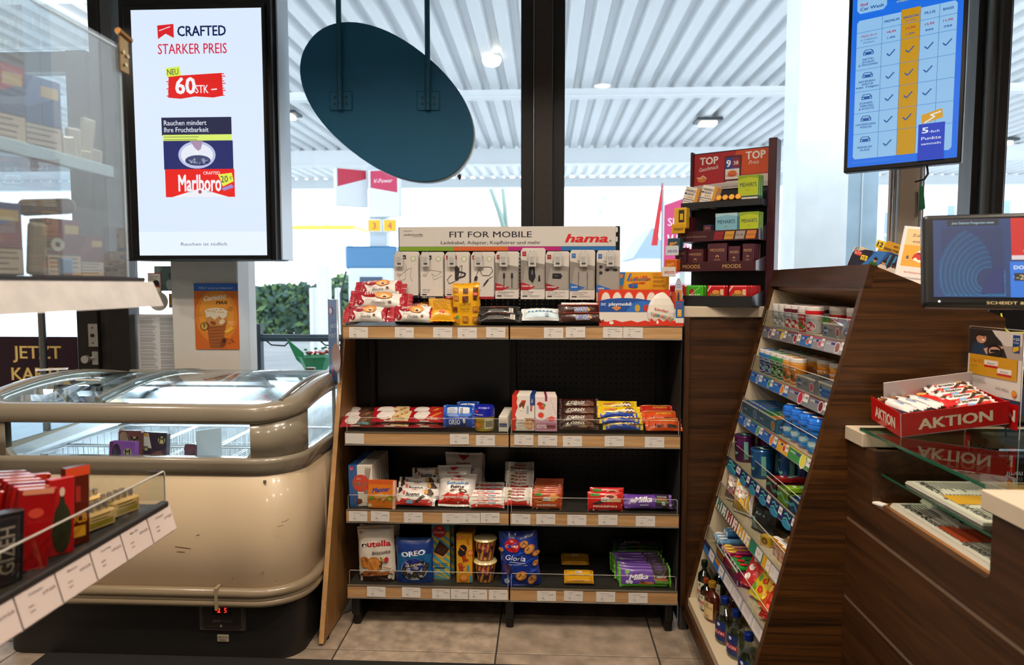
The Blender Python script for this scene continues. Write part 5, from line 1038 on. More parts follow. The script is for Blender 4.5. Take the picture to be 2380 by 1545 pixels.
def f_co(c): c.text('CORNY', .42, .5, .3, '#cfc4b4', w=.5, bold=.04); c.text('BIG', .2, .3, .2, '#cfc4b4', bold=.03); c.ell(.8, .5, .12, .25, '#5a2c16'); c.line([(.55, .2), (.9, .3)], .03, '#b0702c'); c.text('Chocolate', .6, .15, .1, '#d9b89a', w=.24)
def f_cy(c): c.poly([(0, 0), (1, 0), (1, .35), (.9, .42), (.7, .3), (.5, .42), (.3, .3), (.1, .4), (0, .3)], '#1c46b0'); c.ell(.78, .55, .13, .3, '#7a4a22'); [c.ell(.58+i*.05, .5+.08*(i % 2), .03, .09, '#efe8da') for i in range(7)]; c.text('CORNY', .28, .62, .22, '#d9502a', w=.35, bold=.03, shear=.2); c.text('Milch', .4, .3, .18, '#e8eaf4', w=.15)
def f_re(c): c.text('Reese\'s', .35, .3, .28, '#2a1a0c', w=.28, bold=.03, shear=.2); c.rect(.6, .15, .9, .38, '#3a1c10'); c.text('NUTRAGEOUS', .6, .7, .2, '#e8d04a', w=.5, shear=.2, rot=.05); c.rect(.0, .88, 1, .98, '#e8a05a')
for i, (zz, yy) in enumerate(((0, 2.735), (.022, 2.745), (.044, 2.79), (.06, 2.87))):
    flow(1300, 1392, yy, Z2+zz, .026, .05, '#35170e', f_co, 'oat_bar', 'dark brown oat bar, %s from the bottom of the stack' % ['first', 'second', 'third', 'fourth'][i], 'oat bar', 'dark brown oat bars', -38, 60+i)
for i, (zz, yy, pa, pb) in enumerate(((0, 2.735, 1402, 1494), (.025, 2.74, 1394, 1492), (.048, 2.745, 1390, 1488), (.056, 2.83, 1388, 1480))):
    flow(pa, pb, yy, Z2+zz, .028, .05, '#e0c018', f_cy, 'oat_bar', 'yellow and blue oat bar, %s from the bottom of the stack' % ['first', 'second', 'third', 'fourth'][i], 'oat bar', 'yellow and blue oat bars', -36, 70+i)
for i, (zz, yy, pa, pb) in enumerate(((0, 2.73, 1502, 1586), (.02, 2.78, 1494, 1578), (.03, 2.86, 1490, 1566))):
    flow(pa, pb, yy, Z2+zz, .026, .06, '#d8501c' if i < 2 else '#c02a1c', f_re, 'peanut_bar', 'orange peanut chocolate bar, %s on the shelf end' % ['front one', 'second one', 'rearmost'][i], 'chocolate bar', 'orange peanut bars', -45, 80+i)
# --- third shelf
def f_mi(c):
    c.poly([(0, 0), (.36, 0), (.36, 1), (0, 1)], '#3464a8'); c.rect(.05, .88, .2, .97, '#b8242e'); c.text('LU', .125, .925, .05, '#f0e8e0', w=.1); [c.line([(.72+i*.05, .95-.03*(i % 2)), (.62+i*.03, .3)], .02, '#5a3018') for i in range(5)]; c.line([(.2, .06), (.24, .84)], .02, '#8a5a2c')
    c.ell(.5, .57, .36, .21, '#c84a38'); c.text('Glico', .42, .68, .03, '#f0dcc8', w=.18); c.text('MIKADO', .52, .55, .085, '#d9c39a', w=.74, bold=.05); c.text('MIKADO', .52, .55, .085, '#3a2a1c', w=.73, bold=.02); c.text('MILCH', .5, .31, .035, '#5a80b4', w=.24); c.poly([(.28, .1), (.4, .06), (.54, .1), (.52, .18), (.36, .2)], '#7a4424')
w_ = wid(813, 868, 2.76, Z3); o = put(carton(w_, hgt(1084, 2.76, Z3), .016, '#e2dacb', f_mi, top=lambda c: c.rect(0, 0, .36, 1, '#3464a8')), 'biscuit_stick_box', 841, 2.75, Z3, 'blue and white biscuit stick box, frontmost of its row', 'biscuit box', 'biscuit stick boxes in a row', ry=-1.5); row(o, 9, .03, lambda i: 'blue and white biscuit stick box, %s from the front' % ORD[i], .001)
def f_ma(c): c.rect(0, .86, .9, 1, '#c9541c'); c.rect(.9, 0, 1, 1, '#e2b9a0'); c.text('Manner', .47, .67, .17, '#1f3f9c', w=.64, rot=.12, shear=.4, bold=.04); c.poly([(.2, .45), (.5, .55), (.62, .48), (.34, .3)], '#d8a45a'); c.poly([(.34, .3), (.62, .48), (.62, .42), (.36, .22)], '#a86a2c'); c.poly([(.42, .42), (.72, .52), (.8, .45), (.56, .28)], '#dcae68'); c.poly([(.56, .28), (.8, .45), (.8, .36), (.56, .18)], '#a86a2c'); c.ell(.14, .35, .09, .08, '#7a9a2c'); c.ell(.82, .36, .1, .09, '#8aa22c'); c.ell(.8, .36, .05, .04, '#d9c24a'); c.line([(.28, .1), (.45, .06), (.68, .09)], .01, '#6a4a1c'); c.rect(.03, .06, .16, .16, '#d8c8a8')
w_ = wid(853, 919, 2.73, Z3); put(carton(w_, hgt(1121, 2.73, Z3), .02, fm('#d8741c'), f_ma, r=.003), 'wafer_box', 886, 2.727, Z3, 'orange wafer packet with blue script standing before the stick boxes', 'wafer packet', None, rx=-7, rz=-4)
def f_bu(c): c.poly([(0, 0), (1, 0), (1, .22), (.9, .34), (.8, .24), (.65, .3), (.5, .24), (.3, .34), (.2, .24), (.08, .36), (0, .28)], '#cf2a1c'); c.ell(.06, .25, .03, .1, '#efe8e0'); c.text('bueno', .42, .6, .28, '#1c1210', w=.38, shear=.2, bold=.03); c.text('kinder', .45, .9, .12, '#c2281c', w=.14); c.poly([(.5, .1), (.58, .08), (.78, .5), (.7, .58)], '#4a2416'); c.poly([(.74, .62), (.95, .5), (1, .7), (.9, .95), (.78, .9)], '#4a2a16'); c.ell(.78, .76, .06, .16, '#d9a24a'); c.rect(.28, .05, .46, .24, '#7aa8d0'); c.ell(.17, .68, .04, .12, '#c4584a'); c.poly([(0, .65), (.12, .8), (.08, 1), (0, 1)], '#3a1c12')
bl = ['front one with the full red edge', 'second behind it', 'third behind it', 'at the back in the shade']
for i, (pa, pb, yy, zz) in enumerate(((916, 1010, 2.735, .0), (923, 1018, 2.79, .01), (926, 1012, 2.84, .018), (960, 1035, 2.93, .03))):
    flow(pa, pb, yy, Z3+zz, .025, .075, '#e8e2da', f_bu, 'hazelnut_bar', 'white and red hazelnut bar, '+bl[i], 'chocolate bar', 'white and red hazelnut bars', -38 if i < 3 else -10, 90+i, RN.uniform(-2, 3), RN.uniform(-5, 4))
def f_sb(c): c.poly([(0, 0), (1, 0), (1, .22), (.9, .32), (.75, .26), (.6, .36), (.4, .28), (.25, .34), (.1, .24), (0, .28)], fm('#cf2a1c')); c.text('kinder', .5, .82, .06, '#c2281c', w=.36, rot=-.05, bold=.03); c.text('Schoko', .5, .68, .1, '#2f7fc0', w=.6, bold=.04); c.text('Bons', .5, .55, .1, '#4a2418', w=.36, bold=.04); c.ell(.36, .42, .13, .06, '#efe6da', ang=.3); c.ell(.38, .42, .08, .035, '#5a2c1a', ang=.3); c.ell(.66, .4, .12, .06, '#5a2c1a', ang=-.3); c.ell(.66, .4, .06, .03, '#ede2d4', ang=-.3); c.text('MIT', .55, .26, .03, '#f4ece4'); c.text('SCHMELZ-SPASS', .5, .17, .05, '#f4ece4', w=.6); c.poly([(.35, 1), (.65, 1), (.5, .88)], '#b8241c')
def sbag(px0, px1, pyt, Y, z, lab, sd, rx=0, ry=0, rz=0, w=None, h=None):
    w_ = w or wid(px0, px1, Y, Z3); h_ = h or hgt(pyt, Y, z)-.01; k = Bd(); t = bag(k, w_, h_, .05, fm('#e4ded6'), .01, 'v', 14, .003, sd, base=(rx == 0)); f_sb(Cv(k, w_, h_, None, t, .0008)); return put(k, 'chocolate_bag', (px0+px1)/2, Y, z, lab, 'chocolate bag', 'white and red chocolate bags', rx, ry, rz)
sbag(1018, 1104, 1110, 2.76, Z3+.012, 'white and red chocolate bag slumped at the front', 101, -38, 2, 3, h=.125)
sbag(1015, 1095, 1100, 2.85, Z3+.01, 'white and red chocolate bag leaning just behind the front one', 102, -18, -2, -4, h=.13)
sbag(1036, 1122, 1052, 2.94, Z3, 'white chocolate bag standing upright at the back', 103)
sbag(1040, 1128, 1056, 3.0, Z3, 'white chocolate bag rearmost, mostly hidden', 104, rz=5)
def f_ri(c): c.poly([(0, 0), (1, 0), (1, .4), (.85, .55), (.7, .4), (.5, .55), (.3, .4), (.15, .55), (0, .4)], '#cf2a1c'); c.text('kinder', .35, .75, .3, '#c2281c', w=.25); c.text('Riegel', .65, .72, .28, '#2f7fc0', w=.22); c.ell(.18, .3, .03, .15, '#f2ebe4')
for i in range(4): flow(1092-(i % 2)*2, 1172-(i % 2)*3, 2.735+.015*i, Z3+.011*i, .014, .028, '#ece6de', f_ri, 'milk_bar', 'thin white, red and blue milk bar, %s from the bottom' % ['first', 'second', 'third', 'fourth'][i], 'chocolate bar', 'thin milk chocolate bars', -30, 110+i, seal=.006, n=8)
for i in range(3): flow(1100, 1172, 2.83+.03*i, Z3+.02+.008*i, .014, .028, '#ece6de', f_ri, 'milk_bar', 'thin milk bar in the rear stack, %s' % ['lowest', 'middle one', 'highest'][i], 'chocolate bar', 'thin milk chocolate bars', -40, 114+i, seal=.006, n=8)
def f_du(c): c.poly([(0, 0), (1, 0), (1, .25), (.5, .12), (0, .3)], '#cf2a1c'); [c.text('duplo', .5+.03*(i % 2), .32+.17*i, .12, '#a82418', w=.5, bold=.03) for i in range(4)]; [c.ell(.2, .35+.17*i, .08, .05, '#8a6a2c') for i in range(3)]
for i, (pa, pb, yy, zz, rx) in enumerate(((1168, 1236, 2.735, .0, -45), (1176, 1240, 2.85, .03, -30), (1174, 1240, 2.93, .045, -20))): flow(pa, pb, yy, Z3+zz, .035, .085, '#e6e0d6', f_du, 'multi_bar_pack', 'white and red multipack of wafer bars, %s' % ['front one', 'behind the front one', 'rearmost'][i], 'chocolate pack', 'wafer bar multipacks', rx, 120+i, n=12, seal=.008)
def f_kn(top, nm, det):
    def f(c): c.rect(.06, .78, .34, .92, '#4a9a3a'); c.text('Ritter', .2, .85, .06, '#1f4a1c', w=.2); c.text(nm, .5, .25, .1, '#f0e4d4', w=.7, bold=.04); det(c); c.rect(.38, .5, .62, .72, '#e6e0d4'); c.text('Ritter', .5, .66, .06, '#33302c', w=.2); c.text('SPORT', .5, .57, .07, '#33302c', w=.21, bold=.03); c.rect(0, 0, 1, .12, top); c.text(nm, .45, .055, .04, '#d9c8b4', w=.3); c.rect(.12, .02, .18, .1, '#d9d4cc')
    return f
dk = lambda c: (c.poly([(.45, .5), (.72, .95), (.98, .72), (.75, .45)], '#d99a4a'), c.poly([(.05, .45), (.3, .6), (.42, .5), (.2, .38)], '#c98a3a'), c.poly([(.12, .5), (.3, .58), (.36, .52), (.2, .46)], '#4a2012'))
dm_ = lambda c: (c.ell(.68, .75, .2, .14, '#d9a87c'), c.ell(.66, .76, .12, .08, '#7a2c34'), c.rect(.4, .48, .98, .62, '#d9a87c'), c.poly([(.1, .4), (.35, .55), (.45, .42), (.2, .36)], '#3a1a12'))
def sq(px0, px1, pyt, Y, z, base, fn, nm, lab, grp, rx, n=1, sd=1, dy=.02, dz=0, dx=0):
    w_ = wid(px0, px1, Y, z)-.006; h_ = hgt(pyt, Y, z)/max(.3, math.cos(rad(rx)))*.98 if rx > -50 else .085; k = Bd(); t = bag(k, w_, h_, .018, fm(base), .004, 'h', 10, .0006, sd, p=6); fn(Cv(k, w_, h_, None, t, .0005)); o = put(k, nm, (px0+px1)/2, Y, z+(.01 if rx < -50 else 0), lab, 'chocolate bar', grp, rx)
    return o
o = sq(1237, 1304, 1143, 2.75, Z3, '#b8481c', f_kn('#6a2410', 'KNUSPERKEKS', dk), 'square_chocolate', 'orange-brown square biscuit chocolate, frontmost of its row', 'orange-brown square chocolates', -12, sd=130)
for i in range(1, 8): dup(o, (o.location.x+.002*i, o.location.y+.022*i, o.location.z+.002*i), (rad(-10+i), 0, 0), 'orange-brown square chocolate, %s from the front' % ORD[i])
o = sq(1366, 1446, 1142, 2.74, Z3, '#cf1c1c', f_kn('#8a1014', 'MARZIPAN', dm_), 'square_chocolate', 'bright red square marzipan chocolate in front', 'red square chocolates', -14, sd=140)
dup(o, (o.location.x+.012, o.location.y+.05, o.location.z+.004), (rad(-14), 0, 0), 'bright red square marzipan chocolate just behind the front one')
def f_mk(c): c.text('Milka', .38, .55, .42, '#efeaf4', w=.42, shear=.35, rot=.06, bold=.05); c.poly([(.66, .0), (1, 0), (1, 1), (.64, 1), (.7, .5)], '#2a2420'); c.line([(.64, 1), (.7, .5), (.64, 0)], .012, '#d9b43a'); c.text('MILKAMEL', .83, .75, .12, '#e0d8e4', w=.24); c.rect(.7, .3, .98, .5, '#5a7a3a'); c.rect(.72, .5, .95, .62, '#c2502c'); c.rect(.82, .15, .9, .4, '#b8b0c0'); c.ell(.13, .45, .05, .15, '#cfc6e0'); c.ell(.2, .45, .04, .14, '#cfc6e0'); c.rect(.3, .1, .5, .16, '#cfc6e0')
flow(1452, 1562, 2.735, Z3, .03, .06, '#6a3fa0', f_mk, 'purple_chocolate', 'long purple chocolate bar at the right shelf end, upper one', 'chocolate bar', 'long purple chocolate bars', -38, 150, n=14)
flow(1460, 1576, 2.75, Z3-.0, .014, .09, '#5a348c', f_mk, 'purple_chocolate', 'long purple chocolate bar beneath, showing its right end', 'chocolate bar', 'long purple chocolate bars', -82, 151, n=10)
# --- bottom shelf
def f_nu(c):
    c.text('nutella', .53, .73, .11, '#b8141c', w=.78, bold=.06); c.rect(.13, .66, .265, .82, fm('#ded6c8')); c.text('n', .2, .72, .085, '#17120f', w=.12, bold=.05)
    c.text('biscuits', .66, .565, .075, '#2a1a12', w=.5, shear=.3, rot=.05, bold=.02); c.poly([(0, 0), (1, 0), (1, .16), (.7, .1), (.5, .14), (.25, .19), (0, .1)], fm('#2a140c')); c.poly([(0, .1), (.2, .22), (.5, .18), (.95, .2), (1, .12), (.6, .12)], '#a8602a')
    c.ell(.2, .43, .13, .055, '#b8742c'); c.ell(.2, .38, .13, .055, '#a8641f'); c.ell(.2, .33, .13, .055, '#b8742c'); c.poly([(.5, .45), (.68, .38), (.66, .26), (.5, .22)], '#3a1a0e'); c.ell(.45, .33, .2, .155, '#b8722a', 24); c.ell(.44, .33, .165, .13, '#cf8a3a', 24); c.poly([(.35, .4), (.53, .4), (.52, .28), (.44, .24), (.36, .28)], '#bd7a30'); c.ell(.72, .42, .07, .035, '#d9a04a'); c.ell(.8, .42, .055, .05, '#b8242a'); c.ell(.66, .46, .03, .02, '#5a9a3a')
    c.line([(.7, .28), (.9, .24)], .02, '#a8643a'); c.ell(.86, .09, .05, .04, '#d9d2c8'); c.ell(.12, .95, .05, .02, '#8a8478'); c.text('x22', .2, .95, .02, '#b8141c')
def pouch(px0, px1, pyt, Y, base, fn, name, lab, cat, sd, d=.05, **kw):
    w_ = wid(px0, px1, Y, Z4); h_ = hgt(pyt, Y, Z4)-.008; k = Bd(); t = bag(k, w_, h_, d, fm(base), .008, 'v', 16, .002, sd, base=True); fn(Cv(k, w_, h_, None, t, .0009)); return put(k, name, (px0+px1)/2, Y, Z4, lab, cat, None, **kw)
pouch(836, 922, 1226, 2.77, '#ddd5c7', f_nu, 'biscuit_pouch', 'cream pouch of hazelnut spread biscuits standing at the left end', 'biscuit bag', 160, .055, ry=-2)
o = pouch(838, 930, 1222, 2.86, '#d8d0c2', lambda c: c.text('nutella', .53, .8, .12, '#8a1a1c', w=.8, bold=.04), 'biscuit_pouch', 'cream pouch behind the front one, in the shade', 'biscuit bag', 161, .05)
def f_oc(c):
    c.rect(.03, .25, .97, .68, '#0f5a94'); c.text('OREO', .48, .71, .12, '#4a9ad8', w=.68, bold=.1, rot=.12); c.text('OREO', .48, .71, .12, '#f0f0f4', w=.62, bold=.05, rot=.12); c.ell(.5, .33, .36, .26, '#b8bcc8', 24); c.ell(.5, .35, .34, .24, '#1c2a7a', 24); c.ell(.5, .26, .33, .15, '#9aa0ac', 20)
    c.poly([(.22, .34), (.76, .44), (.78, .54), (.24, .43)], '#1a1614'); c.text('CRUNCHIES', .5, .44, .055, '#eae6e0', w=.48, rot=.14, bold=.04)
    for u, v in ((.25, .22), (.38, .18), (.52, .2), (.65, .16), (.72, .24), (.55, .28), (.8, .34), (.22, .32), (.85, .42)): c.ell(u, v, .08, .055, '#2a2220', ang=u*5); c.ell(u, v, .05, .03, '#4a403c', ang=u*5); c.n -= 1.6
    c.n += 3; c.ell(.68, .18, .05, .03, '#e0dcd4')
pouch(922, 1008, 1252, 2.76, '#14357e', f_oc, 'biscuit_pouch', 'dark blue pouch of cocoa biscuit crunchies', 'biscuit bag', 162, .045)
def f_sk(c):
    for i in range(9): c.poly([(0, max(0, -.1+i*.13)), (1, -.36+i*.13+.0) if -.36+i*.13 > 0 else (.0, max(0, -.1+i*.13)), (1, max(0, -.30+i*.13)), (0, min(1, -.03+i*.13))], '#4a9ab0'); c.n -= 1
    c.n += 1; c.rect(0, .87, 1, 1, '#3f8fa8'); c.ell(.42, .88, .38, .115, '#b8141c', 24); c.text('Mr', .45, .94, .035, '#f0e4dc', w=.2, shear=.3); c.text('Cooky', .42, .87, .05, '#f0e4dc', w=.6, shear=.2); c.poly([(.1, .5), (.62, .42), (.98, .56), (.44, .72)], '#3a1c10'); c.poly([(.12, .46), (.62, .38), (.96, .52), (.62, .42), (.1, .5)], '#d9a24a'); c.poly([(.2, .52), (.6, .46), (.85, .56), (.45, .67)], '#4a2616'); c.text('SCHOKOKEKS', .45, .28, .06, '#1f4a74', w=.84, bold=.02); c.rect(.15, .2, .75, .23, '#1f4a74'); c.ell(.22, .12, .15, m='#8aa09a')
w_ = wid(1004, 1046, 2.78, Z4); h_ = hgt(1222, 2.78, Z4); o = put(carton(w_, h_, .045, '#c9a830', f_sk, side=lambda c: c.rect(.2, 0, .8, 1, '#3a8a9c')), 'choc_biscuit_box', 1025, 2.78, Z4, 'tall blue and yellow striped chocolate biscuit box', 'biscuit box', 'striped chocolate biscuit boxes'); dup(o, (o.location.x+.012, o.location.y+.05, o.location.z), None, 'blue and yellow striped biscuit box behind, barely visible')
def f_so(c): c.text('Griesson', .75, .84, .05, '#a8281c', w=.4, rot=-1.3); c.ell(.22, .93, .2, .05, '#d9641c'); c.ell(.22, .93, .15, .038, '#e8944a'); c.ell(.42, .7, .25, .085, '#1c100c'); c.ell(.35, .62, .25, .085, '#241410'); c.line([(.2, .74), (.5, .66)], .06, '#d9882c'); c.ell(.85, .62, .2, .06, '#d9641c'); c.ell(.85, .62, .14, .04, '#e89a54'); c.text('soft', .58, .5, .13, '#a8281c', w=.42, rot=-1.35, bold=.05); c.text('cake', .36, .33, .13, '#a8281c', w=.5, rot=-1.4, bold=.05); c.rect(.66, .25, .8, .36, '#3a8ac0'); c.ell(.45, .1, .28, .08, '#d9641c'); c.ell(.47, .11, .22, .06, '#eca04a'); c.rect(.84, .02, .98, .16, '#3a9ac4')
w_ = wid(1061, 1098, 2.75, Z4); h_ = hgt(1243, 2.75, Z4); o = put(carton(w_, h_, .05, '#d99a1c', f_so), 'soft_cake_box', 1079.5, 2.75, Z4, 'narrow yellow-orange soft cake box standing upright', 'biscuit box', 'soft cake boxes'); dup(o, (o.location.x+.004, o.location.y+.053, o.location.z+.0), None, 'soft cake box directly behind the front one')
def cup(Yc, z, lab, px=1128):
    rr = wid(1101, 1156, Yc, z)/2; h_ = .095; yl = pm('#d8a838'); k = Bd()
    k.lathe([(rr*.6, 0), (rr*.64, .003), (rr*.93, h_*.86), (rr*1.0, h_*.88, M('#c9962c', .25, coat=.4)), (rr*1.0, h_*.9, M('#c9962c', .25, coat=.4)), (rr*.9, h_*.96, M('#d8c48a', .15, coat=.5)), (.004, h_*.99, M('#c9b88a', .15, coat=.5))], yl, 28)
    rf = lambda v: rr*(.63+.3*min(1, v/.86))+.0002; c = Cv(k, rr*4.4, h_, wrap=rf, eps=.0004)
    for i in range(12):
        u = .02+i*.085; c.up(); q = [(u, .03), (u+.035, .03), (u+.115, .84), (u+.075, .84)]; N_ = 5
        vs = [c.pt(a_[0]+(b_[0]-a_[0])*j/N_, a_[1]+(b_[1]-a_[1])*j/N_) for j in range(N_+1) for a_, b_ in ((q[0], q[3]), (q[1], q[2]))]; k.add(vs, [(2*j, 2*j+1, 2*j+3, 2*j+2) for j in range(N_)], pm('#8c2a5c')); c.n -= 1
    c.n += 1; c.ell(.48, .62, .07, m='#b8141c'); c.text('Cooky', .48, .62, .07, '#f0e4dc', w=.1); c.ell(.4, .45, .05, m='#4a2414'); c.ell(.53, .3, .05, m='#4a2414'); c.ell(.66, .6, .045, m='#4a2414'); c.text('COOKY', .6, .45, .08, '#2a1a24', w=.16)
    return put(k, 'biscuit_cup', px, Yc, z, lab, 'biscuit cup', 'striped biscuit cups')
cup(2.78, Z4, 'striped purple and yellow biscuit cup with a golden lid, lower one'); cup(2.78, Z4+.096, 'striped biscuit cup with a clear lid, standing on the lower one')
k = Bd(); k.lathe([(.035, 0), (.05, .02), (.052, .03), (.045, .036)], M('#3a342c', .2, coat=.3), 24); 
def f_gl(c):
    for i in range(4): c.poly([(.05, .1+i*.2), (.95, .3+i*.2), (.95, .36+i*.2), (.05, .16+i*.2)], fm('#1846b4')); c.n -= 1
    c.n += 1; c.ell(.34, .79, .2, .125, fm('#b8141c'), 24); c.text('Mr', .33, .87, .035, '#f0e4dc', shear=.3); c.text('Cooky', .33, .79, .055, '#f0e4dc', w=.34, shear=.2, rot=.03); c.text('Gloria', .4, .56, .1, '#f2f2f6', w=.52, shear=.2, rot=-.08, bold=.01); c.line([(.24, .485), (.66, .455)], .008, '#f2f2f6'); c.text('FEINE GEBÄCKMISCHUNG', .45, .43, .02, '#dfe4f4', w=.5, rot=-.06)
    for u, v, s, a in ((.64, .82, .12, .3), (.78, .72, .15, .5), (.94, .62, .1, 0), (.92, .44, .09, .8), (.52, .22, .16, .2), (.8, .14, .14, .9), (.04, .72, .07, 0)):
        c.ell(u, v, s, s*.55, '#a8642a', ang=a); c.ell(u, v, s*.8, s*.4, '#cf944c', ang=a); c.line([(u-s*.5, v-s*.2), (u, v+s*.25), (u+s*.5, v-s*.1)], .02, '#5a2c18')
    for a_ in (0, 1): c.ell(.12+.07*a_, .37, .08, .07, '#5a2414'); c.ell(.12+.07*a_, .37, .045, .04, fm('#12318c'))
    c.ell(.16, .3, .07, .05, '#5a2414'); c.ell(.16, .3, .04, .025, fm('#12318c')); c.ell(.15, .13, .07, m='#b8bcc8'); c.line([(.3, .06), (.6, .04)], .006, '#b8bcd8')
w_ = wid(1166, 1256, 2.76, Z4); h_ = hgt(1236, 2.76, Z4); k = Bd(); t = bag(k, w_, h_, .055, fm('#12318c'), .008, 'v', 16, .0035, 170, base=True); f_gl(Cv(k, w_, h_, None, t, .001)); put(k, 'biscuit_pouch', 1212, 2.755, Z4, 'blue biscuit mix bag covered in printed cookies, at the shelf joint', 'biscuit bag', None, 0, -4, 0)
def f_rs(c): c.rect(0, .78, 1, 1, '#b8881c'); c.ell(.25, .88, .13, .05, '#5a8a3a'); c.rect(.38, .62, .62, .8, '#d8d0c0'); c.text('SPORT', .5, .7, .09, '#33302c', w=.2); c.text('WEISSE VOLL-NUSS', .5, .48, .09, '#5a4010', w=.7, bold=.02); c.rect(0, 0, 1, .14, '#d99a18'); c.text('WEISSE VOLL NUSS', .5, .07, .05, '#3a2c10', w=.36)
flow(1312, 1380, 2.745, Z4, .02, .07, '#e0a41c', f_rs, 'square_chocolate', 'yellow square nut chocolate lying at the front', 'chocolate bar', 'yellow square nut chocolates', -66, 180, seal=.004, tub=6)
flow(1305, 1369, 2.93, Z4, .02, .07, '#c9901c', f_rs, 'square_chocolate', 'yellow square nut chocolate lying further back', 'chocolate bar', 'yellow square nut chocolates', -70, 181, seal=.004, tub=6)
def f_mg(c): c.rect(0, 0, 1, .12, '#4a9a1c'); c.text('Milka', .36, .5, .28, '#efeaf4', w=.4, shear=.35, rot=.08, bold=.05); c.poly([(.68, 0), (1, 0), (1, 1), (.64, 1), (.7, .5)], '#2c201c'); c.line([(.64, 1), (.7, .5), (.66, 0)], .012, '#d9b43a'); c.ell(.52, .18, .16, .08, '#a8581c'); c.ell(.44, .22, .05, .05, '#4a2414'); c.text('ARENA', .84, .5, .1, '#e8dcd0', w=.2, bold=.03); c.rect(.7, .15, .98, .4, '#5a8a2c'); c.rect(.72, .32, .95, .42, '#c2502c'); c.ell(.13, .75, .05, .1, '#6fae5a'); c.ell(.13, .22, .04, .1, '#cfc6e0'); c.ell(.2, .22, .04, .1, '#cfc6e0')
w_ = wid(1441, 1560, 2.75, Z4)-.012; k = Bd(); t = bag(k, w_, .075, .014, fm('#5f3596'), .008, 'h', 12, .0008, 190, p=6, mb=fm('#5fae1c')); f_mg(Cv(k, w_, .075, None, t, .0005))
o = put(k, 'purple_nut_chocolate', 1500, 2.745, Z4+.002, 'purple and green nut chocolate bar, frontmost of its leaning row', 'chocolate bar', 'purple and green chocolate bars', -28)
for i in range(1, 7): dup(o, (o.location.x-.004*i+RN.uniform(-.004, .004), o.location.y+.018*i, o.location.z+.004*i), (rad(-28+i*2), rad(RN.uniform(-2, 2)), 0), 'purple and green nut chocolate bar, %s in its leaning row' % ORD[i])
for i in range(3): dup(o, (o.location.x-.01+.006*i, o.location.y+.17+.02*i, Z4+.06+.01*i), (rad(-80), 0, rad(-2+i*2)), 'purple and green nut chocolate bar lying in the rear, %s from below' % ORD[i].replace('frontmost', 'first'))
# ================================================================ counter, tower of gum shelves, racks
def wt_(s): return s
# back worktop with dark wood front
r = emp('back_counter', 'dark wood back counter with a pale worktop between shelf unit and gum tower', 'counter', (.56, 2.75, 0))
k = Bd(); k.rbox(-.004, .5, 0, .62, 1.288, 1.332, M('#cfc0a8', .35, noise=.03, bs=8), .003); fin(k, 'worktop', r)
k = Bd(); k.box(.0, .5, .012, .03, .1, 1.288, walnut); fin(k, 'front_panel', r)
k = Bd(); k.rbox(-.0, .022, -.004, .6, .1, 1.288, walnutz, .002); fin(k, 'end_panel', r)
k = Bd(); k.box(.01, .5, .06, .08, 0, .1, M('#1b1a1a', .5)); k.rbox(.0, .03, .0, .03, 0, .1, M('#4a4a48', .4, .4), .002); fin(k, 'plinth', r)
# ---- gum tower
YF_, YN_ = 2.745, 1.95
def XF(z): return .575+.2423*(z-.116)
beige = M('#cdbd9f', .5, noise=.03, bs=10)
TW = emp('gum_tower', 'leaning dark wood shelf tower filled with chewing gum and sweets', 'shelving', (.9, YN_, 0)); tx, ty = .9, YN_
side = [(XF(.085), .085), (XF(1.476), 1.476), (1.276, 1.326), (1.276, .04), (.72, .04)]
walnutx = wood('walnutx', '#1c1006', '#5a3614', 'X', 75, .36, 2.2)
k = Bd(); k.prism([(a-tx, c) for a, c in side], 0, .022, walnutx); fin(k, 'side_panel', TW)
k = Bd(); k.prism([(XF(.085)-tx, .085), (XF(1.476)-tx, 1.476), (XF(1.476)-tx+.33, 1.345), (XF(.085)-tx+.33, .085)], YF_-ty-.0, YF_-ty+.022-.044, walnutx); fin(k, 'side_panel', TW)
for yy in (.022, YF_-ty-.0225):
    k = Bd(); k.prism([(XF(.1)-tx+.012, .1), (XF(1.40)-tx+.012, 1.40), (XF(1.4)-tx+.3, 1.34), (XF(.1)-tx+.3, .1)], yy, yy+.0008 if yy < .1 else yy-.0008, beige); fin(k, 'inner_lining', TW)
k = Bd()
zt, zb = 1.476, 1.411
k.add([(XF(zb)-tx-.001, -.001, zb), (XF(zt)-tx-.001, -.001, zt), (XF(zt)-tx-.001, YF_-ty+.001, zt), (XF(zb)-tx-.001, YF_-ty+.001, zb), (XF(zb)-tx+.02, -.001, zb), (XF(zt)-tx+.02, -.001, zt-.006), (XF(zt)-tx+.02, YF_-ty+.001, zt-.006), (XF(zb)-tx+.02, YF_-ty+.001, zb)], [(0, 1, 2, 3), (7, 6, 5, 4), (1, 5, 6, 2), (0, 3, 7, 4), (0, 4, 5, 1), (3, 2, 6, 7)], walnuty); fin(k, 'top_beam', TW)
k = Bd(); k.prism([(XF(zt)-tx+.02, zt-.008), (1.276-tx, 1.326), (1.276-tx, 1.306), (XF(zt)-tx+.02, zt-.028)], .022, YF_-ty-.022, walnuty); fin(k, 'top_board', TW)
k = Bd(); k.prism([(XF(1.42)-tx+.02, 1.412), (XF(1.42)-tx+.3, 1.33), (XF(1.42)-tx+.3, 1.32), (XF(1.42)-tx+.02, 1.402)], .024, YF_-ty-.024, wood('ceilw', '#8a6a50', '#b8977a', 'Y', 50, .4)); fin(k, 'inner_ceiling', TW)
k = Bd(); k.prism([(XF(.1)-tx+.3, .1), (XF(1.36)-tx+.29, 1.36), (XF(1.36)-tx+.3, 1.36), (XF(.1)-tx+.31, .1)], .024, YF_-ty-.024, beige); fin(k, 'back_board', TW)
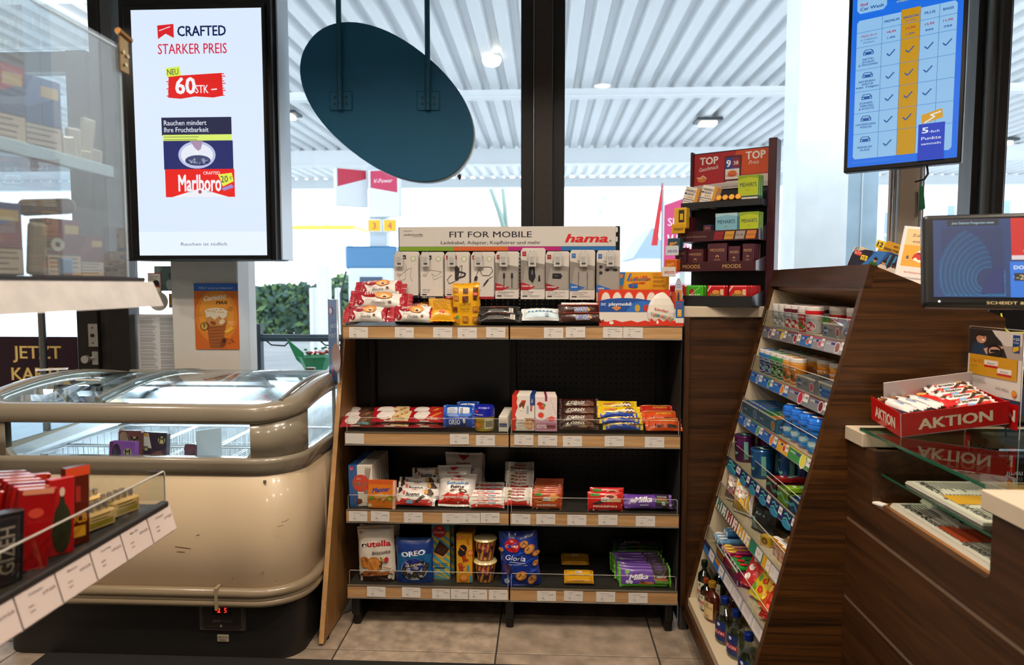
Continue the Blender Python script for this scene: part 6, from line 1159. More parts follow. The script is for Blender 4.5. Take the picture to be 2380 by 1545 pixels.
k = Bd(); k.prism([(XF(.085)-tx, .085), (XF(.12)-tx, .12), (XF(.12)-tx+.34, .12), (XF(.12)-tx+.34, .085)], .0, YF_-ty, walnuty); k.box(XF(.12)-tx+.012, XF(.12)-tx+.3, .023, YF_-ty-.023, .12, .15, beige); fin(k, 'bottom_board', TW)
k = Bd(); k.box(.72-tx, 1.25-tx, .03, YF_-ty-.05, .0, .085, M('#1c1a19', .6)); fin(k, 'plinth', TW)
TZ = [1.255, 1.08, .912, .735, .572, .393]
L_ = YF_-YN_-.05
def stripcanvas(k, z): # canvas on the leaning price strip; u from far to near
    return Cv(k, L_, .042, Tr(XF(z)-tx+.004, L_/2+.025, z-.04) @ RZ(rad(-90)) @ RX(rad(-12)), eps=.0004)
SEG = [
 [('#75777f', .2, '#7a5a66'), ('#75777f', .16, '#d9b52c'), ('#75777f', .18, '#8c2a34'), ('#2f6fb4', .13, '#c9483a'), ('#8a8c94', .13, '#c9406a'), ('#9a9ca8', .2, '#8a5a5a')],
 [('#2f6fc0', .2, '#5a8ac8'), ('#2f6fc0', .16, '#3a8a5a'), ('#2f6fc0', .2, '#d9822c'), ('#7d7f86', .24, '#b8284a'), ('#7d7f86', .2, '#6a2430')],
 [('#2a66b8', .2, '#5a8ac8'), ('#2a66b8', .2, '#4a9a6a'), ('#2a66b8', .2, '#d9822c'), ('#d9a42a', .14, '#b8341c'), ('#3a8a4a', .26, '#d9d04a')],
 [('#26275c', .25, '#4ab0a8'), ('#26275c', .15, '#4ab0a8'), ('#26275c', .15, '#4ab0a8'), ('#26275c', .15, '#4ab0a8'), ('#26275c', .15, '#4ab0a8'), ('#26275c', .15, '#4ab0a8')],
 [('#1f6a58', .2, '#e8e4d8'), ('#8a1c2c', .2, '#e8e4d8'), ('#d9a42a', .2, '#e8e4d8'), ('#1f7a62', .18, '#1f7a62'), ('#d9a42a', .1, '#d9a42a'), ('#b9b4b8', .12, '#b9b4b8')],
 [('#2f6fb4', .22, '#2a2a5a'), ('#2f6fb4', .18, '#c97a2c'), ('#b4afb4', .3, '#b4afb4'), ('#b4afb4', .3, '#b4afb4')]]
for s_, z in enumerate(TZ):
    k = Bd(); k.box(XF(z)-tx+.012, XF(z)-tx+.29, .024, YF_-ty-.024, z-.012, z, beige); sh = fin(k, 'shelf', TW)
    k = Bd(); T = Tr(XF(z)-tx+.004, 0, z-.04) @ RY(rad(13.6)); k.box(-.0015, .0015, .025, YF_-ty-.025, 0, .044, M('#b7b4ba', .25, coat=.4), T=T); k.tube([T @ Vector((-.002, .025, .044)), T @ Vector((-.002, YF_-ty-.025, .044))], .0016, acryedge, 6)
    fin(k, 'price_strip', sh)
    u = 0
    for cl, wd_, ac_ in SEG[s_]:
        k = Bd(); W_ = L_*wd_*.985; H_ = .038; k.box(-W_/2, W_/2, 0, .0006, 0, H_, M(cl, .4)); c = Cv(k, W_, H_, eps=.0003)
        if s_ < 3: c.text('extra', .18, .68, .2, '#dfe2ee', w=.22, bold=.02); c.rect(.3, .6, .48, .78, '#3a3f7a'); c.ell(.62, .45, .12, m='#e8e2dc'); c.ell(.62, .45, .1, m=ac_); c.rect(0, .9, 1, 1, ac_); c.poly([(.5, .3), (.52, .2), (.54, .3), (.52, .4)], '#e8eaf0'); c.rect(.76, .3, .98, .95, '#e2ddd8'); c.text('1.99', .87, .65, .2, '#26242a', w=.17, bold=.03)
        elif s_ == 3: c.ell(.4, .05, .35, .3, '#2a7a9c'); c.line([(.1, .3), (.3, .5), (.5, .3), (.7, .2)], .04, ac_); c.line([(.12, .7), (.3, .85), (.5, .62), (.58, .8)], .05, ac_); c.rect(.7, .35, .97, .95, '#e2ddd8'); c.text('4.99', .835, .62, .18, '#26242a', w=.2, bold=.03)
        elif s_ == 4 and ac_ == '#e8e4d8': [c.poly([(.05+.2*i, 0), (.15+.2*i, 0), (.15+.2*i, 1), (.05+.2*i, 1)], ac_) for i in range(5)]; c.ell(.3, .7, .16, .2, cl); c.text('Halloren', .3, .7, .1, '#f4ece4', w=.26); c.rect(.74, .3, .98, .9, '#e2ddd8'); c.text('2.95', .86, .6, .18, '#26242a', w=.18, bold=.03)
        elif s_ == 4 or ac_ in ('#2a2a5a', '#c97a2c'): c.rect(0, .55, .5, 1, ac_); c.rect(.5, .1, .95, .95, '#ddd6d4'); c.text('2.49', .72, .55, .16, '#3a3634', w=.2)
        if wd_ >= .28 or cl in ('#b9b4b8',): c.rect(.04, .04, .48, .96, '#ddd6d4'); c.rect(.52, .04, .96, .96, '#ddd6d4'); c.lines(.26, .75, .3, 3, .18, '#8a8684'); c.lines(.74, .75, .3, 3, .18, '#8a8684')
        o = fin(k, 'strip_label', sh); o.matrix_local = Tr(XF(z)-tx+.002, .025+L_*(1-u-wd_/2), z-.037) @ RZ(rad(-90)) @ RX(rad(-13.6)); u += wd_
    k = Bd(); T = Tr(XF(z)-tx+.006, 0, z+.004) @ RY(rad(13.6)); y0_, y1_ = .03, YF_-ty-.03
    k.box(-.001, .001, y0_, y1_, 0, .062, acry, T=T); k.tube([T @ Vector(p) for p in ((0, y0_, 0), (0, y0_, .058), (0, y0_+.004, .062), (0, y1_-.004, .062), (0, y1_, .058), (0, y1_, 0))], .0013, acryedge, 6); fin(k, 'clear_lip', TW)
# ---- gum bottles
def gumb(cap, body, pic, txt='extra', h=.088, r=.031, capc2=None):
    k = Bd(); m_ = M(body, .3, coat=.3); wcap = M('#e2ddd8', .35)
    k.lathe([(r*.8, 0), (r*.86, .003), (r*.9, h*.3), (r, h*.62), (r, h*.7), (r*.98, h*.72, M(cap, .35)), (r*1.03, h*.74, M(cap, .35)), (r*1.03, h*.84, M(cap, .35)), (r*1.05, h*.85, wcap), (r*1.05, h*.97, wcap), (r*.98, h, wcap), (.003, h*1.003, wcap)], m_, 22, sx=1, sy=.82)
    rf = lambda v: r*(.86+.14*min(1, v/.62))+.0004
    c = Cv(k, r*2.6, h, Matrix.Diagonal((1, .84, 1, 1)).to_4x4(), wrap=rf, eps=.0004); c.text(txt, .42, .6, .11, '#eeecf2', w=.5, bold=.03); c.poly([(.05, .5), (.9, .5), (.95, .53), (.05, .53)], '#2a3a7a'); c.ell(.52, .26, .26, .2, '#e4ded8'); c.ell(.52, .26, .22, .17, pic[0]); c.ell(.45, .3, .1, .08, pic[1]); c.ell(.62, .2, .09, .07, pic[1])
    # lid print on top
    k.add([(.7*r*math.cos(a), .58*r*math.sin(a), h*1.003+.0006) for a in [i*math.pi/7 for i in range(14)]], [list(range(14))], M(cap, .35)); return k
def onT(b_, name, s_z, dx, Y, lab, cat, group=None, rz=-62, rx=0, ry=0, dz=0): return fin(b_, name, None, (XF(s_z)+dx, Y, s_z+.0012+dz), (rad(rx), rad(ry), rad(rz)), lab, cat, group)
g1 = 'chewing gum tubs on the top tower shelf'
S_ = ('#d9d6d4', '#b9bcc2', ('#8f959c', '#d9dce0')); D_s = ('#5c1428', '#aeb2b8', ('#b81c2c', '#e8e2dc')); Rr = ('#c9c4c0', '#b8141c', ('#c8301c', '#3a8a3a')); P_s = ('#d0141c', '#b9bcc0', ('#c8486a', '#e8c8cc')); DK = ('#16161c', '#a9adb3', ('#5a5f66', '#c9ccd0'))
Bl = ('#2f7fc8', '#1f66b8', ('#1c3a7a', '#8ac0e8')); Gr = ('#3a9a5a', '#1f7a34', ('#1f4a2a', '#8ac89a')); Or = ('#e0a04a', '#d98414', ('#d9641c', '#3a5a2a')); 
def gset(arr, z, grp, dx, nm):
    for i, (Y, st, lb) in enumerate(arr): onT(gumb(st[0], st[1], st[2], h=.09), 'gum_tub', z, dx, Y, lb, 'chewing gum', grp, RN.uniform(-70, -56))
gset([(2.66, S_, 'silver gum tub with a white lid, farthest in the front row of the top shelf'), (2.595, S_, 'silver gum tub, second from the far end in the top front row'), (2.53, D_s, 'silver gum tub with a dark red rim, farther of two'), (2.462, D_s, 'silver gum tub with a dark red rim, nearer of two'), (2.395, Rr, 'red gum tub with strawberries in the top front row'), (2.325, P_s, 'silver and pink gum tub with a bright red rim')], TZ[0], g1, .052, '')
gset([(2.64, DK, 'silver gum tub with a dark lid, farthest in the top back row'), (2.57, DK, 'silver gum tub with a dark lid, second in the top back row'), (2.50, DK, 'silver gum tub with a dark lid, third in the top back row'), (2.425, DK, 'silver gum tub with a dark lid, fourth in the top back row'), (2.31, Rr, 'red gum tub in the top back row, farther of two'), (2.18, Rr, 'big red gum tub nearest in the top back row')], TZ[0], g1, .125, '')
g2 = 'chewing gum tubs on the second tower shelf'
gset([(2.67, Bl, 'blue gum tub, farthest in the second shelf front row'), (2.605, Bl, 'blue gum tub, second in its front row'), (2.54, Gr, 'green gum tub, farther of two in front'), (2.475, Gr, 'green gum tub, nearer of two in front'), (2.41, Or, 'orange gum tub, farther of two in the front row'), (2.34, Or, 'orange gum tub, nearer of two in the front row')], TZ[1], g2, .052, '')
gset([(2.66, Bl, 'blue gum tub, farthest in the back row'), (2.59, Bl, 'blue gum tub, second in the back row'), (2.52, Gr, 'green gum tub, farther in the back row'), (2.45, Gr, 'green gum tub, nearer in the back row'), (2.375, Or, 'orange gum tub, third from the near end in the back row'), (2.29, Or, 'orange gum tub, second from the near end in the back row'), (2.19, Or, 'orange gum tub nearest in the back row, in shadow')], TZ[1], g2, .125, '')
def tray(W_, D_d, H_, base, fn, nm='carton_tray'):
    k = Bd(); t_ = .002; m_ = pm(base); inn = pm('#b9b2a4')
    k.box(-W_/2, W_/2, 0, D_d, 0, t_, m_); k.box(-W_/2, W_/2, 0, t_, 0, H_, m_); k.box(-W_/2, W_/2, D_d-t_, D_d, 0, H_, m_); k.box(-W_/2, -W_/2+t_, 0, D_d, 0, H_, m_); k.box(W_/2-t_, W_/2, 0, D_d, 0, H_, m_)
    k.box(-W_/2, W_/2, -.0008, t_+.0008, H_-.004, H_+.001, pm('#ddd6c8')); fn(Cv(k, W_, H_, Tr(0, -.0002, 0), eps=.0004)); fn(Cv(k, D_d, H_, Tr(-W_/2-.0002, D_d/2, 0) @ RZ(rad(-90)), eps=.0004)) if 0 else None
    fn(Cv(k, D_d, H_, Tr(W_/2+.0002, D_d/2, 0) @ RZ(rad(90)), eps=.0004)); return k
def f_tr(base, ac_): return lambda c: (c.rect(0, 0, 1, .9, base), c.ell(.16, .5, .09, .3, '#2a5a9c'), c.text('extra', .2, .5, .2, '#e8eaf0', w=.2, bold=.03), c.text('WHITE', .5, .55, .18, '#3a4a7a', w=.28), c.ell(.84, .45, .1, .32, '#e4ded8'), c.ell(.84, .45, .08, .26, ac_))
def pack(w, d, h, col, c2, txt):
    k = Bd(); k.rbox(-w/2, w/2, -d/2, d/2, 0, h, fm(col), .002); c = Cv(k, w, d, Tr(0, -d/2, h) @ RX(rad(-90)), eps=.0004); c.line([(0, .6), (.25, .8), (.5, .4), (.75, .6), (1, .35)], .13, '#e8ecec'); c.line([(0, .6), (.25, .8), (.5, .4), (.75, .6), (1, .35)], .08, c2); c.text(txt, .5, .25, .16, '#f0f0f4', w=.6, bold=.02); return k
onT(tray(.13, .12, .045, '#84878d', f_tr('#84878d', '#9a4a44')), 'gum_tray', TZ[0], .02, 2.11, 'silver printed carton tray at the near end of the top tower shelf', 'carton tray', 'printed gum trays', -90)
o = onT(tray(.15, .12, .045, '#84878d', f_tr('#84878d', '#c8486a')), 'gum_tray', TZ[1], .02, 2.19, 'silver gum tray with a pink emblem, farther of two on the second shelf', 'carton tray', 'printed gum trays', -90)
onT(tray(.12, .12, .045, '#8a8d92', f_tr('#8a8d92', '#b8342c')), 'gum_tray', TZ[1], .025, 2.04, 'silver gum tray nearest on the second shelf', 'carton tray', 'printed gum trays', -90)
for i in range(6): onT(pack(.03, .075, .012, '#2a66b8', '#8ac0e8', 'extra'), 'gum_pack', TZ[1], .06+.0*(i % 2), 1.995+.035*(i % 3)*.9, 'small blue gum pack in the nearest second-shelf tray, %s' % ['bottom far', 'bottom middle', 'bottom near', 'top far', 'top middle', 'top near'][i], 'chewing gum', 'blue gum packs in the near tray', -90, 0, 0, .004+.0135*(i//3))
# third shelf: long tray of packs, four blue mint bottles
onT(tray(.19, .13, .05, '#3a7a9c', f_tr('#3a7a9c', '#5a8ac8')), 'gum_tray', TZ[2], .018, 2.62, 'blue printed tray at the far end of the third shelf', 'carton tray', 'printed gum trays', -90)
onT(tray(.19, .13, .05, '#3a7a9c', f_tr('#3a7a9c', '#d9822c')), 'gum_tray', TZ[2], .018, 2.42, 'blue printed tray with an orange emblem in the middle of the third shelf', 'carton tray', 'printed gum trays', -90)
for j, (y0_, cl, c2) in enumerate(((2.69, '#1f5ab0', '#8ac0e8'), (2.65, '#1f5ab0', '#8ac0e8'), (2.61, '#2466bc', '#9ad0f0'), (2.57, '#2466bc', '#9ad0f0'), (2.48, '#1f8a3a', '#c8e8c8'), (2.44, '#1f8a3a', '#c8e8c8'), (2.40, '#d9861c', '#f0d8a8'), (2.36, '#d9861c', '#f0d8a8'))):
    for i in range(2): onT(pack(.034, .1, .016, cl, c2, 'extra'), 'gum_pack', TZ[2], .08, y0_, '%s gum pack in the third-shelf trays, %s of its pair, %s' % ({'#1f5ab0': 'dark blue', '#2466bc': 'mid blue', '#1f8a3a': 'green', '#d9861c': 'orange'}[cl], ['lower', 'upper'][i], ['farther', 'nearer'][j % 2]), 'chewing gum', 'gum packs in the third shelf trays', -90+RN.uniform(-5, 5), 0, 0, .012+.018*i)
def mintb():
    k = Bd(); bl = M('#1f6fd8', .15, coat=.6); cl = M('#2f86dc', .12, coat=.6); h = .105; r = .031
    k.lathe([(r*.85, 0), (r, .008), (r*.86, .03), (r*.8, .05), (r*.86, .066), (r*.9, .07), (r*1.0, .072, bl), (r*1.05, .076, bl), (r*1.05, .085, bl), (r*.98, .087, bl), (r*1.03, .09, bl), (r*.98, .1, bl), (r*.8, .106, bl), (.003, .108, bl)], cl, 24)
    c = Cv(k, r*2.8, .1, wrap=lambda v: r*.93+.0008, eps=.0004); c.text('mentos', .5, .56, .13, '#12246c', w=.8, bold=.05); c.ell(.5, .3, .25, .12, '#7ac0e8'); c.ell(.5, .3, .16, .08, '#d8ecf4')
    k.add([(.7*r*math.cos(a), .45*r*math.sin(a), .1088) for a in [i*math.pi/8 for i in range(16)]], [list(range(16))], pm('#e8eef4')); k.add([(.5*r*math.cos(a)+.004, .2*r*math.sin(a)+.008, .1094) for a in [i*math.pi/6 for i in range(12)]], [list(range(12))], pm('#d8324a')); return k
for i, (dx, Y) in enumerate(((.06, 2.29), (.058, 2.215), (.056, 2.14), (.055, 2.065))): onT(mintb(), 'mint_bottle', TZ[2], dx, Y, 'clear blue mint gum bottle, %s from the far end of the four' % ['first', 'second', 'third', 'fourth'][i], 'chewing gum', 'blue mint bottles', -60)
onT(mintb(), 'mint_bottle', TZ[2], .13, 2.1, 'clear blue mint gum bottle standing in the back row', 'chewing gum', 'blue mint bottles', -60)
def canb(col, lid):
    k = Bd(); m_ = M(col, .22, .4, coat=.4); h = .105; r = .038
    k.lathe([(r*.85, 0), (r*.9, .003), (r*.97, h*.4), (r, h*.86), (r*1.04, h*.88), (r*1.04, h*.94), (r*.97, h*.97), (.003, h*.975)], m_, 24); k.add([(.85*r*math.cos(a), .85*r*math.sin(a), h*.98) for a in [i*math.pi/9 for i in range(18)]], [list(range(18))], pm('#1c1c3a'))
    k.add([(-.6*r, -.2*r, h*.985), (-.2*r, .3*r, h*.985), (.3*r, -.1*r, h*.985), (.7*r, .2*r, h*.985), (.6*r, -.1*r, h*.985), (.2*r, -.4*r, h*.985), (-.2*r, -.05*r, h*.985)], [(0, 1, 2, 3, 4, 5, 6)], pm('#7ad0b8'))
    c = Cv(k, r*3, h, wrap=lambda v: r*(.9+.1*min(1, v))+.0012, eps=.0004); c.line([(.1, .3), (.25, .42), (.4, .28), (.5, .36)], .07, '#7ad0b8'); c.text('AIRWAVES', .3, .72, .06, '#7ad0b8', w=.3); c.grid(.72, .12, .86, .78, pm('#6aa89c'), 2, 8); c.text('5', .79, .25, .08, '#1c3a4a'); return k
for i, (dx, Y, cl, lb) in enumerate(((.055, 2.655, '#5c1c5e', 'purple gum can, farthest in front'), (.14, 2.66, '#5c1c5e', 'purple gum can, farthest in the back row'), (.14, 2.57, '#52185a', 'purple gum can, second in the back row'), (.12, 2.48, '#1f4f8c', 'blue metallic gum can in the back row, farther one'), (.05, 2.43, '#1f5f9c', 'blue metallic gum can nearest the clear lip'), (.13, 2.38, '#1c4f8a', 'blue metallic gum can in the back row, nearer one'), (.16, 2.28, '#1a3f70', 'blue metallic gum can in the shade at the back'))): onT(canb(cl, 0), 'gum_can', TZ[3], dx, Y, lb+' of the fourth shelf', 'chewing gum', 'metallic gum cans', -58)
onT(tray(.1, .11, .045, '#5a1c20', lambda c: c.line([(0, .4), (.4, .7), (.7, .3), (1, .5)], .1, '#5ab0a0')), 'gum_tray', TZ[3], .02, 2.235, 'dark red tray on the fourth shelf', 'carton tray', 'printed gum trays', -90)
onT(tray(.1, .11, .045, '#6a9a1c', lambda c: c.line([(0, .4), (.4, .7), (.7, .3), (1, .5)], .1, '#8ad0b0')), 'gum_tray', TZ[3], .02, 2.125, 'lime green tray on the fourth shelf', 'carton tray', 'printed gum trays', -90)
onT(tray(.09, .11, .045, '#1c3f70', lambda c: c.line([(0, .4), (.4, .7), (.7, .3), (1, .5)], .1, '#5ab0d0')), 'gum_tray', TZ[3], .02, 2.02, 'dark blue tray nearest on the fourth shelf', 'carton tray', 'printed gum trays', -90)
for y0_, cl, nm in ((2.235, '#8c1420', 'dark red'), (2.125, '#7aa81c', 'lime green'), (2.02, '#1c4a8c', 'dark blue')):
    for i in range(3): onT(pack(.03, .095, .016, cl, '#3ac0b0', 'airwaves'), 'gum_pack', TZ[3], .075, y0_+(i % 2)*.034-.017, '%s wave-patterned gum pack, %s in its tray' % (nm, ['bottom near', 'bottom far', 'top'][i]), 'chewing gum', 'wave-patterned gum packs', -90+RN.uniform(-10, 10), 0, 0, .02+.016*(i//2)+.004*i)
# fifth shelf: striped bags, tins
def f_st(cl): return lambda c: ([c.rect(.04+i*.16, 0, .12+i*.16, 1, cl) for i in range(6)], c.ell(.5, .6, .34, .2, '#f0ebe2'), c.text('Hustelinchen', .5, .62, .08, '#c2281c', w=.55, bold=.02), c.ell(.5, .25, .2, .12, cl))
for i, (dx, Y, cl, lb, rx, rz) in enumerate(((.05, 2.64, '#8c5a5a', 'pinkish striped sweet bag at the far end', -12, -70), (.11, 2.56, '#c8486a', 'pink and white striped sweet bag behind', -35, -75), (.045, 2.5, '#d9a81c', 'yellow and white striped sweet bag slumped at the lip', -10, -65), (.1, 2.42, '#dcae20', 'yellow and white striped sweet bag lying on top', -48, -60))):
    k = Bd(); t = bag(k, .1, .12, .035, fm('#e6e0d8'), .008, 'v', 12, .004, 200+i); f_st(cl)(Cv(k, .1, .12, None, t, .0008)); onT(k, 'sweet_bag', TZ[4], dx, Y, lb+' of the fifth shelf', 'sweet bag', 'striped sweet bags', rz, rx, 0, .012)
for i, (dx, Y) in enumerate(((.06, 2.31), (.13, 2.36))):
    k = Bd(); t = bag(k, .12, .09, .04, fm('#14181a'), .008, 'v', 10, .003, 210+i); c = Cv(k, .12, .09, None, t, .0008); c.rect(.1, .1, .35, .5, '#4a8a80'); c.text('EUKA', .5, .7, .1, '#8ab0a8', w=.4); onT(k, 'sweet_bag', TZ[4], dx, Y, ['black and teal cough sweet bag beside the yellow tin', 'black and teal cough sweet bag further back'][i]+' on the fifth shelf', 'sweet bag', 'black sweet bags', -70, -8, 0, .004)
k = Bd(); k.rbox(-.02, .02, -.012, .012, 0, .035, fm('#d9b01c'), .004, 2); c = Cv(k, .04, .035, Tr(0, -.012, 0), eps=.0004); c.ell(.5, .5, .3, m='#8a5a14'); c.text('tic', .5, .55, .2, '#f0e8d0'); onT(k, 'sweet_tin', TZ[4], .04, 2.2, 'small yellow tin on the fifth shelf near the clear mint boxes', 'tin', None, -60)
for i in range(6):
    k = Bd(); k.rbox(-.018, .018, -.008, .008, .0, .05, M('#d8b8b0', .1, coat=.5), .002); k.rbox(-.0185, .0185, -.0085, .0085, .045, .06, fm('#e8e2dc'), .002); c = Cv(k, .037, .06, Tr(0, -.0085, 0), eps=.0005); c.rect(.02, .7, .98, .98, '#d99a1c'); c.rect(.1, .76, .9, .84, '#c9401c')
    for j in range(8): c.ell(.25+.5*(j % 2), .1+.075*j, .16, .05, ['#b8285a', '#a8c81c', '#d98a2c', '#c8486a'][j % 4]); c.n -= .9
    onT(k, 'mint_box', TZ[4], .045+.045*(i//3), 2.03+.04*(i % 3), 'clear box of coloured mints with an orange label, %s, %s row' % (['nearest', 'middle one', 'farthest'][i % 3], ['front', 'back'][i//3]), 'mint box', 'clear coloured mint boxes', -75)
# sixth shelf: rolls, tray, fruit bags
def roll(cl, c2, l=.13, r=.013):
    k = Bd(); m_ = fm(cl); k.cyl((0, 0, r), (0, l, r), r, m_, 14); k.cyl((0, -.003, r), (0, .0, r), r*.7, fm('#d8e4f0'), 12); c = Cv(k, l, r*2.4, Matrix.Identity(4), wrap=None); 
    T = Tr(0, l/2, r) @ RZ(rad(90)) ; n = 6
    cc = Cv(k, l, r*2.2, Tr(0, l/2, r*2+.0004) @ RZ(rad(-90)) @ RX(rad(-90)) @ Tr(0, 0, -r*1.1), eps=.0004); cc.ell(.82, .5, .12, .4, c2); cc.text('mentos', .42, .5, .42, '#1f2a7a', w=.55, bold=.05); return k
for i, (dx, Y, cl, lb) in enumerate(((.05, 2.67, '#8ac0e4', 'first'), (.05, 2.64, '#8ac0e4', 'second'), (.05, 2.61, '#7ab4e0', 'third'), (.09, 2.655, '#5aa0d8', 'upper far'), (.09, 2.625, '#4a94d0', 'upper near'))): onT(roll(cl, '#e8f0f8'), 'mint_roll', TZ[5], dx-.02, Y, 'light blue mint roll, %s in the sixth shelf heap' % lb, 'sweet roll', 'light blue mint rolls', -90, 0, 0, .02+(.026 if i > 2 else 0))
onT(tray(.11, .14, .04, '#4a1c4a', lambda c: c.rect(.1, .2, .9, .8, '#c8782c')), 'roll_tray', TZ[5], .016, 2.51, 'orange printed tray of fruit rolls on the sixth shelf', 'carton tray', 'fruit roll trays', -90)
for i in range(3): onT(roll(['#e8a08a', '#e08a4a', '#c83a7a'][i], '#f0d04a', .12), 'fruit_roll', TZ[5], .03, 2.54-.03*i, 'orange and pink fruit roll, %s in the tray' % ['farthest', 'middle', 'nearest'][i], 'sweet roll', 'orange fruit rolls', -90, 0, 0, .02)
k = tray(.16, .15, .05, '#8c1450', lambda c: (c.rect(0, 0, 1, 1, '#a81c5a'), c.ell(.35, .75, .14, .3, '#c8283a'), c.ell(.7, .8, .13, .25, '#5a8a2c'), c.text('mentos', .5, .35, .5, '#e8dcc8', w=.98, bold=.1), c.text('mentos', .5, .35, .48, '#1c1c5a', w=.94, bold=.05)))
k.box(-.08, .08, .148, .15, 0, .13, pm('#8c1450')); cc = Cv(k, .16, .13, Tr(0, .148, 0), eps=.0004); cc.rect(0, 0, 1, 1, '#a81c5a'); cc.ell(.35, .75, .14, .12, '#c8283a'); cc.ell(.7, .8, .13, .12, '#b8942c'); cc.poly([(.5, .85), (.6, .7), (.55, .6), (.48, .75)], '#3a7a2c'); cc.text('mentos', .5, .35, .26, '#e8dcc8', w=.94, bold=.1); cc.text('mentos', .5, .35, .25, '#1c1c5a', w=.9, bold=.04)
o_ = onT(k, 'fruit_roll_display', TZ[5], .016, 2.37, 'magenta fruit display tray with a tall printed back', 'carton tray', None, -90)
for i in range(3): onT(roll('#2a8a3a', '#c8282c', .12), 'fruit_roll', TZ[5], .03, 2.41-.035*i, 'green fruit roll, %s in the magenta tray' % ['farthest', 'middle', 'nearest'][i], 'sweet roll', 'green fruit rolls', -90, 0, 0, .03)
for i, (dx, Y, cl, c2, rz, lb) in enumerate(((.06, 2.25, '#c8282c', '#e8e0d8', -50, 'red cherry'), (.05, 2.17, '#e0c41c', '#5a9a2c', -70, 'yellow'), (.05, 2.09, '#d9601c', '#f0d04a', -80, 'orange'), (.045, 2.02, '#b81c1c', '#d9501c', -60, 'deep red'))):
    k = Bd(); t = bag(k, .1, .12, .03, fm(cl), .008, 'v', 12, .003, 220+i); c = Cv(k, .1, .12, None, t, .0008)
    for j in range(9): c.ell(.2+.3*(j % 3)+.05*(j//3), .2+.27*(j//3), .12, .1, [c2, '#d8341c', '#e8a82c'][j % 3], ang=j); c.n -= .9
    onT(k, 'fruit_gum_bag', TZ[5], dx, Y, '%s fruit gum bag on the sixth shelf' % lb, 'sweet bag', 'fruit gum bags', rz, -42, 0, .02)
# bottom: small spirit bottles
def flask(col, cap, label, txt, h=.16, r=.032, sy=.6, clear=False, lab2=None):
    k = Bd(); m_ = M(col, .06, coat=.8) if not clear else glass('bottle', '#dfe9e6', 1.5, extra=.12)
    k.lathe([(r*.9, 0), (r, .006), (r, h*.58), (r*.92, h*.66), (r*.4, h*.76), (r*.34, h*.86)], m_, 22, sy=sy); k.lathe([(r*.4, h*.86), (r*.42, h*.87), (r*.42, h*.99), (r*.36, h), (.003, h)], M(cap, .3, .6), 16, sy=1)
    if clear: k.lathe([(r*.8, .006), (r*.9, .012), (r*.9, h*.5), (.003, h*.5)], glass('liquid', '#c4d2c8', 1.33), 18, sy=sy)
    c = Cv(k, r*1.9, h, Matrix.Diagonal((1, sy, 1, 1)).to_4x4(), wrap=lambda v: r+.0012, eps=.0004); c.grid(.08, .08, .92, .5, pm(label), 8, 1); 
    if lab2: c.grid(.08, .2, .92, .3, pm(lab2), 8, 1)
    c.text(txt, .5, .36 if not lab2 else .25, .06, '#3a3024' if not lab2 else '#f0e8e0', w=.7); c.ell(.5, .43, .1, .035, '#6a8a4a' if not clear else '#d8dce8'); [c.rect(.35+.05*i, .1, .37+.05*i, .17, '#2a2824') for i in range(6)]; return k
ZB = .15
for (dx, Y, a_, lb) in ((.06, 2.69, ('#0a140c', '#12301c', '#d9d0b8', 'Kräuter', .17, .03, .7), 'dark green herb liqueur bottle, farthest on the bottom board'), (.12, 2.68, ('#0a140c', '#12301c', '#d9d0b8', 'Kräuter', .17, .03, .7), 'dark green herb liqueur bottle in the back row'), (.05, 2.615, ('#0a140c', '#b9502c', '#d9d0b8', 'Kräuter', .13, .026, .7), 'small dark green bottle with a copper cap'), (.055, 2.54, ('#4a1608', '#c89a2c', '#d9bb84', 'CHANTRÉ', .15, .036, .6), 'amber brandy flask with a gold cap and cream label'), (.12, 2.5, ('#2a0c06', '#1c1410', '#3a1c14', 'Rum', .16, .034, .7), 'dark brown bottle behind the brandy flask')):
    onT(flask(*a_, lab2='#b8401c' if 'farthest' in lb or 'small' in lb else None), 'spirit_bottle', ZB, dx, Y, lb, 'bottle', None, -65)
for i, (dx, Y) in enumerate(((.06, 2.38), (.075, 2.285), (.07, 2.13))): onT(flask('#e8f0f0', '#1c3a9c', '#1c2c6a', 'JELZIN', .165, .036, .7, True, '#a81c24'), 'clear_bottle', ZB, dx, Y, 'clear spirit bottle with a blue and red label, %s' % ['farthest of three', 'middle of three', 'nearest of three'][i], 'bottle', 'clear spirit bottles', -65)
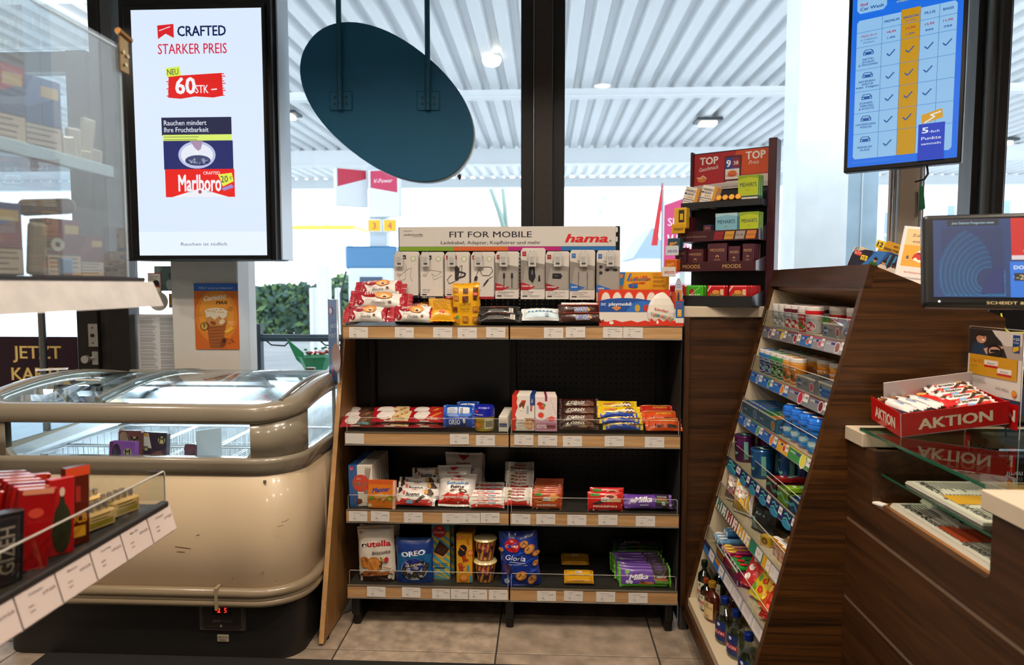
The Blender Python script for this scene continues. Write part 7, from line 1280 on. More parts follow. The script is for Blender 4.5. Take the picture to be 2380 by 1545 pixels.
# ---- things on top of the tower
def ztop(x): return 1.470-.404*(x-.905)
o = onY(2120, 640, 2.02); k = Bd(); wS, hS = .098, .165
k.rbox(-wS/2-.004, wS/2+.004, -.002, .002, 0, hS+.004, M('#d8dce2', .12, coat=.5), .001); k.rbox(-wS/2-.004, wS/2+.004, -.002, .05, -.004, 0, M('#d8dce2', .12, coat=.5), .001)
c = Cv(k, wS, hS, Tr(0, -.002, .001), eps=.0005); c.rect(0, 0, 1, 1, '#e2d9d2'); c.rect(.06, .3, .94, .97, '#e8c08a'); c.rect(.06, .3, .94, .68, '#dfa02c'); c.poly([(.5, .97), (.94, .97), (.94, .3), (.62, .3)], '#e2a844'); c.text('Zufrieden', .5, .86, .05, '#4a4048', w=.56, bold=.01); c.text('mit uns?', .5, .75, .05, '#4a4048', w=.48, bold=.01); c.ell(.52, .49, .14, .11, '#f0ead8'); c.poly([(.32, .46), (.36, .52), (.44, .56), (.58, .56), (.68, .52), (.72, .46), (.7, .43), (.34, .43)], '#c2281c'); c.poly([(.4, .52), (.45, .555), (.58, .555), (.62, .52)], '#8a2018'); c.ell(.41, .43, .05, m='#f0ead8'); c.ell(.64, .43, .05, m='#f0ead8'); c.rect(.78, .44, .88, .64, '#eec88a'); c.line([(.12, .41), (.9, .41)], .008, '#f0dcb0'); c.ell(.86, .46, .03, .03, '#2a4a6a'); c.ell(.2, .46, .03, .03, '#2a4a6a'); c.text('Ihre Meinung ist uns wichtig!', .52, .2, .03, '#c2405a', w=.66); c.text('Geben Sie jetzt Ihren Besuch', .5, .1, .03, '#4a4a58', w=.66)
xs = 1.06; fin(k, 'tabletop_sign', None, (xs, 2.02, ztop(xs)+.012), (rad(-12), rad(8), rad(-30)), 'clear stand with an orange and white customer survey card on the tower top', 'sign')
xs = .995; r = emp('card_box', 'open trading card display box with footballers on the tower top', 'box', (xs, 2.13, ztop(xs)+.02), (0, rad(20), rad(-32)))
k = Bd(); k.box(-.075, .075, 0, .1, 0, .003, pm('#1c1c24')); k.prism([(-.075, 0), (.075, 0), (.075, .07), (.02, .075), (-.075, .045)], 0, .002, pm('#2a4a8a')); c = Cv(k, .15, .075, Tr(0, -.0002, 0), eps=.0004)
c.poly([(0, 0), (.35, 0), (.35, .85), (.2, .8), (0, .55)], '#16182c'); c.poly([(.2, 0), (.5, 0), (.6, .95), (.42, .9)], '#2f6fb4'); c.poly([(.5, 0), (1, 0), (1, .9), (.66, .95)], '#241a2c'); [c.poly([(.62+i*.12, 0), (.67+i*.12, 0), (.7+i*.1, .9), (.66+i*.1, .9)], '#3a8ab4') for i in range(3)]
c.rect(.04, .5, .17, .68, '#c9301c'); c.rect(.18, .38, .3, .58, '#e0c02c'); c.text('12', .24, .48, .12, '#16182c', bold=.03); c.text('ATT', .1, .59, .1, '#f0e8e0')
for u, cl, sk in ((.45, '#1f5a2c', '#b8784a'), (.62, '#d8c8b8', '#c98a5c'), (.8, '#e0d0c0', '#5a3420')): c.ell(u, .22, .1, .24, cl); c.ell(u, .52, .035, .1, sk); c.ell(u, .58, .037, .06, '#1c1410')
c.rect(.56, .12, .68, .28, '#c9501c'); fin(k, 'front', r)
k = Bd(); k.prism([(-.01, 0), (.075, 0), (.075, .1), (.0, .105), (-.02, .08)], .05, .052, pm('#c9921c')); c = Cv(k, .085, .03, Tr(.032, .05, .072), eps=.0004); c.text('MIT DEINEM', .6, .7, .22, '#2a2010', w=.5, bold=.03); c.text('RISING STAR WERTEN', .5, .3, .24, '#2a2010', w=.85, bold=.03); fin(k, 'header', r)
k = Bd(); k.prism([(-.075, 0), (-.02, 0), (-.02, .06), (-.07, .066)], .07, .072, pm('#d8c8a8')); k.box(-.076, -.074, 0, .1, 0, .06, pm('#e8e2da')); k.box(.074, .076, 0, .1, 0, .075, pm('#e8e2da')); fin(k, 'carton_sides', r, kind='stuff')
k = Bd(); k.box(-.003, .0, 0, .02, 0, .02, pm('#e0c02c')); c = Cv(k, .024, .024, Tr(-.012, 0, .075), eps=.0004); c.rect(0, 0, 1, 1, '#e0c02c'); c.text('12', .5, .5, .6, '#16182c', bold=.05); fin(k, 'number_tag', r)
xs = 1.165; k = Bd(); k.rbox(-.03, .03, -.002, .002, 0, .13, M('#d8cfa0', .4), .001); c = Cv(k, .06, .13, Tr(0, -.002, 0), eps=.0005); c.rect(0, 0, 1, 1, '#d9d8a8'); c.text('P', .5, .75, .2, '#c88a8a', bold=.04); c.text('GE', .5, .5, .12, '#c88a8a', w=.5, bold=.03); c.ell(.4, .2, .4, .15, '#d8a8a0'); fin(k, 'tabletop_sign', None, (xs, 2.06, ztop(xs)+.03), (rad(-6), rad(10), rad(-30)), 'pale yellow card half hidden behind the survey sign', 'sign')
k = Bd(); k.lathe([(.02, 0), (.022, .004), (.022, .04), (.021, .042)], glass('cup', '#e8f0ee', 1.5, extra=.1), 18); k.cyl((0, 0, .003), (0, 0, .02), .018, '#1c3a5a', 14); k.cyl((0, 0, .02), (0, 0, .03), .018, '#8a8a3a', 14); xs = 1.15; fin(k, 'small_glass', None, (xs, 2.01, ztop(xs)+.012), (0, rad(22), 0), 'small clear glass of things beside the survey sign', 'glass')
# ---- cigarillo rack
TH = rad(-32); RKo = Vector((.935, 2.85, 1.333)); RM = Tr(*RKo) @ RZ(TH)
def RP(x, y, z): return RM @ Vector((x, y, z-1.333))
RK = emp('cigarillo_rack', 'dark red and black counter rack of cigarillo packs with a red header', 'display rack', RKo, (0, 0, TH))
bord = M('#3d0f18', .4, noise=.05, bs=20); rblack = M('#101114', .5); W0 = -.345
zz = lambda z: z-1.333
k = Bd(); k.rbox(-.016, .016, -.06, .01, 0, zz(2.0), bord, .002); fin(k, 'side_panel', RK)
k = Bd(); k.rbox(W0-.006, W0+.006, -.02, .01, zz(1.6), zz(1.985), bord, .002); fin(k, 'side_panel', RK)
k = Bd(); k.box(W0, 0, .0, .01, 0, zz(1.98), rblack); fin(k, 'back_panel', RK)
k = Bd(); k.box(W0+.006, -.016, -.004, 0, zz(1.842), zz(1.975), pm('#b01820')); c = Cv(k, -W0-.022, .133, Tr((W0-.01)/2, -.004, zz(1.842)), eps=.0005)
c.rect(0, 0, 1, 1, '#a81420'); c.poly([(.56, 1), (.5, .62), (.62, .25), (1, .25), (1, 1)], '#cc4a14'); c.poly([(0, .0), (.42, .05), (.56, .3), (.6, 0)], '#c9bfb6'); c.rect(.56, 0, 1, .22, '#cfc6bc'); c.text('TOP', .2, .78, .24, '#e6e0da', w=.24, bold=.05, rot=.0); c.text('Geschmack', .2, .54, .13, '#e6e0da', w=.26, shear=.3, rot=.1, bold=0); c.text('TOP', .8, .82, .24, '#e6e0da', w=.24, bold=.05); c.text('Preis', .78, .6, .13, '#e6e0da', w=.13, shear=.3, bold=0)
c.ell(.11, .2, .06, .1, '#cf7a2c'); c.line([(.04, .26), (.1, .22), (.12, .32), (.17, .22)], .012, '#e0c8b0'); c.poly([(.4, .08), (.62, .08), (.63, .86), (.41, .86)], '#5a0c18'); c.poly([(.42, .45), (.6, .45), (.6, .8), (.42, .8)], '#1f3f94'); c.rect(.51, .48, .6, .78, '#8c1424'); c.text('9', .46, .63, .22, '#f0f0f4', bold=.04); c.text('38', .555, .63, .12, '#f0f0f4', bold=.02); c.rect(.42, .13, .6, .45, '#e0d8d0'); c.ell(.51, .3, .06, .1, '#cf6a2c'); c.text('PARAMOUNT', .51, .24, .08, '#a81420', w=.16)
c.rect(0, -.16, 1, 0, '#b9b0a8'); c.text('Rauchen ist tödlich', .48, -.09, .05, '#2a2624', w=.2); fin(k, 'header_sign', RK)
SH = [(1.757, .135, .026, rblack), (1.636, .165, .042, bord), (1.511, .195, .038, bord), (1.374, .235, .041, rblack)]
for i, (z, d, h_, m_) in enumerate(SH):
    xl = W0-.0+.0; k = Bd(); k.box(xl, -.016, -d, 0, zz(z-h_), zz(z-h_)+.004, m_); k.box(xl, -.018, -d-.003, -d, zz(z-h_), zz(z), m_); k.prism([(-d-.003, zz(z-h_)), (0, zz(z-h_)), (0, zz(z)+.03 if i else zz(z)-.004), (-d-.003, zz(z))], -.02, -.0165, M('#4a3a48', .3) if i in (1, 2) else M('#26303a', .3), ax='x')
    c = Cv(k, -xl-.018, h_, Tr((xl-.018)/2, -d-.003, zz(z-h_)), eps=.0005)
    if i == 2:
        for u in (.22, .72): c.text('MOODS', u, .5, .42, '#c9a05a', w=.22, bold=.01)
    if i == 1:
        c.text('Wähle deinen Genussmoment', .2, .5, .24, '#9a7a6a', w=.34, shear=.3, bold=0)
        for j, (cl, t_) in enumerate((('#8c1420', 'VANILLE'), ('#c9922c', 'GOLDEN'), ('#9a928c', 'PUR'), ('#c9782c', 'EINE NOTE'))): u = .46+j*.13; c.poly([(u, .12), (u+.11, .12), (u+.13, .88), (u+.02, .88)], cl); c.text(t_, u+.065, .5, .14, '#3a2414', w=.08)
    fin(k, 'shelf_tray', RK)
def rkitem(b_, name, x, y, z, lab, cat, group, rz=0, rx=0, ry=0): p = RP(x, y, z); return fin(b_, name, None, p, (rad(rx), rad(ry), TH+rad(rz)), lab, cat, group)
def cig(w, h, d, base, fn): k = Bd(); k.rbox(-w/2, w/2, 0, d, 0, h, fm(base), .0015); fn(Cv(k, w, h, eps=.0004)); return k
warn = lambda c, v=.28, t='Rauchen ist': (c.rect(0, 0, 1, v, '#14110f'), c.rect(.03, .02, .97, v-.03, '#e0d8d0'), c.text(t, .5, v*.62, v*.3, '#2a2624', w=.8, bold=.01), c.text('tödlich', .5, v*.22, v*.25, '#2a2624', w=.5, bold=.01))
def meh(cl, c2): return lambda c: (c.rect(.01, .3, .99, .99, cl), c.poly([(.0, .85), (.3, .9), (.5, .93), (.75, .9), (1, .86), (1, 1), (0, 1)], c2), c.text("MEHARI'S", .5, .68, .15, '#1c2c4a', w=.8, bold=.02), c.text('Brasil', .5, .5, .06, '#a88a2c', w=.2, shear=.3), warn(c))
def moo(band): return lambda c: (c.text('MOODS', .5, .75, .11, '#c9a26a', w=.72, bold=0), c.ell(.5, .5, .09, .05, '#c9a26a'), c.ell(.5, .48, .06, .03, '#3d0f1c'), c.text('FILTER', .5, .38, .05, '#c9a26a', w=.3), c.rect(0, .27, 1, .33, band), warn(c, .26))
def rrow(b_, name, x, d, z, n, st, lab, cat, grp, **kw):
    o = rkitem(b_, name, x, -d, z, lab, cat, grp, **kw)
    for i in range(1, n): p = RP(x+.003*i, -d+st*i, z); dup(o, p, None, lab.split(',')[0]+', %s in its row' % ORD[i])
z0r, z1r, z2r, z3r = [s[0]-s[2]+.005 for s in SH]
def hg(c): c.rect(.8, 0, 1, 1, '#d9901c'); c.text('HANDELS', .42, .82, .1, '#26221c', w=.66, bold=.03); c.text('GOLD', .46, .67, .1, '#26221c', w=.44, bold=.03); c.rect(.02, .64, .2, .7, '#26221c'); c.text('BLOND', .48, .52, .07, '#d9a02c', w=.4, bold=.03); c.rect(.02, .02, .76, .42, '#26221c'); c.rect(.05, .05, .73, .39, '#e0d8d0'); c.text('Rauchen', .39, .31, .07, '#2a2624', w=.5); c.text('ist', .39, .2, .06, '#2a2624'); c.text('tödlich', .39, .1, .06, '#2a2624', w=.4)
for i, x in enumerate((-.318, -.245)): rrow(cig(.062, .088, .012, '#e6dfd2', hg), 'cigarillo_pack', x, .132, z0r, 3, .014, ['white and gold cigarillo pack, leftmost on the top rack tray', 'white and gold cigarillo pack beside it, second from left'][i], 'cigarillo pack', 'white and gold cigarillo packs', ry=14, rx=-4)
for i in range(4):
    k = Bd(); k.cyl((0, 0, 0), (0, 0, .045), .0095, M('#2c1a12', .4), 14); k.cyl((0, 0, .043), (0, 0, .055), .0115, M('#d98f1c', .3, coat=.4), 16); k.cyl((0, 0, .055), (0, 0, .0555), .009, M('#eeb02c', .3), 14); rkitem(k, 'cigar_tube', -.185+i*.026, -.09, z0r+.016, 'small cigar tube with an amber cap, %s of four from left' % ['first', 'second', 'third', 'fourth'][i], 'cigar tube', 'amber-capped cigar tubes', rx=72)
rrow(cig(.08, .115, .014, '#3a8a7a', meh('#b4c41c', '#8aa81c')), 'cigarillo_pack', -.072, .13, z0r, 3, .016, 'large lime green cigarillo pack on the top rack tray', 'cigarillo pack', 'lime green cigarillo packs')
rrow(cig(.04, .098, .016, '#4a1420', moo('#b8924a')), 'cigarillo_pack', -.318, .155, z1r, 3, .02, 'slim dark red cigarillo pack, leftmost on the second rack tray', 'cigarillo pack', 'dark red cigarillo packs')
rrow(cig(.034, .062, .016, '#1f3a5c', lambda c: (c.rect(.12, .45, .95, .95, '#5a1a2c'), c.text('MOODS', .52, .8, .1, '#c9a26a', w=.5), c.rect(.12, .05, .95, .4, '#d8d0c8'))), 'cigarillo_pack', -.225, .155, z1r, 2, .02, 'tiny blue and red cigarillo pack on the second rack tray', 'cigarillo pack', 'tiny blue packs')
rrow(cig(.088, .105, .014, '#6ab0a0', meh('#7ab4c8', '#a8ccd4')), 'cigarillo_pack', -.148, .155, z1r, 2, .018, 'light blue cigarillo pack on the second rack tray', 'cigarillo pack', 'light blue cigarillo packs')
rrow(cig(.074, .105, .014, '#3a8a7a', meh('#b4c41c', '#8aa81c')), 'cigarillo_pack', -.058, .155, z1r, 3, .016, 'lime green cigarillo pack on the second rack tray', 'cigarillo pack', 'lime green cigarillo packs below')
for x, w_, h_, bd, lb, n in ((-.325, .046, .092, '#c9601c', 'dark red pack with an orange band, leftmost on the third tray', 2), (-.262, .068, .085, '#a8823a', 'wide dark red pack with a gold band, second on the third tray', 2), (-.172, .078, .105, '#4a1420', 'largest dark red pack, centre of the third tray', 1), (-.105, .046, .092, '#9a928c', 'dark red pack with a silver band on the third tray', 1), (-.052, .042, .1, '#4a1420', 'dark red pack with a paper seal, rightmost on the third tray', 4)): rrow(cig(w_, h_, .014, '#4a101e', moo(bd)), 'cigarillo_pack', x, .185, z2r, n, .018, lb, 'cigarillo pack', 'dark red cigarillo packs on the third tray')
def tin(cl, nm, dec):
    k = Bd(); k.rbox(-.037, .037, 0, .018, 0, .078, fm(cl), .006, 2); c = Cv(k, .074, .078, eps=.0006); dec(c); c.text(nm, .5, .5, .13, '#3a2a10' if nm == 'PANTER' else '#f0ece4', w=.62, bold=.02); c.rect(.1, .16, .92, .32, '#14110f'); c.rect(.12, .17, .9, .31, '#e0d8d0'); c.text('Rauchen ist', .5, .24, .08, '#2a2624', w=.6); return k
pant = lambda c: (c.ell(.5, .66, .2, .1, '#d9903a'), c.rect(.18, .42, .8, .58, '#b8923a'), c.rect(.74, .5, .92, .8, '#d8b88a'), c.poly([(.05, .75), (.2, .97), (.28, .97), (.05, .66)], '#e8d8c8'))
wtf = lambda c: (c.ell(.35, .62, .15, .2, '#a8181c'), c.line([(.05, .35), (.8, .9)], .02, '#e8f0d8'), c.text('CLUB', .62, .38, .07, '#c8281c', w=.25))
rrow(tin('#b8141c', 'WTF!', wtf), 'cigarillo_tin', -.322, .215, z3r, 1, .02, 'red square tin mostly hidden by the egg display, lowest tray', 'cigarillo tin', 'red tins')
rrow(tin('#3fae1c', 'WTF!', wtf), 'cigarillo_tin', -.252, .215, z3r, 2, .022, 'bright green square tin in the lowest tray', 'cigarillo tin', 'green tins')
rrow(tin('#c0141c', 'PANTER', pant), 'cigarillo_tin', -.165, .215, z3r, 2, .022, 'red square tin in the middle of the lowest tray', 'cigarillo tin', 'red tins')
rrow(tin('#c0141c', 'PANTER', pant), 'cigarillo_tin', -.078, .215, z3r, 6, .024, 'red square tin at the right of the lowest tray', 'cigarillo tin', 'red tins')
# yellow clip dispenser at the rack's left
for i, (px, py, t1, cl, c2, nm) in enumerate(((1578, 525, 'STRAIGHT', '#d9a01c', '#e0b02c', 'yellow open box of slim packs with a label'), (1560, 577, 'DIPPED FILTER', '#c9d4dc', '#2a4a5c', 'blue cigarillo packet in a clear holder'), (1550, 626, 'DIPPED FILTER', '#d8d4d0', '#c9601c', 'orange cigarillo packet in a clear holder'))):
    p = onY(px, py, 2.83); W_ = .052
    k = Bd(); k.rbox(-W_/2, W_/2, .01, .05, 0, .05 if i else .085, fm(c2), .004, 2); c = Cv(k, W_, .05, Tr(0, .01, 0), eps=.0006)
    if i: c.text('Blue' if i == 1 else 'Flame', .45, .6, .25, '#e0a84a', w=.6, shear=.3, rot=.3, bold=.03); c.rect(0, .35, .8, .42, '#e0a84a'); c.ell(.5, .3, .4, .1, '#c98a3a')
    else: c.rect(.4, .5, .85, 1.5, '#2a2414'); c.rect(.5, .7, .75, 1.2, '#d9b01c')
    k.rbox(-W_/2-.004, W_/2, -.002, .0, -.02, .018, M(cl, .3), .001); c = Cv(k, W_, .03, Tr(0, -.002, -.018), eps=.0005); c.text(t1, .5, .5, .35, '#1c1c1c' if not i else '#7a6ab0' if i == 1 else '#c8502c', w=.8, bold=.03); k.box(-.003, .003, .05, .06, -.3+.0 if 0 else -.02, .05, acry)
    fin(k, 'cigarillo_box', None, (p.x, 2.83-.03*i, p.z-.01), (0, 0, TH), nm+', %s at the rack side' % ['highest', 'middle', 'lowest'][i], 'cigarillo box', None)
k = Bd(); k.prism([(.0, 0), (.06, 0), (.06, .36), (.02, .36)], .0, .004, acry, ax='x'); k.box(-.03, .035, .03, .06, 0, .01, acry); p = onY(1575, 640, 2.86); fin(k, 'clear_holder', None, (p.x, 2.84, 1.333), (0, 0, TH), 'clear plastic holder at the left side of the cigarillo rack', 'holder')
# ================================================================ sales counter at the right
CX = .862; CW = M('#c4b49c', .4, noise=.04, bs=12)
SC = emp('sales_counter', 'dark wood sales counter with pale worktop ends and an open newspaper bay', 'counter', (CX, 0, 0)); yE = 1.948
front = [(.10, .526), (.537, .755), (.766, .847)]
for z0_, z1_ in front: k = Bd(); k.box(0, .02, -.4, yE, z0_, z1_, walnuty); fin(k, 'front_panel', SC)
k = Bd(); k.box(.002, .018, -.4, yE, .524, .768, M('#7a6450', .5)); fin(k, 'groove_strip', SC)
yb0, yb1 = 1.326, 1.80
def arcq(cy, cz, r, a0, a1, n=5): return [(cy+r*math.cos(rad(a0+(a1-a0)*i/n)), cz+r*math.sin(rad(a0+(a1-a0)*i/n))) for i in range(n+1)]
k = Bd(); k.prism([(yb1, .985), (yb1, .867)]+arcq(yb1-.02, .867, .02, 0, -90)[1:]+[(yb1-.02, .847), (yE, .847), (yE, .985)], 0, .02, walnuty, ax='x'); fin(k, 'front_panel', SC)
k = Bd(); k.prism([(yb0, .985), (-.4, .985), (-.4, .847), (yb0+.02, .847)]+arcq(yb0+.02, .867, .02, 270, 180)[1:], 0, .02, walnuty, ax='x'); fin(k, 'front_panel', SC)
k = Bd(); k.box(.02, .5, yb1, yb1+.02, .83, .985, walnuty); k.box(.02, .5, yb0-.02, yb0, .83, .985, walnuty) if 0 else None; fin(k, 'bay_side', SC)
k = Bd(); k.box(.02, .5, yb0-.02, yb0, .83, .985, walnuty); fin(k, 'bay_side', SC)
k = Bd(); k.box(.0201, .5, yb0, yb1, .829, .8472, wood('bay', '#6b4218', '#9a6428', 'Y', 60, .4)); fin(k, 'bay_floor', SC)
k = Bd(); k.box(.5, .52, -.4, yE, .1, .985, walnuty); fin(k, 'bay_back', SC)
k = Bd(); k.box(.05, .07, -.4, yE, 0, .1, M('#151414', .6)); fin(k, 'plinth', SC)
k = Bd(); k.rbox(-.012, .6, 1.84, yE, .985, 1.023, CW, .002); fin(k, 'worktop', SC)
k = Bd(); k.rbox(-.012, .9, -.4, 1.345, .985, 1.023, CW, .002); fin(k, 'worktop', SC)
k = Bd(); k.box(.6, 1.4, -.4, 2.6, .95, 1.015, walnuty) if 0 else k.box(.52, 1.3, -.4, yE, .985, 1.015, walnuty); fin(k, 'inner_worktop', SC)
gg = glass('counter', '#edf5f0', 1.52, extra=.09); ge = M('#1f5a44', .15, coat=.5)
k = Bd(); k.box(-.004, .56, 1.346, 1.875, 1.0235, 1.0315, gg); fin(k, 'glass_top', SC)
k = Bd(); k.box(-.0045, -.0035, 1.346, 1.875, 1.0236, 1.0314, ge); k.box(-.004, .56, 1.875, 1.876, 1.0236, 1.0314, ge); fin(k, 'glass_edge', SC)
k = Bd(); k.box(.022, .5, yb0+.0, yb1-.0, .921, .926, gg); k.box(.021, .022, yb0, yb1, .921, .926, ge); fin(k, 'glass_shelf', SC)
k = Bd(); k.rbox(-.0, .02, 0, .03, 0, .006, '#e0dcd4', .001); fin(k, 'paper_scrap', SC, (.01, 1.765, .8475), (0, 0, .5))
def paper(W_, H_, nm, fn, loc, rz, lab, cat='newspaper', n=3):
    k = Bd()
    for i in range(n): k.box(-W_/2+.001*i, W_/2-.001*(i % 2), -.0+.001*i, H_-.001*i, i*.0022, i*.0022+.002, M('#d8d2c2', .7))
    zt_ = n*.0022; fn(Cv(k, W_, H_, Tr(0, 0, zt_) @ RX(rad(-90)), eps=.0004)); return fin(k, nm, None, loc, (0, 0, rad(rz)), lab, cat, 'newspapers in the counter bay')
def f_np(head, ac_, rot=0): 
    def f(c):
        c.rect(.01, .01, .99, .99, '#d6d0c0'); c.text(head, .5, .91, .05, '#1c1a18', w=.9, bold=.02); c.rect(.04, .855, .96, .86, '#3a3834'); c.rect(.02, .02, .98, .13, '#d6d0c0'); c.text(head, .5, .075, .055, '#1c1a18', w=.92, bold=.03)
        c.rect(.04, .5, .6, .84, ac_[0]); c.ell(.3, .64, .2, .1, ac_[1]); c.rect(.64, .72, .96, .84, ac_[2]); c.text('BAYERN', .8, .78, .035, '#e8e0d0', w=.28)
        for col_ in (.17, .5, .83):
            for i in range(20): c.rect(col_-.13, .46-i*.021, col_-.13+RN.uniform(.18, .27), .465-i*.021+.004, '#5a5850'); c.n -= 1
        c.n += 1; c.lines(.8, .68, .3, 8, .022, '#5a5850'); c.rect(.4, .05, .62, .26, ac_[1])
    return f
paper(.3, .4, 'newspaper', f_np('Märkische Allgemeine Kurier', ('#b98a4a', '#d9a02c', '#7a9ac0')), (CX+.27, yb0+.03, .9262), -90, 'folded newspaper on the glass shelf under the counter top') .location = (CX+.035, 1.56, .927)
paper(.44, .4, 'newspaper', f_np('Bayern-Bosse bauen eigenes Team', ('#1f4a8a', '#c8502c', '#b8242c')), (CX+.03, 1.55, .8475), -90, 'newspaper with a blue photo lying on the bay floor', n=5)
paper(.2, .3, 'newspaper', f_np('Sport', ('#8a2a3a', '#c89ab0', '#4a4a6a')), (CX+.1, 1.68, .8595), -96, 'smaller pink-edged newspaper at the far end of the bay floor')
# ---- red AKTION tray with chocolate bars
GZ = 1.0318; A0 = onZ(2096, 1016, GZ); A1 = onY(2346, 985, 1.765); A2 = onY(2012, 975, 1.9)
ux = A1-A0; Wt = ux.length; ux.normalize(); vy = A2-A0; vy = (vy-ux*vy.dot(ux)); Dt = vy.length; vy.normalize(); wz = ux.cross(vy)
AM = Matrix.Translation(A0) @ Matrix((ux, vy, wz)).transposed().to_4x4()
AT = emp('promotion_tray', 'red tray lettered AKTION full of chocolate bars on the glass counter', 'tray'); AT.matrix_world = AM; redm = M('#c00d10', .25, coat=.4)
def face(W_, H0, T, nm):
    k = Bd(); k.rbox(0, W_, 0, .002, 0, H0, redm, .0008, T=T); c = Cv(k, W_, H0, T @ Tr(W_/2, 0, 0), eps=.0005); c.text('AKTION', .5, .48, .46, '#e6dabf', w=.68, bold=.05); fin(k, nm, AT)
face(Wt, .062, Tr(0, 0, 0), 'front_panel')
face(Dt, .066, Tr(-.004, Dt, 0) @ RZ(rad(-90)), 'side_panel')
k = Bd(); k.box(0, Wt, 0, Dt, 0, .002, M('#b9b4b4', .3, coat=.4)); fin(k, 'tray_floor', AT)
k = Bd(); k.rbox(.03, Wt, Dt-.002, Dt, 0, .1, M('#b9aeae', .2, coat=.4), .001); fin(k, 'back_panel', AT)
k = Bd(); k.box(Wt-.002, Wt, 0, Dt, 0, .058, redm); fin(k, 'side_panel', AT)
for yy in (.004, Dt-.01): k = Bd(); k.cyl((Wt-.006, yy, 0), (Wt-.006, yy, -(A1.z-GZ)), .002, '#1a1a1a', 8); fin(k, 'leg', AT)
k = Bd(); k.box(-.003, -.001, -.001, .001, 0, .06, M('#c9c4c4', .15, coat=.4)); fin(k, 'corner_trim', AT)
def abar(x, y, z, rz, fn, base, lab, sd, L=.12, D=.036, rx=-80, tilt=0):
    k = Bd(); t = bag(k, L, D, .018, fm(base), .009, 'h', 12, .0012, sd); fn(Cv(k, L, D, None, t, .0006)); o = fin(k, 'promotion_bar', None, (0, 0, 0), (0, 0, 0), lab, 'chocolate bar', 'chocolate bars in the red tray'); o.matrix_world = AM @ Tr(x, y, z) @ RZ(rad(rz)) @ RY(rad(tilt)) @ RX(rad(rx))
def f_cb(c): c.poly([(0, 0), (.35, 0), (.3, .5), (0, .6)], '#5a2c1c'); c.text('kinder', .65, .6, .3, '#2f6fb0', w=.3, shear=.2); c.ell(.16, .3, .1, .25, '#8a5a34'); c.rect(.0, .9, 1, 1, '#e9e4e0')
def f_cc(c): c.poly([(0, 0), (1, 0), (1, .35), (.8, .5), (.6, .3), (.4, .5), (.2, .35), (0, .5)], '#c8201c'); c.text('country', .6, .7, .25, '#f0e8e0', w=.4); c.ell(.2, .55, .12, .3, '#d8a04a')
for i, x in enumerate((.012, .044, .076)):
    for z in (.03, .056): abar(x, .078, z, -84+i*3, f_cb, '#e2ddda', 'white and brown chocolate bar standing lengthwise, %s column, %s' % (['first', 'second', 'third'][i], 'top' if z > .04 else 'beneath'), 300+i, .13, .03, -78, -5)
abar(.108, .076, .055, -80, f_cc, '#c8201c', 'red chocolate bar lying lengthwise in the middle of the tray', 310, .125, .034, -78, -4)
for i in range(4): abar(.195, .008+.033*i, .05+.004*i, 6-2*i, f_bu, '#e6e0da', 'white and red bar lying across the tray, %s from the front' % ORD[i].replace('frontmost', 'first'), 320+i, .105, .036, -72)
# ---- acrylic promotional stand behind
p0 = onY(2254, 762, 1.94); p1b = onY(2254, 905, 1.94); r = emp('promotion_stand', 'clear upright stand with a yellow two-for-three-euro card above a red AKTION plate', 'sign', (p0.x+.005, 1.84, GZ), (0, 0, rad(-87.7)))
Wp, Hp = .2, p0.z-p1b.z; zb_ = p1b.z-GZ
k = Bd(); k.rbox(-Wp/2-.002, Wp/2+.002, -.002, .002, 0, zb_+Hp+.008, M('#cfd4d8', .1, coat=.5), .001) if 0 else k.box(-Wp/2-.002, Wp/2+.002, .0005, .0025, 0, zb_+Hp+.006, acry); k.tube([(-Wp/2-.002, .001, 0), (-Wp/2-.002, .001, zb_+Hp+.006), (Wp/2+.002, .001, zb_+Hp+.006), (Wp/2+.002, .001, 0)], .0012, acryedge, 6); fin(k, 'acrylic_plate', r)
k = Bd(); T = Tr(0, 0, zb_); k.box(-Wp/2, Wp/2, -.001, 0, 0, Hp, pm('#d8d0ca'), T); c = Cv(k, Wp, Hp, T @ Tr(0, -.001, 0), eps=.0005)
c.rect(0, .6, 1, 1, '#2a2422'); c.poly([(.12, 1), (.5, 1), (.62, .85), (.75, .6), (1, .6), (1, 1)], '#a89a92'); c.poly([(.45, 1), (1, 1), (1, .8), (.7, .78), (.52, .92)], '#cfc4bc'); c.poly([(.05, .6), (.1, .76), (.2, .82), (.34, .74), (.42, .6)], '#24364e'); c.poly([(.3, .7), (.55, .78), (.7, .76), (.56, .68), (.36, .62)], '#c99a84'); c.ell(.25, .86, .1, .08, '#c48a6c'); c.poly([(.14, .86), (.16, .95), (.26, .97), (.34, .93), (.32, .89), (.2, .9)], '#2a1a14'); c.ell(.29, .835, .03, .012, '#f0e4dc'); c.ell(.22, .875, .012, .006, '#2a1a14'); c.ell(.3, .875, .012, .006, '#2a1a14')
c.line([(.52+.13*math.cos(t), .68+.09*math.sin(t)) for t in [rad(q_*24) for q_ in range(16)]], .03, '#1c1210'); c.line([(.44, .68), (.6, .7)], .03, '#1c1210'); c.rect(.84, .7, .96, .96, '#1c3f7a'); c.text('+25', .9, .9, .04, '#f0ece4', w=.1); c.text('Punkte', .9, .85, .02, '#f0ece4', w=.09); c.poly([(.85, .7), (.95, .74), (.95, .8), (.85, .78)], '#d9a81c')
c.rect(.04, .28, .94, .6, '#c9921c'); c.text('2 für €3,-', .2, .5, .055, '#a8242c', w=.28); c.text('statt 3,60', .13, .42, .025, '#6a7a2c', w=.14); 
for u, v in ((.47, .48), (.72, .38)): c.rect(u-.13, v-.055, u+.13, v+.055, '#e6ddd2'); c.rect(u-.13, v-.055, u+.13, v-.02, '#b8201c'); c.text('bueno', u, v+.012, .03, '#2a1814', w=.14, shear=.2); c.n -= 3
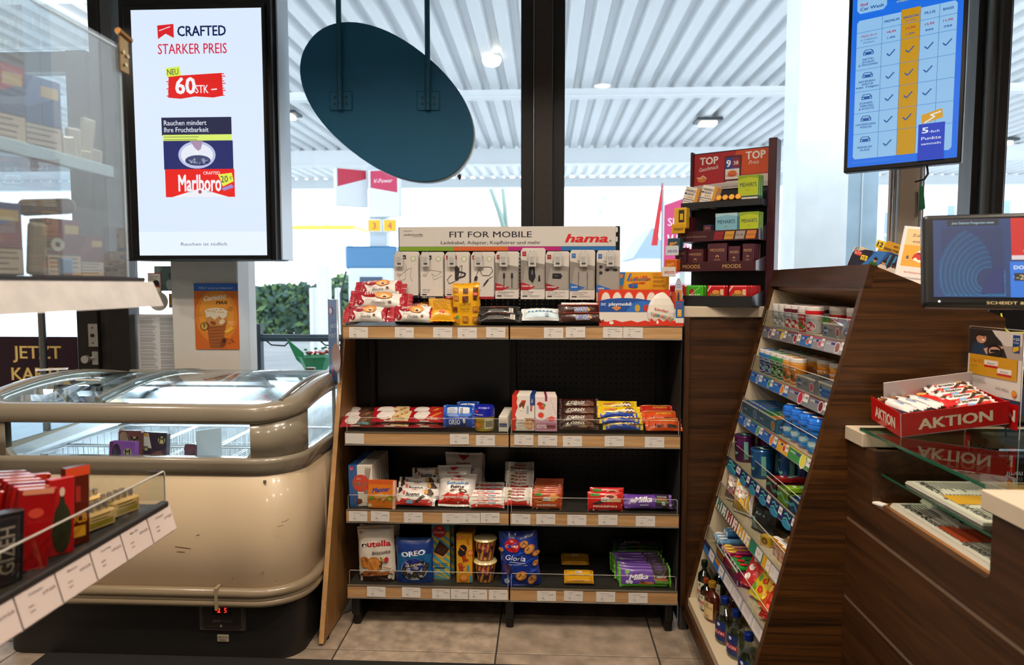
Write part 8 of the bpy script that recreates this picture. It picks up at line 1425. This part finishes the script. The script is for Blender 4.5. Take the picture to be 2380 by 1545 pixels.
c.n += 3; c.lines(.25, .24, .4, 4, .025, '#8a8480'); c.text('GO WELL', .7, .13, .04, '#4a4644', w=.24); c.ell(.91, .1, .045, m='#d98a1c'); c.poly([(.88, .07), (.94, .07), (.93, .045), (.89, .045)], '#c9481c'); fin(k, 'printed_card', r)
k = Bd(); k.box(-Wp/2, Wp/2-.004, -.001, 0, .022, zb_-.01, redm); c = Cv(k, Wp, zb_-.03, Tr(0, -.001, .022), eps=.0005); c.text('AKTION', .5, .55, .45, '#e0d2c0', w=.86, bold=.04); fin(k, 'red_plate', r)
# ---- cash register screen
m0 = onY(2146, 712, 1.55); r = emp('register_monitor', 'black cash register monitor with a blue swirl screen at the right edge', 'monitor', (m0.x, 1.55, 1.0315-.0))
mz = m0.z-1.0315; T = Tr(0, 0, mz) @ RZ(rad(-18)) @ RX(rad(-14)); Wm, Hm = .36, .212
k = Bd(); k.rbox(0, Wm, 0, .035, 0, Hm, M('#0b0b0d', .35), .01, 3, T=T, smooth=False); c = Cv(k, Wm, Hm, T @ Tr(Wm/2, 0, 0), eps=.0004); c.text('Scheidt & Bachmann'.upper(), .54, .045, .03, '#c9b98a', w=.42, bold=.02); c.ell(.085, .055, .006, m=M('#ffffff', em=2)); fin(k, 'housing', r)
k = Bd(); c = Cv(k, Wm, Hm, T @ Tr(Wm/2, -.0012, 0), eps=.0005)
def e2(h, s_=.9): return M(h, em=s_)
c.rect(.055, .1, .97, .93, e2('#0c3a70')); c.rect(.1, .13, .42, .84, e2('#0a2f62')); c.rect(.13, .86, .4, .925, e2('#0a1a30')); c.text('Jetzt Clubsmart Preisgarantie nutzen', .265, .892, .025, e2('#b0dff0'), w=.22, shear=.15, bold=0)
for j in range(26):
    P_ = [];
    for i in range(28):
        t = i/27*math.pi*1.6; rr_ = .02+.012*j*.5+.30*(1-i/27)*(.35+.65*j/26); P_.append((min(.425, max(.065, .33+rr_*.62*math.cos(t+1.2+j*.03))), min(.85, max(.115, .26+rr_*1.3*math.sin(t+1.2+j*.03)))))
    c.line(P_, .0016, e2('#1f7ab0' if j % 3 else '#3ab0d8')); c.n -= .96
c.n += 1; c.poly([(.3, .14), (.42, .14), (.42, .42), (.37, .4), (.33, .3)], e2('#0c2a6a'))
c.rect(.46, .5, .97, .93, e2('#d81418')); c.rect(.46, .49, .97, .535, e2('#e8d8d8')); c.rect(.45, .1, .97, .47, e2('#1878e0')); c.text('DONUT', .53, .41, .04, e2('#e8f0fc'), w=.12, bold=.03); c.text('-20%', .5, .32, .045, e2('#f0f0f0')); c.rect(.47, .27, .6, .35, e2('#1c1418')); c.text('-20%', .53, .31, .05, e2('#f0d8a0'), w=.1); c.text('COFFEE', .56, .58, .03, e2('#f0e0e0')); fin(k, 'screen', r)
k = Bd(); p1_ = T @ Vector((Wm*.94, .035, Hm*.4)); k.cyl((p1_.x+.02, p1_.y+.05, 0), (p1_.x+.02, p1_.y+.05, p1_.z), .018, M('#26262a', .4, .5), 16); k.cyl((p1_.x+.02, p1_.y+.05, p1_.z), p1_, .014, M('#26262a', .4, .5), 12); k.cyl((p1_.x+.02, p1_.y+.05, 0), (p1_.x+.02, p1_.y+.05, .012), .07, M('#1c1c20', .4), 24); fin(k, 'stand_arm', r)
# dark customer terminal at the edge of the frame
q = onY(2368, 900, 1.6); r = emp('card_terminal', 'dark glossy lottery screen with a yellow outline at the right edge', 'terminal', (1.285, 1.985, 1.0155))
k = Bd(); k.rbox(0, .22, 0, .06, 0, .34, M('#0c0c10', .12, coat=.6), .008, 2); c = Cv(k, .22, .34, Tr(.11, 0, 0), eps=.0005); c.line([(.0, .95), (.06, .82), (.12, .79), (.98, .79)], .02, e2('#e0c81c', 1)); c.text('nehmen', .04, .5, .05, e2('#d8d4cc', .8), al='l', shear=.2); c.rect(.02, .1, .98, .36, e2('#102a44', .7)); fin(k, 'housing', r)
k = Bd(); k.rbox(.02, .2, -.03, .1, -.004, .004, M('#1a1a1e', .4), .002); fin(k, 'foot', r)
# ---- wash programme screen on a service post
sxy = onY(1960, 402, 3.0); TS = rad(-35.6); Ws, Hs = .42, .74; r = emp('price_screen', 'blue upright car wash price screen hanging right of the white pillar', 'display', (sxy.x, 3.0, sxy.z), (0, 0, TS))
k = Bd(); k.rbox(0, Ws, 0, .05, 0, Hs, M('#08080a', .35), .003); fin(k, 'housing', r)
k = Bd(); c = Cv(k, Ws-.03, Hs-.035, Tr(Ws/2, -.0005, .02), eps=.0006); BL, LB, YE = E('#0f6ae0', 1), E('#8fc0ea', .95), E('#c8940c', .9)
def gx(u): return .05+u*.9
c.rect(0, 0, 1, 1, BL); c.poly([(.05, .81), (.95, .81), (.95, .06), (.93, .045), (.07, .045), (.05, .06)], LB); c.poly([(.05, .83), (.07, .845), (.93, .845), (.95, .83), (.95, .8), (.05, .8)], LB)
cu_ = [.05, .29, .465, .635, .8, .95]; rv_ = [.845, .775, .69, .56, .435, .31, .19, .045]
c.rect(cu_[2], rv_[-1], cu_[3], rv_[0]+.01, YE); lc = E('#2f7fc8', .9)
for v in rv_[1:-1]: c.rect(.05, v-.0012, .95, v+.0012, lc); c.n -= 1
c.n += 1
for u in cu_[1:-1]: c.rect(u-.002, rv_[-1], u+.002, rv_[0], lc); c.n -= 1
c.n += 1; TXc = E('#1c5aa8', .8); RD = E('#b01c4c', .8)
def mid(i): return (cu_[i]+cu_[i+1])/2
for i, (t, p_, q_) in enumerate((('PREMIUM', '18,99', '1.499'), ('SAISON', '15,99', '1.299'), ('PLUS', '13,99', '999'), ('BASIS', '11,99', '799'))): c.text(t, mid(i+1), .81, .014, TXc, w=.135 if i < 2 else .09, bold=.03); c.text(p_, mid(i+1), .748, .012, RD, w=.08, bold=.03); c.text(q_, mid(i+1), .715, .012, TXc, w=.07, bold=.03)
c.text('Top-Seller', mid(2), .79, .01, TXc, w=.1, bold=.02); c.text('PREIS IN €', .17, .75, .012, RD, w=.15, bold=.02); c.text('in ClubSmart', .17, .73, .01, TXc, w=.16, bold=.02); c.text('Punkten', .17, .713, .01, TXc, w=.1, bold=.02)
nmx = (('AKTIV-', 'SCHAUM', '& TROCKNEN'), ('INTENSIV-', 'WÄSCHE', 'inkl. Felgen'), ('KONSER-', 'VIERUNG', '& SCHUTZ'), ('UNTERBODEN-', 'WÄSCHE', ''), ('PREMIUM-', 'GLANZ', ''))
for j, ts in enumerate(nmx):
    vt, vb = rv_[j+2], rv_[j+3]; vc = (vt+vb)/2
    for i, t in enumerate(ts):
        if t: c.text(t, .17, vc-.008-i*.016, .011, TXc, w=.017*len(t)+.01, bold=.03)
    c.poly([(.12, vt-.035), (.135, vt-.02), (.2, vt-.02), (.22, vt-.035), (.22, vt-.05), (.12, vt-.05)], TXc); c.poly([(.14, vt-.024), (.195, vt-.024), (.205, vt-.033), (.13, vt-.033)], LB); c.ell(.135, vt-.042, .008, m=LB); c.ell(.205, vt-.042, .008, m=LB)
    for i in range(4):
        if (i < 4 and j == 0) or (i < 3 and j in (1, 2)) or (i < 2 and j == 3) or (i < 1 and j == 4): u = mid(i+1); c.line([(u-.035, vc+.002), (u-.01, vc-.013), (u+.04, vc+.018)], .012, TXc)
c.poly([(.05, 1), (.05, .9), (.08, .88), (.3, .88), (.33, .9), (.33, 1)], LB); c.text('Shell', .08, .93, .016, RD, al='l', bold=.03); c.text('Car Wash', .08, .905, .018, TXc, w=.22, al='l', bold=.03); c.text('und die Wäsche', .42, .93, .015, E('#c8d84a', .8), al='l', shear=.2, bold=.02); c.text('erhalten!', .42, .905, .015, E('#c8d84a', .8), al='l', shear=.2, bold=.02)
c.rect(.66, .0, .89, .2, E('#123ab8', 1)); c.poly([(.69, .2), (.87, .225), (.86, .275), (.68, .25)], E('#d9a01c', .9)); c.line([(.71, .205), (.8, .235), (.76, .245), (.85, .258)], .012, E('#e8eef8', .9)); c.text('5', .72, .165, .032, E('#e8eef8', .9), w=.05, bold=.04); c.text('-fach', .8, .155, .014, E('#e8eef8', .9), w=.09, bold=.02); c.text('Punkte', .775, .12, .018, E('#e8eef8', .9), w=.17, bold=.02); c.text('sammeln', .775, .09, .014, E('#e8eef8', .9), w=.17, bold=.02); c.lines(.25, .025, .4, 2, .008, E('#4a90e0', .9)); fin(k, 'screen', r)
k = Bd(); k.cyl((Ws/2, .06, Hs-.1), (Ws/2, .06, 3-sxy.z), .02, M('#2a2a2c', .4, .6), 14); k.box(Ws/2-.06, Ws/2+.06, .05, .07, Hs*.3, Hs*.7, '#1a1a1c'); fin(k, 'ceiling_mount', r)
k = Bd(); P_ = [(Ws*.72, .03, 0), (Ws*.73, .03, -.03), (Ws*.7, .035, -.05), (Ws*.62, .05, -.055)]; k.tube(P_, .004, '#101012', 8); fin(k, 'cable', r)
PYs = 3.2; px_ = onY(2112, 500, PYs).x; wp_ = onY(2134, 500, PYs).x-onY(2088, 500, PYs).x
r = emp('service_post', 'beige square service post with chrome tubes standing below the wash price screen', 'post', (px_, PYs, 0)); k = Bd(); k.rbox(-wp_/2, wp_/2, 0, .08, 0, 3.0, M('#b9a896', .5, noise=.03, bs=6), .003); fin(k, 'post_body', r)
for s_ in (-1, 1): k = Bd(); k.cyl((s_*(wp_/2+.014), .02, 0), (s_*(wp_/2+.014), .02, 3), .009, M('#d8dcde', .15, .9), 12); k.box(s_*(wp_/2+.026)-.005, s_*(wp_/2+.026)+.005, .02, .04, 0, 3, M('#9a7a60', .5)); fin(k, 'side_tube', r)
a = onY(2142, 432, PYs-.03); k = Bd(); k.prism([(-.008, 0), (.006, .0), (.014, -.05), (.02, -.1), (.008, -.105), (-.006, -.11), (-.004, -.06)], 0, .004, M('#1f7a4a', .5, bump=.4)); fin(k, 'green_ribbon', None, (a.x, PYs-.03, a.z), (0, 0, 0), 'short green ribbon tied to the chrome tube below the price screen', 'ribbon')
# ================================================================ tobacco display at the left
LX = -.75; r = emp('tobacco_display', 'pale tobacco shelf unit with clear acrylic case and price rail, blurred at left', 'shelving', (LX, .9, 0)); TD = r; o_y = .9
al = M('#b9b7b4', .35, noise=.05, bs=15); y0_, y1_ = .35-o_y, 1.30-o_y
k = Bd(); k.box(-.62, -.6, y0_, y1_+.0, 0, 1.95, M('#c9c5bd', .5)); fin(k, 'back_panel', r)
k = Bd(); k.rbox(-.6, -.03, y0_, y1_-.06, 1.40, 1.425, al, .003); fin(k, 'shelf', r)
k = Bd(); k.prism([(-.012, 1.425), (.008, 1.378), (-.004, 1.378), (-.03, 1.425)], y0_, y1_, M('#b4b0ac', .4, noise=.12, bs=30)); k.rbox(-.6, -.014, y0_, y1_-.02, 1.425, 1.433, M('#2a2a2e', .25), .002); fin(k, 'front_rail', r)
case = glass('case', '#f2f8fb', 1.47, extra=.06, haze=.07)
ye = 1.245-o_y
k = Bd(); k.box(-.03, -.026, y0_, ye, 1.434, 1.85, case); fin(k, 'case_front', r)
k = Bd(); k.box(-.5, -.026, ye, ye+.004, 1.434, 1.85, case); fin(k, 'case_end', r)
k = Bd(); k.box(-.5, -.026, y0_, ye+.004, 1.85, 1.856, case); fin(k, 'case_lid', r)
k = Bd(); k.box(-.5, -.05, y0_, ye-.005, 1.628, 1.635, glass('caseshelf', '#eef5f8', 1.47, extra=.12, haze=.15)); k.rbox(-.055, -.045, y0_, ye+.0, 1.615, 1.637, M('#b9cbd2', .2, coat=.4), .002); fin(k, 'case_shelf', r)
k = Bd(); k.tube([(-.028, ye, 1.434), (-.028, ye, 1.85), (-.028, y0_, 1.85)], .0022, M('#c9d8e0', .15), 6); fin(k, 'case_edge', r)
q = onX(286, 130, LX-.024); k = Bd(); k.rbox(0, .003, -.013, .013, -.03, .035, M('#b08a5a', .3, .9), .001); k.cyl((.002, -.016, .04), (.002, .02, .034), .006, M('#a87c48', .3, .9), 12); [k.cyl((.003, dy_, dz_), (.006, dy_, dz_), .0035, M('#d8c8a0', .25, .8), 10) for dy_, dz_ in ((-.006, .005), (.006, .001), (0, -.016))]; fin(k, 'hinge', r, (q.x-LX, q.y-o_y, q.z))
k = Bd(); k.box(-.6, -.01, y0_, y1_-.0, .975, .982, M('#3a3a3c', .4)); fin(k, 'lower_shelf', r)
k = Bd(); k.prism([(-.002, .986), (.014, .93), (.011, .929), (-.006, .985)], y0_, y1_+.01, M('#b9a89f', .35)); k.rbox(-.012, .004, y0_, y1_, .978, .99, M('#4a4542', .3, .6), .002); fin(k, 'price_rail', r)
for i in range(7):
    Wc = .078; k = Bd(); T = RZ(rad(90)) @ RX(rad(-15)); k.box(-Wc/2, Wc/2, 0, .0005, 0, .05, M('#d3c2ba', .5), T); c = Cv(k, Wc, .05, T, eps=.0004); c.text(['Drehpapier', 'Filter Slim', 'Feuerzeug', 'Blättchen'][i % 4], .3, .8, .09, '#6a5f5a', al='l', bold=0); c.text('0,99 EUR', .62, .62, .1, '#6a5f5a', al='l', bold=0); c.lines(.3, .45, .15, 2, .15, '#8a7f7a'); fin(k, 'price_card', r, (.0155+.0, 1.265-o_y-i*.081, .9325))
k = Bd(); k.box(-.004, -.002, y0_, y1_, .99, 1.048, acry); k.tube([(-.003, y0_, 1.048), (-.003, y1_-.004, 1.05), (-.003, y1_, 1.046), (-.003, y1_, .99)], .0018, acryedge, 6); k.box(-.2, -.003, y1_-.002, y1_, .99, 1.05, acry); fin(k, 'clear_lip', r)
for y_ in (1.02, .8): k = Bd(); k.box(-.2, -.005, y_-o_y, y_-o_y+.002, .982, 1.03, acry); fin(k, 'divider', r)
def tp(W_, H_, D_, base, fn, nm, x, y, z, lab, cat, grp, rz=72, ry=0, rx=0):
    k = Bd(); k.rbox(-W_/2, W_/2, 0, D_, 0, H_, fm(base), .0015); fn(Cv(k, W_, H_, eps=.0005)); return fin(k, nm, None, (LX+x, y, z), (rad(rx), rad(ry), rad(rz)), lab, cat, grp)
def f_tb(cl, c2): return lambda c: (c.rect(0, .38, 1, 1, cl), c.poly([(0, .5), (1, .8), (1, 1), (.4, 1)], c2), c.rect(.55, .75, .95, .9, '#c8a86a'), c.rect(0, 0, 1, .38, '#1c1816'), c.rect(.02, .02, .98, .36, '#c9b49c'), c.lines(.5, .3, .85, 4, .075, '#3a302a'))
gt = 'tobacco packs in the acrylic case'
for i, (y, cl, c2) in enumerate(((.86, '#3a3a6a', '#5a6a9a'), (.94, '#3a3a6a', '#6a5a8a'), (1.02, '#2f4f7a', '#a8384c'), (1.10, '#2c3f70', '#5a6a9a'))): tp(.074, .12, .05, cl, f_tb(cl, c2), 'tobacco_pack', -.075, y, 1.636, 'blurred blue tobacco pack on the upper case shelf, %s from the far end' % ['fourth', 'third', 'second', 'first'][i], 'tobacco pack', gt)
for i, (y, h_) in enumerate(((1.155, .095), (1.19, .06), (1.215, .085))): k = Bd(); k.rbox(-.012, .012, 0, .012, 0, h_, M('#b9b0a2', .4), .004, 2); k.rbox(-.006, .03, .002, .01, 0, h_*.4, M('#b9b0a2', .4), .003); fin(k, 'plastic_clip', None, (LX-.08, y, 1.636), (0, rad(8*i-8), rad(60)), 'pale plastic clip on the upper case shelf, %s' % ['tallest', 'shortest', 'farthest'][i], 'clip', 'plastic clips on the case shelf')
for i, (y, W_, H_, cl, c2, x) in enumerate(((.90, .08, .105, '#8a4a5a', '#3a4a8a', -.07), (.99, .08, .11, '#8a5a64', '#3a4a8a', -.07), (1.075, .06, .085, '#2a1418', '#3a1c20', -.14), (1.15, .062, .098, '#6a2434', '#7a3a44', -.08), (1.205, .05, .072, '#6a1c2c', '#7a3a44', -.07))): tp(W_, H_, .04, cl, f_tb(cl, c2), 'tobacco_pouch', x, y, 1.434, 'dark red and blue tobacco pack on the lower case shelf, %s from the far end' % ['fifth', 'fourth', 'third', 'second', 'first'][i], 'tobacco pack', gt+' below')
k = Bd(); k.cyl((0, 0, 0), (.02, .085, .012), .014, M('#4a3626', .5), 16); k.cyl((.02, .085, .012), (.0205, .087, .0122), .0135, M('#b9b0a6', .5), 16); fin(k, 'paper_tube', None, (LX-.1, 1.09, 1.545), (0, 0, rad(5)), 'brown cardboard tube lying on top of the dark packs', 'tube')
k = Bd(); k.cyl((0, 0, .0), (.03, .0, 0), .013, M('#6a4a2c', .5), 16); k.cyl((.03, 0, 0), (.031, 0, 0), .011, '#c9c4bc', 16); k.cyl((.031, 0, 0), (.0315, 0, 0), .004, '#3a2a1c', 12); fin(k, 'paper_tube', None, (LX-.075, 1.1, 1.485), (0, 0, rad(-20)), 'brown tube with a round white end in front of the dark red pack', 'tube')
k = Bd(); k.rbox(-.014, .014, 0, .014, 0, .085, M('#8a7a62', .5), .006, 2); fin(k, 'plastic_clip', None, (LX-.06, 1.06, 1.434), (0, rad(4), rad(60)), 'upright beige clip left of the round tube end', 'clip')
k = Bd(); k.rbox(-.01, .01, 0, .014, 0, .03, M('#5a8ab8', .4), .003); fin(k, 'plastic_clip', None, (LX-.05, 1.115, 1.434), (0, 0, rad(60)), 'small blue plastic block below the round tube end', 'clip')
# rolling papers behind the lip
def f_red(c): c.text('Smoking', .5, .45, .22, '#e0b8a8', w=.75, rot=1.4 if 0 else 0, shear=.3); c.line([(.2, .7), (.5, .85), (.8, .7), (.85, .5)], .03, '#e0b8a8'); c.rect(0, .93, 1, 1, '#d8c0b0')
def f_red2(c): c.line([(.25, .75), (.55, .82), (.8, .7), (.7, .55)], .05, '#e8b8a4'); c.text('Smoking', .45, .42, .16, '#e8b8a4', w=.7, shear=.3, rot=1.45); c.rect(0, .93, 1, 1, '#8c0c10')
gp = 'red rolling paper packs in the price rail shelf'
for i in range(7): tp(.055, .125, .01, '#b8100f' if i % 2 else '#9c0c10', f_red2 if i == 2 else (lambda c: (c.rect(.1, .93, .9, 1, '#d88a6a'), c.ell(.5, .7, .2, .06, '#c8402c'))), 'rolling_paper_pack', -.034-.02*i, .975+.015*i, .984, 'red rolling paper pack, %s of the leaning row' % ORD[i].replace('frontmost', 'nearest'), 'rolling papers', gp, 62, 10)
for i in range(5): tp(.055, .12, .012, '#a81014', lambda c: (c.rect(.1, .8, .9, 1, '#c83a1c'),), 'rolling_paper_pack', -.11, .87+.05*i, .984, 'red rolling paper pack in the rear row, %s' % ORD[i].replace('frontmost', 'nearest'), 'rolling papers', gp, 50, 6)
tp(.04, .125, .012, '#b8181c', lambda c: (c.ell(.5, .35, .38, .33, '#2a2c12'), c.poly([(.3, .5), (.7, .5), (.55, .8), (.45, .8)], '#2a2c12'), c.ell(.5, .82, .1, .06, '#d8c0a8')), 'rolling_paper_pack', -.028, 1.04, .984, 'red pack with a dark bottle picture beside the brown pack', 'rolling papers', gp, 64, 3)
tp(.04, .132, .014, '#5a1c0c', lambda c: (c.rect(0, .88, 1, 1, '#d8481c'), c.text('OCB', .5, .34, .12, '#d8981c', w=.7, bold=.05), c.rect(.2, .1, .8, .24, '#d8981c'), c.rect(.4, .55, .6, .75, '#a8281c')), 'filter_box', -.03, 1.083, .984, 'dark brown box with an orange top and yellow lettering', 'filter box', None, 66, 2)
tp(.04, .115, .012, '#1c5a8a', lambda c: (c.rect(.1, .6, .9, .8, '#3a8ac0'),), 'filter_box', -.055, 1.12, .984, 'thin blue pack behind the brown box', 'filter box', None, 66)
tp(.05, .11, .02, '#17151a', lambda c: (c.rect(.15, .06, .85, .94, '#2a2824'), c.rect(.2, .09, .8, .91, '#17151a'), c.text('GIZEH', .5, .5, .28, '#8a8070', w=.68, bold=.02) if 0 else c.text('GIZEH', .5, .5, .2, '#8a8070', w=1.35, rot=1.5708, bold=.02)), 'filter_box', -.02, .915, .984, 'black filter box with outlined grey lettering at the left edge', 'filter box', None, 70, 4)
for i in range(4): 
    k = Bd(); k.rbox(-.03, .03, 0, .05, 0, .03, M('#c9a86a', .3), .003); c = Cv(k, .06, .03, eps=.0005); c.rect(.1, .2, .9, .5, '#8a7a1c'); c.lines(.5, .8, .7, 2, .2, '#5a4a2c')
    for j in range(8): k.cyl((-.024+.014*(j % 4), .012+.02*(j//4), .03), (-.024+.014*(j % 4), .012+.02*(j//4), .042), .005, M('#d8d4cc', .15, .8), 8)
    fin(k, 'lighter_tray', None, (LX-.04-.07*(i//2), 1.10+.075*(i % 2)+.06, .984), (0, 0, rad(75)), 'small clear-topped box behind the lip at the rail end, %s' % ['front near', 'front far', 'rear near', 'rear far'][i], 'box', 'small boxes at the rail end')
# floor mat edge
q = onZ(700, 1538, 0); k = Bd(); k.rbox(-1.9, .95, .6, q.y, .001, .014, M('#16130f', .9, bump=.5, bs=200), .003); fin(k, 'floor_mat', None, (0, 0, 0), (0, 0, 0), 'dark floor mat whose edge shows along the bottom of the aisle', 'mat')
